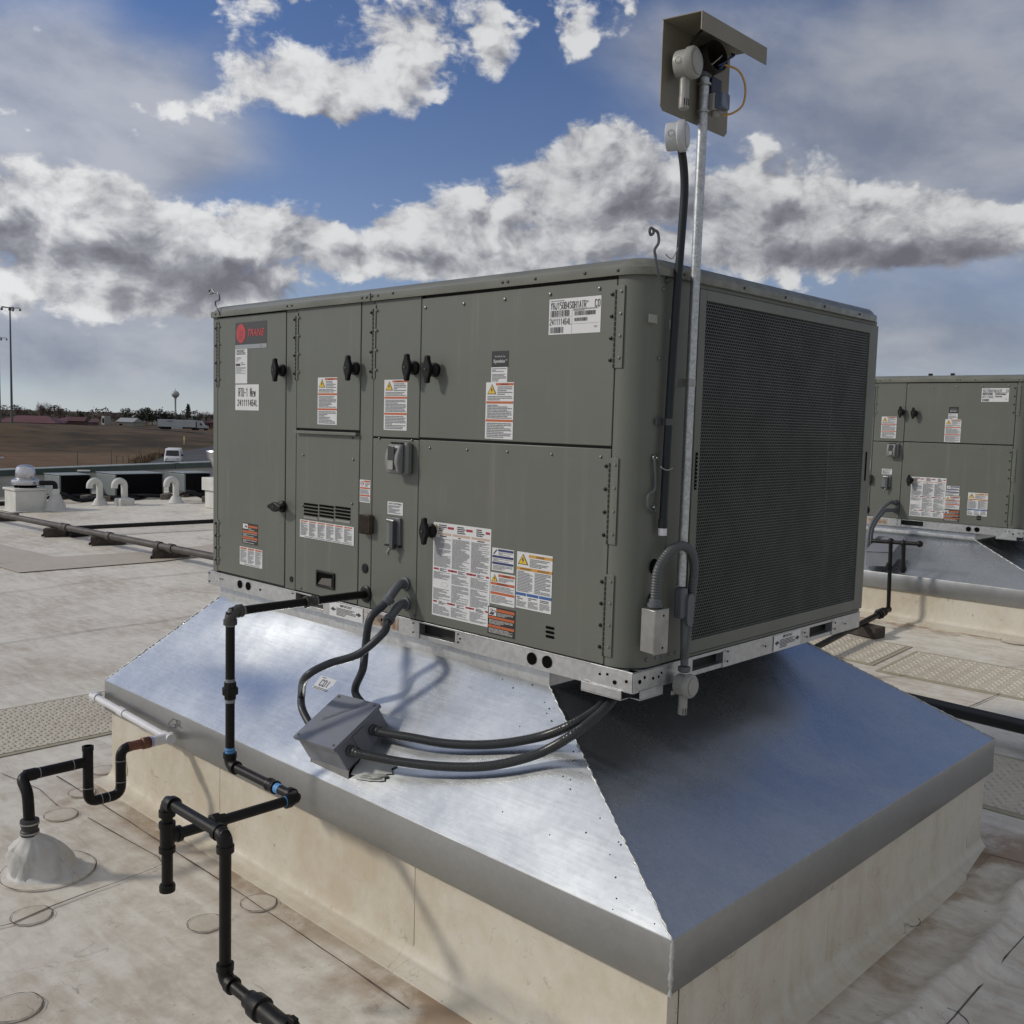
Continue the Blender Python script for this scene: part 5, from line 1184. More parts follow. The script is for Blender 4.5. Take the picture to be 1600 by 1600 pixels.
one('drop_pipe', mast, GREYPL, lambda b: (b.cyl((MX, MY + .024, 1.20), (MX, MY + .036, 1.04), .0130, n=16), b.lathe((MX, MY + .036, 1.035), -Z, [(.013, 0), (.020, .002), (.020, .016), (.015, .020)], 12)))
one('pole_strap', mast, STEEL, lambda b: (b.cyl((MX, MY, 1.925), (MX, MY, 1.95), .0162, n=20), b.box((L - .003, MY - .055, 1.925), (L - .0005, MY - .014, 1.95)), b.box((L - .003, MY - .016, 1.925), (MX, MY - .0145, 1.95))))
one('pole_strap', mast, STEEL, lambda b: (b.cyl((MX, MY, 1.405), (MX, MY, 1.41), .0165, n=20), b.box((L - .003, MY - .04, 1.40), (L - .0005, MY - .014, 1.425))))
# hood: back plate, roof and front lip, bent from one sheet
HM = mat('hood_beige', (.175, .165, .128), .5, var=.08)
hx0, hy0, hy1, hz0, hz1 = 2.5385, .005, .368, 2.722, 2.972
def hood(b):
    t = .0025; r = .014
    b.prism([(hx0, hy0, hz1), (hx0, hy1, hz1), (hx0, hy1, hz0 + r), (hx0, hy1 - r, hz0), (hx0, hy0 + r, hz0), (hx0, hy0, hz0 + r)], (-t, 0, 0))
    e = .018; fx_ = 2.655
    b.prism([(hx0 - t, hy0 - .002, hz1 + .0005), (fx_, hy0 + e, hz1 + .0005), (fx_, hy1 + e, hz1 + .0005), (hx0 - t, hy1, hz1 + .0005)], (0, 0, t))
    b.prism([(fx_ + .0005, hy0 + e, hz1 + .003), (fx_ + .0005, hy1 + e, hz1 + .003), (fx_ + .0005, hy1 + e, hz1 - .048), (fx_ + .0005, hy0 + e, hz1 - .048)], (t, 0, 0))
one('hood', mast, HM, hood)
def roundbox(par_, c, r, dpt, ax, col=WPL, tubelen=.075, nm='sensor', n=10, tube=True, toff=0.):
    """round weatherproof box with a domed cover, side knockouts and optionally a probe below"""
    c = Vector(c); ax = Vector(ax).normalized()
    o = one(nm + '_box', par_, col, lambda b: b.lathe(c, ax, [(r * .9, 0), (r * .93, .004), (r * .93, dpt * .6), (r * 1.05, dpt * .62), (r * 1.05, dpt * .9), (r * .96, dpt)], n * 2 if n > 8 else n), bev=.0015)
    one(nm + '_cover', par_, col, lambda b: b.lathe(c + ax * (dpt + .0004), ax, [(r * .80, 0), (r * .80, .003), (r * .72, .0055), (r * .3, .006)], 28))
    side = ax.cross(Z).normalized()
    for sg in (1, -1):
        one('knockout', par_, mat('knockout_line', (.2, .2, .18), .6), lambda b: b.tube([c + ax * dpt * .32 + side * sg * (r * .93 + .0002) + Z * .009 * math.cos(t) + ax * .009 * math.sin(t) for t in np.linspace(0, 2 * math.pi, 17)], .0006, 4))
    for a in (70, -80, 180):
        q = c + ax * (dpt * .92) + Z * r * .93 * math.sin(rad(a)) + side * r * .93 * math.cos(rad(a)); one('cover_screw', par_, DARK, lambda b: b.lathe(q, ax, [(.0035, 0), (.002, .0035)], 8))
    if tube:
        t0 = c + ax * dpt * .4 - Z * r * .88; one('probe', par_, WPL, lambda b: b.lathe(t0, -Z, [(.0145, 0), (.0145, tubelen * .62), (.0155, tubelen * .64), (.0155, tubelen), (.013, tubelen + .002)], 18))
        for k in range(3):
            a = rad(-50 + k * 28 + toff); q = t0 - Z * tubelen * .82 + Vector((math.cos(a), math.sin(a), 0)) * .0157
            tt = Vector((-math.sin(a), math.cos(a), 0)); one('probe_slot', par_, DARK, lambda b: b.obox(q - tt * .0012 - Z * .010, tt * .0024, Vector((math.cos(a), math.sin(a), 0)) * .0006, Z * .02))
roundbox(mast, (2.562, .052, 2.853), .043, .060, (.965, .16, 0), tubelen=.088)
roundbox(mast, (2.545, MY + .028, .975), .037, .056, (1, .05, 0), tubelen=.062)
one('mounting_lug', mast, WPL, lambda b: b.box((2.546, MY - .012, .944), (2.551, MY + .012, .958)), bev=.002)
# open round box behind the pole with its wires
def openbox(b):
    c = Vector((2.548, .205, 2.905)); ax = Vector((.75, -.12, .10)).normalized(); b.lathe(c, ax, [(.046, 0), (.047, .003), (.047, .055), (.044, .055), (.043, .006), (.001, .005)], 30, cap=False)
one('open_box', mast, mat('box_interior', (.03, .028, .026), .6, metal=.4), openbox)
BW = mat('blue_wire', (.02, .035, .10), .4); YW = mat('yellow_wire', (.45, .27, .07), .45)
sp = lambda P: spline(P, 8)
for k in range(3): one('blue_wire', mast, BW, lambda b: b.tube(sp([(2.60, .205 + k * .006, 2.885 - k * .008), (2.615, .225, 2.90), (2.622, .25 + .004 * k, 2.925), (2.60, .275, 2.94)]), .0028, 8))
one('black_wire', mast, BLACKP, lambda b: b.tube(sp([(2.585, .072, 2.90), (2.60, .075, 2.925), (2.615, .09, 2.95), (2.62, .115, 2.965)]), .0034, 8))
one('yellow_wire', mast, YW, lambda b: b.tube(sp([(2.60, .225, 2.895), (2.635, .262, 2.88), (2.645, .290, 2.84), (2.635, .300, 2.79), (2.61, .285, 2.765), (2.585, .262, 2.757)]), .0034, 8))
one('white_wire', mast, WPL, lambda b: b.tube(sp([(2.60, .17, 2.878), (2.62, .185, 2.90), (2.61, .21, 2.915), (2.59, .225, 2.91)]), .0016, 6))
one('mast_connector', mast, GREYPL, lambda b: b.lathe((MX, MY + .004, 2.855), Z, [(.016, 0), (.021, .002), (.021, .016), (.018, .018), (.018, .026), (.023, .028), (.023, .038), (.015, .04)], 14))
one('hood_clamp', mast, STEEL, lambda b: b.cyl((MX, MY + .004, 2.832), (MX, MY + .004, 2.838), .021, n=20)); one('hood_clamp', mast, STEEL, lambda b: (b.cyl((MX, MY + .004, 2.752), (MX, MY + .004, 2.757), .021, n=20)))
one('relay', mast, mat('navy_relay', (.012, .016, .045), .5), lambda b: b.box((2.541, .215, 2.815), (2.575, .272, 2.865)), bev=.003)
one('clear_box', mast, mat('clear_box_body', (.30, .30, .29), .4), lambda b: b.box((2.541, .215, 2.765), (2.585, .268, 2.815)), bev=.004)
one('clear_box_cover', mast, mat('clear_box_cover', (.10, .13, .19), .12), lambda b: b.box((2.5855, .219, 2.767), (2.612, .264, 2.813)), bev=.004)
one('cable_gland', mast, WPL, lambda b: b.lathe((2.575, .24, 2.765), -Z, [(.010, 0), (.013, .002), (.013, .014), (.008, .018)], 12))

# dark tubing clipped beside the mast, round box at its head
riser = thing('conduit_riser', (2.545, .10, 1.46), 'dark plastic tube beside the mast, bent at the top into a round light grey box', 'conduit riser')
one('tube', riser, mat('dark_tube', (.014, .019, .022), .45, spec=.3), lambda b: b.tube(spline([(2.545, .098, 1.49), (2.545, .104, 1.75), (2.545, .110, 1.95), (2.548, .117, 2.20), (2.552, .122, 2.38), (2.556, .122, 2.50), (2.556, .114, 2.57), (2.554, .100, 2.625)], 8), .0125, 14))
one('tube_end', riser, WPVC, lambda b: b.cyl((2.545, .098, 1.465), (2.545, .098, 1.487), .0135, n=14)); one('tube_collar', riser, mat('dark_tube', (.014, .019, .022), .45, spec=.3), lambda b: b.cyl((2.545, .098, 1.488), (2.545, .098, 1.515), .0142, n=14))
one('clip', riser, mat('clip_grey', (.06, .065, .07), .4), lambda b: (b.cyl((2.545, .107, 1.805), (2.545, .107, 1.825), .0142, n=14), b.box((2.524, .065, 1.805), (2.529, .10, 1.825))))
roundbox(riser, (2.545, .035, 2.648), .043, .058, (.88, .42, .03), col=mat('pale_box', (.42, .44, .46), .45), nm='head', tube=False)
# small steel box with its hose
hb = thing('steel_box', (2.545, .07, 1.11), 'small bare steel utility box with a ribbed hose on the near unit corner', 'utility box')
one('box_body', hb, STEEL, lambda b: b.obox((L + .002, .028, 1.108), (.058, -.012, 0), (.004, .062, 0), (0, 0, .135)), bev=.0015)
one('box_cover', hb, STEEL, lambda b: b.obox((L + .0605, .0155, 1.106), (.003, 0, 0), (.004, .066, 0), (0, 0, .139)), bev=.001)
for z in (1.125, 1.225): one('screw', hb, DARK, lambda b: b.lathe((L + .0655, .056, z), X, [(.004, 0), (.003, .002)], 8))
one('gland', hb, GREYPL, lambda b: b.lathe((L + .030, .058, 1.244), Z, [(.020, 0), (.023, .003), (.023, .014), (.019, .016), (.019, .026), (.016, .028)], 14))
ribbed([(L + .030, .058, 1.262), (L + .030, .058, 1.31), (L + .032, .066, 1.365), (L + .042, .105, 1.415), (L + .052, .155, 1.432), (L + .056, .205, 1.410), (L + .050, .236, 1.36), (L + .045, .240, 1.30), (L + .042, .236, 1.22), (L + .038, .225, 1.12), (L + .036, .224, 1.06)], r=.0145, rib=.0009, m=mat('ribbed_hose', (.07, .075, .08), .5), parent=hb, name='hose')
for nm, c in (('cable_tie', (L + .03, .072, 1.672)), ('cable_tie', (L + .030, .05, 2.305))):
    o = one(nm, None, WPL, lambda b: b.tube(spline([Vector(c) + Vector((0, -.012, .006)), Vector(c), Vector(c) + Vector((.006, .016, -.004)), Vector(c) + Vector((.01, .036, .002 if c[2] < 2 else .03))], 5), .0018, 6))
    tag(o, 'white cable tie round the hook lying on the corner panel' if c[2] < 2 else 'white cable tie hanging from the upright hook above the near lid corner', 'cable tie')

# ================================================================== SECOND UNIT'S PIPING
y2 = 5.72
def p2(u, v, y=y2): return pl(u, v, 1, y)
g2 = thing('gas_pipe', p2(1390, 900), 'thin black iron gas pipe frame standing before the second unit, beside the grille edge', 'gas pipe', 'black iron gas pipes')
a0, a1, a2, a3 = p2(1362, 845), p2(1392, 846), p2(1388, 952), p2(1437, 850)
one('pipe', g2, BLACKI, lambda b: b.cyl(a0, a3, .0165)); one('pipe', g2, BLACKI, lambda b: b.cyl(a1, a2, .0165)); one('pipe', g2, BLACKI, lambda b: b.cyl(p2(1412, 849), p2(1411, 889), .0165))
for q in (a1, a2, a3, p2(1412, 849)): one('elbow', g2, BLACKI, lambda b: b.ball(q, .028))
for q in (p2(1411, 889), p2(1389, 885)): one('union', g2, BLACKI, lambda b: fitting_union(b, q, Z, .0165))
a4 = gp(1348, 973, .12); one('pipe', g2, BLACKI, lambda b: b.cyl(a2, a4, .024)); one('union', g2, BLACKI, lambda b: fitting_union(b, a2.lerp(a4, .35), a4 - a2, .025))
one('valve', g2, BLACKI, lambda b: b.ball(a2.lerp(a4, .2), .038))
a5 = a4 + (a4 - a2) * 3.; one('pipe', g2, BLACKI, lambda b: b.cyl(a4, a5, .024))
q = gp(1346, 992, 0); sl2 = thing('pipe_support', q, 'dark wooden sleeper block under the gas pipe before the second unit', 'pipe support', 'wooden blocks under roof pipes')
def sleeper(par_, c, ex, ln=.26, wd=.12, h=.085):
    ex = Vector(ex).normalized(); ey = Z.cross(ex); c = Vector(c)
    one('block', par_, CEDAR, lambda b: b.obox(c - ex * ln / 2 - ey * wd / 2 + Z * .004, ex * ln, ey * wd, Z * h), bev=.008); one('strap_base', par_, BLACKP, lambda b: b.obox(c - ex * (ln / 2 + .02) - ey * (wd / 2 + .01) + Z * .0045, ex * .02, ey * (wd + .02), Z * .03), bev=.003)
sleeper(sl2, q, (1, -.2, 0), .34, .14, .09)
j2 = thing('junction_box', p2(1380, 870), 'pale grey junction box on the second unit adapter beside the black pipes', 'junction box', 'grey junction boxes on the adapters')
jq = p2(1352, 884, 5.86); jq2 = p2(1394, 886, 5.86); w2 = (jq2 - jq); up2_ = Vector((0, .22, .11)); out2 = Vector((0, -.0, .145))
one('box_body', j2, BOXP, lambda b: b.obox(jq + Z * .0, w2, up2_, Z * .125), bev=.004); one('box_lid', j2, BOXP, lambda b: b.obox(jq + Z * .127 - w2 * .02 - Vector((0, .008, 0)), w2 * 1.04, up2_ * 1.05, Z * .004), bev=.001)
for (u, v), tl, lb in (((1400, 785), [p2(1376, 797, 6.1), p2(1360, 822, 6.0), p2(1356, 850, 5.95), p2(1357, 880, 5.95)], 'outer grey conduit curving down from the second unit behind the grille edge'), ((1400, 797), [p2(1380, 800, 6.15), p2(1364, 824, 6.05), p2(1361, 850, 6.0), p2(1362, 872, 5.98)], 'inner grey conduit curving down from the second unit behind the grille edge')):
    o = thing('flexible_conduit', pl(u, v, 1, 6.3), lb, 'conduit', 'grey flexible conduits at the second unit')
    p = pl(u, v, 1, 6.3); one('gland', o, GREYPL, lambda b: b.lathe(p, -Y, [(.026, 0), (.026, .02), (.018, .05)], 14)); one('sheath', o, GREYPL, lambda b: b.tube(spline([p - Y * .03, p + Vector((-.02, -.09, 0))] + tl, 6), .0165, 10))
pr = thing('roof_pipe', gp(1530, 1125, .1), 'thick black pipe crossing the roof behind the right corner of the near adapter', 'roof pipe', 'pipes running across the roof')
pa, pb = gp(1440, 1098, .14), gp(1600, 1136, .14); dd = (pb - pa); one('pipe', pr, mat('black_sleeve', (.012, .012, .014), .45), lambda b: b.cyl(pa - dd * 2.2, pb + dd * 1.4, .040, n=20))
for k in (-1.6, 1.25):
    c = pa.lerp(pb, k); c.z = roofz(c.y); o = thing('pipe_support', c, ('wooden block carrying the thick black pipe ' + ('hidden behind the near unit' if k < 0 else 'beyond the right edge')), 'pipe support', 'wooden blocks under roof pipes'); sleeper(o, c, (dd.y, -dd.x, 0), .3, .12, .09)

# ================================================================== FAR ROOF EQUIPMENT
lp = thing('roof_pipe', gp(150, 845, .1), 'long brown gas pipe running across the roof on blocks at left', 'roof pipe', 'pipes running across the roof')
BRP = mat('weathered_pipe', (.065, .054, .048), .6, var=.3, vscale=7)
qa, qb = gp(0, 803.5, .16), gp(340, 871, .16); one('pipe', lp, BRP, lambda b: b.cyl(qa + (qa - qb) * .35, qb + (qb - qa) * .9, .042, n=14))
for u in (98, 104, 171, 248, 268):
    t = None; c = qa.lerp(qb, (Vector((0, 0, 0)).x + (gp(u, 803.5 + u * .1985, .16) - qa).length / (qb - qa).length)); one('pipe_collar', lp, BRP, lambda b: b.cyl(c - (qb - qa).normalized() * .05, c + (qb - qa).normalized() * .05, .054, n=14))
for u, v, lb in ((5, 812, 'at the left picture edge'), (95, 836, 'where the two pipes meet'), (170, 849, 'third along the brown pipe'), (268, 870, 'nearest the unit along the brown pipe')):
    c = gp(u, v + 2); o = thing('pipe_support', c, 'dark wooden block under the long brown pipe, ' + lb, 'pipe support', 'wooden blocks under roof pipes'); sleeper(o, c, (.55, .83, 0), .42, .16, .11)
c = gp(121, 838); o = thing('pipe_support', c, 'black block under the start of the thin black pipe, beside the brown pipe', 'pipe support', 'wooden blocks under roof pipes'); one('block', o, BLACKP, lambda b: b.box((c.x - .1, c.y - .13, c.z + .004), (c.x + .1, c.y + .13, c.z + .11)), bev=.01)
tp = thing('roof_pipe', gp(230, 822, .1), 'thin black pipe leading right from the long brown pipe toward the near unit', 'roof pipe', 'pipes running across the roof')
ta, tb = gp(118, 825, .12), gp(340, 814, .12); one('pipe', tp, BLACKI, lambda b: b.cyl(ta, tb + (tb - ta) * .5, .03, n=12))
c = gp(-5, 787, .1); c2 = gp(17, 786.5, .1); tp2 = thing('roof_pipe', c, 'short black pipe entering the picture behind the domed exhaust fan', 'roof pipe', 'pipes running across the roof'); one('pipe', tp2, BLACKI, lambda b: b.cyl(c + (c - c2) * 4, c2 + (c2 - c), .04, n=12))

fan = gp(44, 800); fan = Vector((fan.x - .26, fan.y + .06, roofz(fan.y)))
S = (fan - Vector(CAM)).length / FPX      # metres per photo pixel there
ef = thing('exhaust_fan', fan, 'domed spun aluminium exhaust fan on a square white curb at far left', 'exhaust fan')
K = .80
one('fan_curb', ef, WROOF, lambda b: (b.box((fan.x - .25, fan.y - .25, fan.z - .05), (fan.x + .25, fan.y + .25, fan.z + .35)), b.box((fan.x - .275, fan.y - .275, fan.z + .351), (fan.x + .275, fan.y + .275, fan.z + .39)), b.box((fan.x - .32, fan.y - .32, fan.z - .0), (fan.x + .32, fan.y + .32, fan.z + .02))), bev=.01)
one('fan_neck', ef, DARK, lambda b: b.lathe(fan + Z * .39, Z, [(.17, 0), (.18, .06)], 24))
one('fan_dome', ef, ALU, lambda b: b.lathe(fan + Z * .44, Z, [(r * K, h * K) for r, h in ((.15, -.01), (.27, 0), (.28, .05), (.265, .10), (.20, .125), (.185, .14), (.195, .16), (.190, .28), (.165, .37), (.10, .41), (.001, .42))], 32))
one('fan_support', ef, ALU, lambda b: [b.box((fan.x + .16 * math.cos(a) - .01, fan.y + .16 * math.sin(a) - .01, fan.z + .39), (fan.x + .16 * math.cos(a) + .01, fan.y + .16 * math.sin(a) + .01, fan.z + .45)) for a in np.arange(0, 6.2, 1.05)])
def smallboot(name, u, v, r, h, label, pipe=True, pr=.06):
    c = gp(u, v); o = thing(name, c, label, 'pipe boot' if name == 'pipe_boot' else 'vent')
    one('boot', o, BOOTM, lambda b: b.lathe(c, Z, [(r * 1.25, 0), (r * 1.2, .01), (r, .03), (r * .95, h * .45), (r * .65, h * .72), (r * .5, h), (.01, h + .01)], 20), angle=60); return c, o
c, o = smallboot('pipe_boot', 87, 797, .16, .26, 'white membrane pipe boot with a black pipe elbow, right of the domed fan')
one('pipe', o, BLACKI, lambda b: bend(b, [c + Z * .24, c + Z * .46, c + Vector((-.05, -.24, .46))], .04, R=.06)); one('collar', o, WROOF, lambda b: b.cyl(c + Z * .24, c + Z * .36, .065))
for k, (u, v, lb) in enumerate(((156, 789, 'leftmost of the three white gooseneck vents on the far roof'), (194.5, 789, 'middle one of the three white gooseneck vents on the far roof'), (275, 786, 'rightmost of the three white gooseneck vents, apart from the other two'))):
    c = gp(u, v); o = thing('gooseneck_vent', c, lb, 'vent', 'white gooseneck vents')
    if k == 1: one('vent_base', o, WROOF, lambda b: b.box((c.x - .13, c.y - .13, c.z - .02), (c.x + .13, c.y + .13, c.z + .12)), bev=.02)
    else: one('vent_base', o, BOOTM, lambda b: b.lathe(c, Z, [(.15, 0), (.13, .02), (.09, .09), (.075, .12)], 20))
    R_ = .088; arc = [c + Vector((0, 0, .10)), c + Vector((0, 0, .33))] + [c + Vector((-.25 * 0, -R_ + R_ * math.cos(t), .34 + R_ * math.sin(t))) for t in np.linspace(0, math.pi, 12)] + [c + Vector((0, -2 * R_, .30))]
    one('bent_pipe', o, WROOF, lambda b: b.tube(arc, .056, 16)); one('pipe_band', o, WROOF, lambda b: b.cyl(c + Z * .32, c + Z * .332, .059, n=18)); one('vent_mouth', o, DARK, lambda b: b.cyl(c + Vector((0, -2 * R_, .299)), c + Vector((0, -2 * R_, .297)), .05))
def condenser(u, v, wx, wy, h, label, ul=None):
    c = gp(u, v); x0, y0 = c.x, c.y; o = thing('condensing_unit', (x0 - wx / 2, y0 + wy / 2, c.z), label, 'condensing unit', 'condensing units against the parapet')
    one('cabinet', o, CUG, lambda b: b.box((x0 - wx, y0, c.z + .06), (x0, y0 + wy, c.z + h - .022)), bev=.01)
    one('coil_guard', o, mat('coil_guard', (.007, .007, .008), .9, spec=.05), lambda b: (b.box((x0 + .001, y0 + .03, c.z + .07), (x0 + .012, y0 + wy - .04, c.z + h - .022))))
    one('top_panel', o, mat('condenser_top', (.21, .235, .235), .45), lambda b: b.box((x0 - wx - .012, y0 - .012, c.z + h - .012), (x0 + .014, y0 + wy + .012, c.z + h)), bev=.004)
    one('foot_rail', o, CEDAR, lambda b: b.box((x0 - wx + .05, y0 - .03, c.z + .0), (x0 + .03, y0 + .08, c.z + .058))); one('foot_rail', o, CEDAR, lambda b: b.box((x0 - wx + .05, y0 + wy - .1, c.z), (x0 + .03, y0 + wy + .02, c.z + .058)))
    one('grille_bar', o, mat('coil_guard_bar', (.012, .012, .013), .8, spec=.1), lambda b: [b.box((x0 + .0125, y0 + .06 + i * .045, c.z + .1), (x0 + .0155, y0 + .065 + i * .045, c.z + h - .06)) for i in range(3)]); return o
cu1 = condenser(93, 781, .70, .60, .46, 'leftmost of the three grey condensing units, beside the domed fan')
cu2 = condenser(180, 781, .80, .95, .48, 'widest grey condensing unit, in the middle by two white goosenecks')
cu3 = condenser(288, 777, .62, .56, .46, 'rightmost of the three grey condensing units, behind the single gooseneck')
q = gp(92, 780); o = one('refrigerant_hose', cu1, GREYP, lambda b: b.tube(spline([q + Vector((.03, .10, .46)), q + Vector((.04, .14, .3)), q + Vector((.05, .22, .16)), q + Vector((.05, .42, .10)), q + Vector((.06, .55, .12))], 6), .012, 8))
one('loose_cap', cu1, WROOF, lambda b: b.obox(q + Vector((-.1, .38, .502)), Vector((.10, .2, 0)), Vector((-.07, .04, 0)), Z * .03), bev=.01)
for k, (u, v) in enumerate(((150, 780), (108, 786), (238, 780), (310, 783), (186, 783))):
    c = gp(u, v); o = thing('insulated_line', c, ['black insulated refrigerant line set trailing between the goosenecks', 'black insulated line set lying before the leftmost condensing unit', 'black insulated line set at the right end of the widest condenser', 'dark insulated line set lying right of the single gooseneck', 'black insulated line set bending down behind the middle gooseneck'][k], 'line set', 'black line sets on the far roof')
    rr = random.Random(k + 40)
    for j in range(2):
        P_ = [c + Vector((-.35, -.3 + .1 * j, .06)), c + Vector((-.1, -.12 - .05 * j, .07 + .1 * (k % 2))), c + Vector((.05, .1, .06)), c + Vector((-.05 + .1 * j, .38, .05)), c + Vector((-.3, .6 + .1 * j, .07))]
        one('line', o, BLACKP, lambda b: b.tube(spline(P_, 6), .035 if j == 0 else .025, 10))
for u, v, lb in ((125, 783, 'under the leftmost condensing unit'), (160, 784, 'left of the middle gooseneck'), (250, 781, 'right of the widest condensing unit'), (315, 785, 'right of the single gooseneck')):
    c = gp(u, v); o = thing('timber_sleeper', c, 'weathered grey timber sleeper ' + lb, 'timber', 'timber sleepers by the condensing units'); one('block', o, mat('grey_timber', (.16, .14, .12), .85, var=.3), lambda b: b.obox(c + Z * .004, Vector((-.35, .35, 0)), Vector((.09, .10, 0)), Z * .10), bev=.01)
c = gp(236, 768); o = thing('service_box', Vector((PX + .02, c.y, roofz(c.y) + .12)), 'small white electrical box on the parapet, right of the widest condenser', 'electrical box'); c = Vector((PX + .02, c.y + .15, roofz(c.y) + .12)); one('box_body', o, WPL, lambda b: b.box((c.x, c.y, c.z), (c.x + .10, c.y + .14, c.z + .22)), bev=.01); one('cable', o, BLACKP, lambda b: b.tube(spline([c + Vector((.08, .07, 0)), c + Vector((.12, .08, -.1)), c + Vector((.3, .15, -.11))]), .012, 8))
c = gp(336, 794); c = c + Vector((-.05, .12, 0)); o = thing('upblast_fan', c, 'white upblast exhaust fan half hidden by the near unit at left', 'exhaust fan')
one('fan_curb', o, WROOF, lambda b: (b.box((c.x - .15, c.y - .2, c.z), (c.x + .25, c.y + .25, c.z + .30)), b.box((c.x - .19, c.y - .24, c.z + .301), (c.x + .29, c.y + .29, c.z + .52))), bev=.01)
one('fan_bowl', o, ALU, lambda b: b.lathe(c + Vector((.05, .03, .54)), Z, [(.13, -.02), (.16, 0), (.17, .14), (.20, .24), (.26, .32), (.27, .42), (.28, .42), (.27, .44), (.1, .44)], 28))
# vents of the roof's far half seen through the gap at right are hidden; nothing is built there
# ================================================================== LAND BEYOND THE BUILDING
AZ0, AZ1 = azel(0, 650)[0], azel(330, 650)[0]
def crest(az): t = (az - AZ0) / (AZ1 - AZ0); t = max(-.8, min(1.4, t)); return -.8 - 1.9 * max(0, min(1, t)) ** 1.2
def beyond(az): t = (az - AZ0) / (AZ1 - AZ0); return -2.1 - 2.1 * max(0, min(1, t)) ** 2
def land(x, y):
    dx, dy = x - CAM[0], y - CAM[1]; r = math.hypot(dx, dy); az = math.atan2(dx, dy)
    c = crest(az) if -2.2 < az < -.2 else -2.; c2 = beyond(az) if -2.2 < az < -.2 else -2.4
    if r < 150: return -5.2 + (min(max(r - 40, 0), 60) / 60) * .95
    if r < 205: t = (r - 150) / 55; t = t * t * (3 - 2 * t); return -4.25 + (c + 4.25) * t
    if r < 290: t = (r - 205) / 85; return c + (c2 - c) * t
    if r < 340: return c2
    if r < 430: return c2 + (-2.4 - c2) * (r - 340) / 90
    return -2.4 + min(2., (r - 430) / 2600)
b = MB(); angs = [i * 2 * math.pi / 240 for i in range(240)]; rs = [2, 20, 40, 60, 80, 100, 115, 130, 142, 150, 156, 162, 168, 174, 180, 186, 192, 198, 205, 215, 230, 250, 275, 300, 340, 400, 500, 700, 1000, 1600, 2600, 4500]
rr = random.Random(5); vs = []
for r in rs:
    for a in angs:
        x, y = CAM[0] + r * math.sin(a), CAM[1] + r * math.cos(a); vs.append((x, y, land(x, y) + (.12 * math.sin(a * 57 + r * .11) + .1 * math.sin(a * 133 + r * .07)) * .5 * (140 < r < 205)))
n = 240; b.addv(vs, [(j * n + i, (j + 1) * n + i, (j + 1) * n + (i + 1) % n, j * n + (i + 1) % n) for j in range(len(rs) - 1) for i in range(n)] + [tuple(range(n))])
def grassmat():
    m = bpy.data.materials.new('dry_grass'); m.use_nodes = True; g = NT(m.node_tree); b_ = g.n['Principled BSDF']; pos = g.node('ShaderNodeNewGeometry').outputs['Position']; x, y, z = g.sep(pos)
    r = g.m('SQRT', g.add(g.m('POWER', g.sub(x, CAM[0]), 2.), g.m('POWER', g.sub(y, CAM[1]), 2.)))
    n1 = g.noise(pos, .02, 8., .6); n2 = g.noise(pos, .35, 8., .8); n3 = g.noise(g.scale(pos, (.3, .3, 3.)), .5, 5., .6)
    near = g.mix(g.ss(n2, .3, .7), (.16, .105, .065), (.085, .058, .038)); far = g.mix(g.ss(g.add(g.mul(n3, .6), g.mul(n1, .5)), .4, .68), (.115, .078, .05), (.042, .036, .027))
    # a band of straw colour runs along the foot of the bank
    k = g.ss(g.add(r, g.mul(g.sub(n1, .5), 16.)), 150., 158.); c = g.mix(k, near, far)
    c = g.mix(g.mul(g.ss(g.noise(pos, .06, 5., .6), .52, .66), .5), c, (.13, .088, .05))
    g.l.new(c, b_.inputs['Base Color']); b_.inputs['Roughness'].default_value = .95; b_.inputs['Specular IOR Level'].default_value = .1
    return m
gnd = b.build('ground', grassmat(), angle=60); gnd['kind'] = 'structure'
def lp_(u, v, h=0.):
    """where the sight line through a photo point meets the land"""
    d = Vector(ray(u, v)); t = 30.
    while t < 3000:
        p = Vector(CAM) + d * t
        if p.z < land(p.x, p.y) + h: break
        t *= 1.004
    return p
ASPH = mat('asphalt', (.05, .052, .055), .85, var=.25, vscale=.2)
def road(L1, L2, name, up=.10):
    b = MB(); vs = []; N = 24
    def samp(Ls, t):
        t *= len(Ls) - 1; i = min(int(t), len(Ls) - 2); return Ls[i].lerp(Ls[i + 1], t - i)
    for k in range(N + 1):
        p, q = samp(L1, k / N), samp(L2, k / N)
        for j in range(7): c = p.lerp(q, j / 6); vs.append((c.x, c.y, land(c.x, c.y) + up))
    b.addv(vs, [(k * 7 + j, k * 7 + j + 1, (k + 1) * 7 + j + 1, (k + 1) * 7 + j) for k in range(N) for j in range(6)]); o = b.build(name, ASPH); o['kind'] = 'structure'; return o
road([lp_(200, 736), lp_(225, 728), lp_(250, 716), lp_(275, 708), lp_(300, 703.5), lp_(340, 697), lp_(420, 690)], [lp_(330, 745), lp_(345, 738), lp_(365, 730), lp_(385, 722), lp_(400, 716), lp_(430, 708), lp_(500, 700)], 'road')
ta_, tb_ = at(215, 676.5, 300), at(460, 686, 300)
b = MB(); vs = []
for k in range(30):
    c = ta_.lerp(tb_, k / 29); nrm = Vector((-(tb_ - ta_).y, (tb_ - ta_).x, 0)).normalized()
    for j in (-5, 5): q = c + nrm * j; vs.append((q.x, q.y, land(q.x, q.y) + .12))
b.addv(vs, [(2 * k, 2 * k + 1, 2 * k + 3, 2 * k + 2) for k in range(29)]); o = b.build('highway', ASPH); o['kind'] = 'structure'

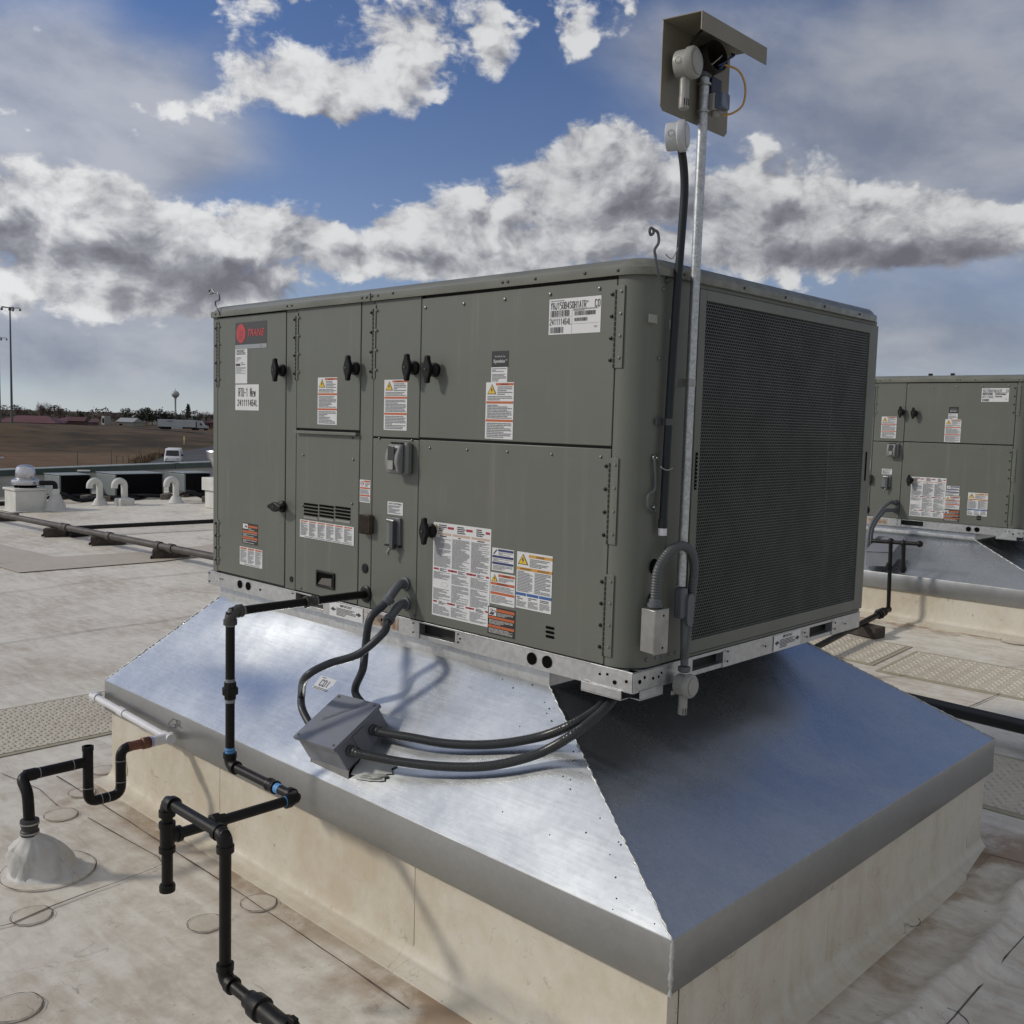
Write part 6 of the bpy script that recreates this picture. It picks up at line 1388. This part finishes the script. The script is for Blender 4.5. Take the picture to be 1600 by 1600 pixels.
# ---- light poles
STP = mat('pole_steel', (.10, .11, .115), .5)
def tall_pole(u, vt, d, label, tilt=0):
    top = at(u, vt, d); z0 = land(top.x, top.y); h = top.z - z0; o = thing('light_pole', (top.x, top.y, z0), label, 'light pole', 'tall light poles by the highway')
    one('pole', o, STP, lambda b: b.cyl((top.x, top.y, z0 - .5), (top.x, top.y, top.z), .27, .14, n=10))
    for k in range(5):
        a = 2 * math.pi * k / 5; c = top + Vector((math.cos(a) * 1.9, math.sin(a) * 1.9, -.1)); one('lamp_head', o, STP, lambda b: (b.lathe(c - Z * .4, Z, [(.2, 0), (.24, .1), (.15, .4), (.08, .5)], 10), b.cyl(top, c + Z * .2, .08, n=6)))
    one('lamp_ring', o, STP, lambda b: b.lathe(top - Z * .6, Z, [(.15, 0), (.32, .1), (.32, .6), (.15, .8)], 12))
tall_pole(15.5, 481, 205, 'tall dark light pole with a ring of lamps at far left'); tall_pole(-2.2, 528, 260, 'shorter-looking light pole cut by the left picture edge')
# ---- water tower
c = at(274, 616, 1500); z0 = -1.; wt = thing('water_tower', (c.x, c.y, z0), 'pale ball-shaped water tower on a slim stem above the trees', 'water tower')
WTM = mat('tower_paint', (.34, .37, .37), .5); one('tank', wt, WTM, lambda b: b.ball(c, 6.0, 24, sc=(1, 1, .9))); one('stem', wt, WTM, lambda b: b.lathe((c.x, c.y, z0), Z, [(3.2, 0), (1.7, 5), (1.3, 9), (1.3, c.z - z0 - 8), (3.2, c.z - z0 - 3)], 16)); one('finial', wt, WTM, lambda b: b.cyl(c + Z * 5, c + Z * 8, .5, n=8))
# ---- van
def vehicle_frame(c, heading): h = Vector((math.sin(heading), math.cos(heading), 0)); return h, Vector((h.y, -h.x, 0))
c = lp_(271, 726.5, .1); h = (Vector((CAM[0], CAM[1], 0)) - Vector((c.x, c.y, 0))).normalized(); hd = math.atan2(h.x, h.y) + .06; fwd, sd_ = vehicle_frame(c, hd); c = c + Z * 0.02
van = thing('van', c, 'white delivery van with dark windscreen driving on the road at left', 'van'); VW = mat('van_white', (.62, .63, .64), .3); GLS = mat('dark_glass', (.02, .024, .03), .1)
k_ = (c - Vector(CAM)).length * 28 / FPX / 2.25
def Vp(a, s_, z): return c + (fwd * a + sd_ * s_ + Z * z) * k_
def loft(b, secs, m=0):
    n = len(secs[0]); vs = [p for s_ in secs for p in s_]; b.addv(vs, [(j * n + i, j * n + (i + 1) % n, (j + 1) * n + (i + 1) % n, (j + 1) * n + i) for j in range(len(secs) - 1) for i in range(n)] + [tuple(range(n))[::-1], tuple(range((len(secs) - 1) * n, len(secs) * n))], m)
def vsec(a, z0, z1, wl, wu): return [Vp(a, -wl, z0), Vp(a, wl, z0), Vp(a, wl, (z0 + z1) * .55), Vp(a, wu, z1 - .05), Vp(a, wu - .12, z1), Vp(a, -wu + .12, z1), Vp(a, -wu, z1 - .05), Vp(a, -wl, (z0 + z1) * .55)]
one('body', van, VW, lambda b: loft(b, [vsec(-2.4, .35, 1.95, .93, .82), vsec(.9, .35, 1.98, .95, .83), vsec(1.35, .35, 1.75, .95, .80), vsec(1.75, .35, 1.1, .93, .86), vsec(2.3, .35, .98, .90, .82), vsec(2.42, .4, .8, .85, .78)]))
one('windscreen', van, GLS, lambda b: b.prism([Vp(1.80, -.74, 1.14), Vp(1.80, .74, 1.14), Vp(1.40, .68, 1.74), Vp(1.40, -.68, 1.74)], (fwd * .03 + Z * .02) * k_))
for sg in (-1, 1):
    one('side_window', van, GLS, lambda b: b.prism([Vp(.3, sg * .955, 1.15), Vp(1.3, sg * .955, 1.15), Vp(1.1, sg * .90, 1.65), Vp(.3, sg * .90, 1.65)], sd_ * sg * .01 * k_)); one('mirror', van, BLACKP, lambda b: b.obox(Vp(1.45, sg * .97, 1.1), sd_ * sg * .2 * k_, fwd * .1 * k_, Z * .22 * k_)); one('headlight', van, mat('headlight_glass', (.45, .45, .42), .2), lambda b: b.obox(Vp(2.36, sg * .62 - .12, .72), sd_ * .26 * k_, fwd * .06 * k_, Z * .14 * k_))
    for a in (1.5, -1.6): one('wheel', van, BLACKP, lambda b: b.cyl(Vp(a, sg * .78, .33), Vp(a, sg * .96, .33), .33 * k_, n=18))
one('bumper', van, mat('bumper_dark', (.03, .03, .03), .6), lambda b: b.obox(Vp(2.34, -.86, .3), sd_ * 1.72 * k_, fwd * .14 * k_, Z * .24 * k_), bev=.02)
# ---- articulated lorry
c0 = at(248, 675.5, 300); c1 = at(326, 679.0, 300); ax = Vector((c1.x - c0.x, c1.y - c0.y, 0)); LL = ax.length; ax.normalize(); sx = Vector((-ax.y, ax.x, 0)); base = Vector((c0.x, c0.y, max(land(c0.x, c0.y), land(c1.x, c1.y)) + .15))
lor = thing('semi_truck', base + ax * LL / 2, 'grey white articulated lorry with a long box trailer on the highway', 'lorry'); u_ = LL / 20.5
def T_(a, s_, z): return base + (ax * a + sx * s_ + Z * z) * u_
one('trailer', lor, mat('trailer_white', (.36, .38, .40), .45, var=.08, vscale=.5), lambda b: b.obox(T_(0, -1.3, 1.15), ax * 15.6 * u_, sx * 2.6 * u_, Z * 2.95 * u_), bev=.05)
one('trailer_mark', lor, mat('faded_mark', (.18, .19, .21), .5), lambda b: b.obox(T_(4.0, -1.33, 3.2), ax * 2.2 * u_, sx * .01, Z * .5 * u_))
one('side_skirt', lor, mat('trailer_white', (.36, .38, .40), .45), lambda b: b.obox(T_(5.6, -1.28, .45), ax * 4.6 * u_, sx * .05, Z * .68 * u_))
one('cab', lor, mat('cab_grey', (.33, .34, .35), .35), lambda b: (b.prism([T_(16.0, -1.2, .9), T_(20.2, -1.2, .9), T_(20.2, -1.2, 1.9), T_(18.7, -1.2, 2.05), T_(18.1, -1.2, 3.1), T_(17.6, -1.2, 3.9), T_(16.0, -1.2, 3.9)], sx * 2.4 * u_)), bev=.04)
one('cab_window', lor, GLS, lambda b: b.prism([T_(17.3, -1.22, 2.1), T_(18.3, -1.22, 2.1), T_(17.95, -1.22, 2.95), T_(17.3, -1.22, 2.95)], -sx * .02))
one('cab_gap', lor, DARK, lambda b: b.obox(T_(15.5, -.8, .8), ax * .5 * u_, sx * 1.6 * u_, Z * 2.4 * u_))
one('chassis', lor, DARK, lambda b: b.obox(T_(.2, -.6, .6), ax * 19.2 * u_, sx * 1.2 * u_, Z * .5 * u_))
for a in (1.6, 2.9, 4.2, 14.4, 15.7, 19.3):
    for s_ in (-1.28, 1.0): one('wheel', lor, BLACKP, lambda b: b.cyl(T_(a, s_, .5), T_(a, s_ + .3, .5), .52 * u_, n=16))
# ---- houses
def house(u0, u1, vb, vt, d, wallc, roofc, label, ve=None, name='house', hip=True, depth=9):
    a, c = at(u0, vb, d), at(u1, vb, d); ex = Vector((c.x - a.x, c.y - a.y, 0)); W_ = ex.length; ex.normalize(); ey = Vector((-ex.y, ex.x, 0)); zt_ = at(u0, vt, d).z; z0 = land(a.x, a.y) - .5; ze = at(u0, ve, d).z if ve else z0 + (zt_ - z0) * .6
    o = thing(name, Vector((a.x, a.y, z0)) + ex * W_ / 2 + ey * depth / 2, label, 'house', 'houses beyond the bank'); B = Vector((a.x, a.y, 0))
    one('wall', o, wallc, lambda b: b.obox(B + ex * .4 + ey * .4 + Z * z0, ex * (W_ - .8), ey * (depth - .8), Z * (ze - z0)))
    k = depth / 2 if hip else 0.
    q = [B + Z * ze, B + ex * W_ + Z * ze, B + ex * W_ + ey * depth + Z * ze, B + ey * depth + Z * ze, B + ex * min(k, W_ * .42) + ey * depth / 2 + Z * zt_, B + ex * max(W_ - k, W_ * .58) + ey * depth / 2 + Z * zt_]
    q = [Vector(p) + Z * .02 for p in q]; one('roof', o, roofc, lambda b: b.addv(q, [(0, 1, 5, 4), (1, 2, 5), (2, 3, 4, 5), (3, 0, 4), (3, 2, 1, 0)]), smooth=False)
    for i in range(max(1, int(W_ / 3.5))):
        if ze - z0 > 1.6: one('window', o, GLS, lambda b: b.obox(B + ex * (1.2 + i * 3.2) + ey * .38 + Z * (ze - 1.5), ex * 1.1, ey * .03, Z * .9))
    return o
RR = mat('red_roof', (.115, .042, .044), .6, var=.2, vscale=.3); RD = mat('dark_red_roof', (.07, .026, .026), .6); CW = mat('cream_wall', (.32, .30, .26), .7); GW = mat('grey_wall', (.26, .26, .26), .7); GRF = mat('grey_roof', (.30, .31, .31), .6); BRW = mat('brick_wall', (.12, .06, .045), .8); TANR = mat('tan_roof', (.20, .18, .16), .7)
house(-8, 88, 664, 648, 285, RR, RR, 'long low house with a pinkish red hipped roof at far left', 659)
house(74, 138, 662, 650.5, 300, RR, RR, 'second red roofed house, right of the first, with a dark gable', 658)
house(103, 132, 661, 651, 292, RD, RD, 'dark maroon gabled porch roof in front of the red roofed houses', 657.5, hip=False, depth=4)
house(180, 208, 661, 652.5, 330, CW, GRF, 'low house with a pale grey gabled roof, right of the square post', 659, hip=False)
house(196, 216, 660, 648, 380, CW, TANR, 'cream house with flat tan roof left of the dark pine clump', 652)
house(231, 247, 660, 648, 380, CW, GRF, 'cream walled house half hidden behind the lorry trailer', 652)
house(286, 312, 660, 647, 420, GW, GRF, 'pale house behind the lone spruce', 650)
house(318, 345, 668, 655, 360, BRW, RD, 'small brick red house right of the lorry cab', 660)
c = at(166, 661, 330); o = thing('utility_cabinet', (c.x, c.y, c.z - 1.), 'square grey chimney-like block left of the pale gabled house', 'chimney block'); one('block_body', o, GW, lambda b: b.box((c.x - 1.1, c.y - 1.1, c.z - 1.5), (c.x + 1.1, c.y + 1.1, at(166, 650, 330).z)), bev=.05); one('block_opening', o, DARK, lambda b: b.box((c.x - .5, c.y - 1.14, c.z), (c.x + .9, c.y - 1.11, c.z + 1.6)))
# ---- fence posts, marker, sign
for k, (u, v0, v1) in enumerate(((121, 728, 706), (174, 726, 698), (182, 725, 712), (192, 724, 712), (200, 722, 710), (217, 721, 697), (220, 722, 698), (249, 702, 690))):
    p = lp_(u, v0); top = at(u, v1, (p - Vector(CAM)).dot(Vector(FW))); o = one('fence_post', None, mat('post_grey', (.13, .12, .10), .8), lambda b: b.cyl((p.x, p.y, p.z - .2), (p.x, p.y, top.z), .06, n=8)); tag(o, ['tallest fence post, alone in the dry field above the leftmost condensing unit', 'fence post in the dry field above the first gooseneck vent', 'short fence post just right of the one above the first gooseneck', 'short fence post above the middle gooseneck vent', 'short fence post left of the close pair of posts', 'left one of the close pair of tall posts by the roadside weeds', 'right one of the close pair of tall posts by the roadside weeds', 'far fence post on the bank, upper left of the van'][k], 'fence post', 'thin posts in the dry field')
p = lp_(288, 695); top = at(288, 682, (p - Vector(CAM)).dot(Vector(FW))); o = thing('road_marker', p, 'pale yellow marker post standing on the bank above the van', 'marker post'); one('post', o, mat('marker_yellow', (.40, .36, .20), .6), lambda b: b.cyl((p.x, p.y, p.z - .2), (p.x, p.y, top.z), .10, n=8)); one('marker_plate', o, mat('marker_yellow', (.40, .36, .20), .6), lambda b: b.box((p.x - .2, p.y - .05, top.z - .6), (p.x + .2, p.y + .05, top.z)))
t_ = 118.; a, c2 = at(-3, 712, t_), at(8.2, 712, t_); zb_ = at(2, 723.5, t_).z; ex = Vector((c2.x - a.x, c2.y - a.y, 0)); o = thing('road_sign', (a.x, a.y, land(a.x, a.y)), 'small red and white patterned sign cut by the left picture edge', 'sign'); H_ = a.z - zb_
s = Sticker(Vector((a.x, a.y, zb_)), ex, Z * H_, Vector((ex.y, -ex.x, 0))); s.rect(0, 0, 1, 1, WHITE, 0).rect(0, 0, 1, .10, RED, 12).rect(0, .9, 1, 1, RED, 12).rect(.9, 0, 1, 1, RED, 14).rect(0, .1, .1, .9, RED, 14).poly([(.2, .3), (.45, .5), (.2, .7), (.3, .75), (.55, .55), (.8, .75), (.85, .65), (.65, .48), (.8, .3), (.7, .22), (.5, .42), (.3, .22)], INK, 20); s.build('sign_face', o)
for k in (.2, .8): q = a + ex * k; one('sign_post', o, CEDAR, lambda b: b.cyl((q.x, q.y + .1, land(q.x, q.y) - .3), (q.x, q.y + .1, a.z), .06, n=8))

# ---- trees
TRK = mat('bare_bark', (.085, .07, .06), .9); NDL = mat('pine_needles', (.022, .030, .020), .8, col2=(.04, .048, .03), vscale=.8); TWG = mat('bare_twigs', (.14, .11, .095), .9)
def bare_tree(name, seed, label, group, spread=1.):
    rr = random.Random(seed); o = thing(name, (0, 0, 0), label, 'tree', group); bt, bc = MB(), MB()
    def grow(b, p, d, ln, r, lv):
        q = p + d * ln; b.cyl(p, q, r, r * .66, n=5 if lv < 3 else 3, cap=False)
        if lv >= 6: return
        for k in range(3 if lv > 0 else 5):
            nd = (d + Vector((rr.uniform(-1, 1), rr.uniform(-1, 1), rr.uniform(-.25, .55))) * (.62 * spread)).normalized(); grow(bc, p.lerp(q, rr.uniform(.55, 1.)), nd, ln * rr.uniform(.62, .84), r * .60, lv + 1)
    grow(bt, Vector((0, 0, -.05)), Vector((rr.uniform(-.05, .05), rr.uniform(-.05, .05), 1)), .26, .022, 0)
    for j in range(2): grow(bt, Vector((rr.uniform(-.08, .08), rr.uniform(-.08, .08), -.05)), Vector((rr.uniform(-.3, .3), rr.uniform(-.3, .3), 1)).normalized(), .22, .015, 1)
    k = 1 / max(v[2] for v in bc.v)
    for b_ in (bt, bc): b_.v = [(v[0] * k, v[1] * k, v[2] * k) for v in b_.v]
    bt.build('trunk', TRK, o, smooth=False); bc.build('crown', TWG, o, smooth=False); return o
def leafy(name, seed, label, group, kind):
    rr = random.Random(seed); o = thing(name, (0, 0, 0), label, 'tree', group); b = MB()
    b.cyl((0, 0, -.05), (0, 0, .5), .028, .015, n=7)
    for k in range(5): a = rr.uniform(0, 6.28); b.cyl((0, 0, .2 + .08 * k), (.25 * math.cos(a), .25 * math.sin(a), .4 + .08 * k), .012, .004, n=5)
    b.build('trunk', TRK, o); b = MB()
    clumps = []
    if kind == 'spruce':
        for k in range(130): t = rr.random() ** .8; a = rr.uniform(0, 6.28); R = .30 * (1 - t) * rr.uniform(.6, 1.05) + .01; clumps.append((Vector((R * math.cos(a), R * math.sin(a), .08 + .92 * t)), .05 + .05 * (1 - t)))
    else:
        cen = [Vector((rr.uniform(-.28, .28), rr.uniform(-.28, .28), rr.uniform(.35, .82))) for _ in range(9)]
        for k in range(150): c = rr.choice(cen); v = Vector((rr.gauss(0, 1), rr.gauss(0, 1), rr.gauss(0, .75))).normalized() * .17 * rr.uniform(.5, 1.1); clumps.append((c + v, .055))
    for c, sz in clumps:
        for q in range(12):
            p = c + Vector((rr.gauss(0, sz * .5), rr.gauss(0, sz * .5), rr.gauss(0, sz * .4))); a = Vector((rr.uniform(-1, 1), rr.uniform(-1, 1), rr.uniform(-.6, .6))).normalized() * .022; d = a.cross(Vector((rr.uniform(-1, 1), rr.uniform(-1, 1), rr.uniform(-1, 1)))).normalized() * .012
            b.quad(p - a - d, p + a - d, p + a + d, p - a + d)
    b.build('crown', NDL, o, smooth=False); return o
used = {}
def plant(proto, u, vb, vt, d, label, wk=1.):
    top, bot = at(u, vt, d), at(u, vb, d); z0 = land(bot.x, bot.y); h = top.z - z0
    o = proto if proto.name not in used else copy_tree(proto); used[proto.name] = 1
    o.location = (bot.x, bot.y, z0); o.scale = (h * wk, h * wk, h); o.rotation_euler.z = random.uniform(0, 6.28); o['label'] = label
    if label is None: o['label'] = proto['label']
    return o
GB, GE = 'bare trees beyond the bank', 'evergreens beyond the bank'
bt1 = bare_tree('bare_tree', 11, 'x', GB); bt2 = bare_tree('bare_tree', 23, 'x', GB, 1.15); pn = leafy('pine_tree', 5, 'x', GE, 'pine'); pn2 = leafy('pine_tree', 9, 'x', GE, 'pine'); spr = leafy('spruce_tree', 3, 'x', GE, 'spruce')
bt = 'bare leafless tree on the skyline '
for k, (u, vt, d, w_, lb) in enumerate(((5, 637, 300, .9, 'left of the tall light pole'), (27, 633, 320, .9, 'just right of the tall light pole'), (40, 634, 330, .9, 'between the light pole and the big bare clump'), (64, 626, 310, .9, 'forming the tallest left half of the big clump'), (78, 628, 315, .9, 'at the middle of the big bare clump'), (93, 631, 318, .9, 'forming the right half of the big bare clump'), (113, 643, 380, 1., 'beyond the second red roof'), (140, 647, 390, 1.2, 'right of the round pine'), (155, 646, 400, 1.2, 'above the square grey block'), (172, 645, 400, 1.2, 'over the pale gabled roof'), (184, 645, 400, 1.2, 'left of the round dark tree by the pine clump'), (312, 641, 420, 1., 'right of the lone spruce'), (322, 641, 430, 1., 'above the lorry cab'), (334, 643, 430, 1., 'at the edge of the near unit'), (54, 642, 330, 1., 'low between the bare clumps'))):
    plant(bt1 if k % 2 else bt2, u, 660, vt, d, bt + lb, w_)
pt = 'dark evergreen on the skyline '
for k, (u, vt, d, w_, lb) in enumerate(((127, 638.5, 350, .8, 'rounded, standing alone right of the red roofs'), (198, 635.5, 360, .75, 'rounded with a thin stem, left of the pine clump'), (218, 637, 350, .9, 'at the left end of the pine clump'), (229, 634.5, 350, .8, 'the tallest left part of the pine clump'), (238, 637, 350, .8, 'second from right in the pine clump'), (246, 638, 355, .6, 'in the gap before the water tower'), (255, 634, 355, .6, 'directly left of the water tower'), (263, 640, 355, .8, 'low beneath the water tower'), (282, 645, 380, 1., 'low between water tower and spruce'), (306, 648, 380, .9, 'low right of the spruce'))):
    plant(pn if k % 2 else pn2, u, 660, vt, d, pt + lb, w_)
plant(spr, 294, 662, 632.5, 350, 'pointed dark spruce right of the water tower', .75)
# a continuous low scrub line far off
b = MB(); rr = random.Random(77)
for k in range(9000):
    u = rr.uniform(-60, 700); d = rr.uniform(430, 520); p = at(u, 658, d); z0 = land(p.x, p.y); h = rr.uniform(.2, 1) ** 1.4 * (4.6 + 1.3 * math.sin(u * .09) + .8 * math.sin(u * .31))
    a = Vector((rr.uniform(-1, 1), rr.uniform(-1, 1), rr.uniform(-.3, .9))).normalized() * rr.uniform(.25, .7); e_ = a.cross(Vector((rr.uniform(-1, 1), rr.uniform(-1, 1), rr.uniform(-1, 1)))).normalized() * rr.uniform(.08, .22); c = Vector((p.x, p.y, z0 + h))
    b.quad(c - a - e_, c + a - e_, c + a + e_, c - a + e_)
o = b.build('distant_scrub', mat('scrub', (.055, .045, .04), .95, col2=(.03, .032, .026), vscale=.05), smooth=False); o['kind'] = 'stuff'; o['label'] = 'low dark scrub and far trees along the horizon'
# weeds along the road edge
b = MB()
for k in range(700):
    t = rr.random(); p = lp_(205 + 60 * t + rr.gauss(0, 4), 727 - 17 * t + rr.gauss(0, 2)); h = rr.uniform(.15, .7); d = Vector((rr.uniform(-.3, .3), rr.uniform(-.3, .3), 1)) * h; s_ = Vector((rr.uniform(-1, 1), rr.uniform(-1, 1), 0)).normalized() * .10
    b.quad(p - s_, p + s_, p + d + s_ * .3, p + d - s_ * .3)
o = b.build('roadside_weeds', mat('weed_straw', (.12, .085, .05), .95), smooth=False); o['kind'] = 'stuff'; o['label'] = 'dry brown weeds along the road edge left of the van'
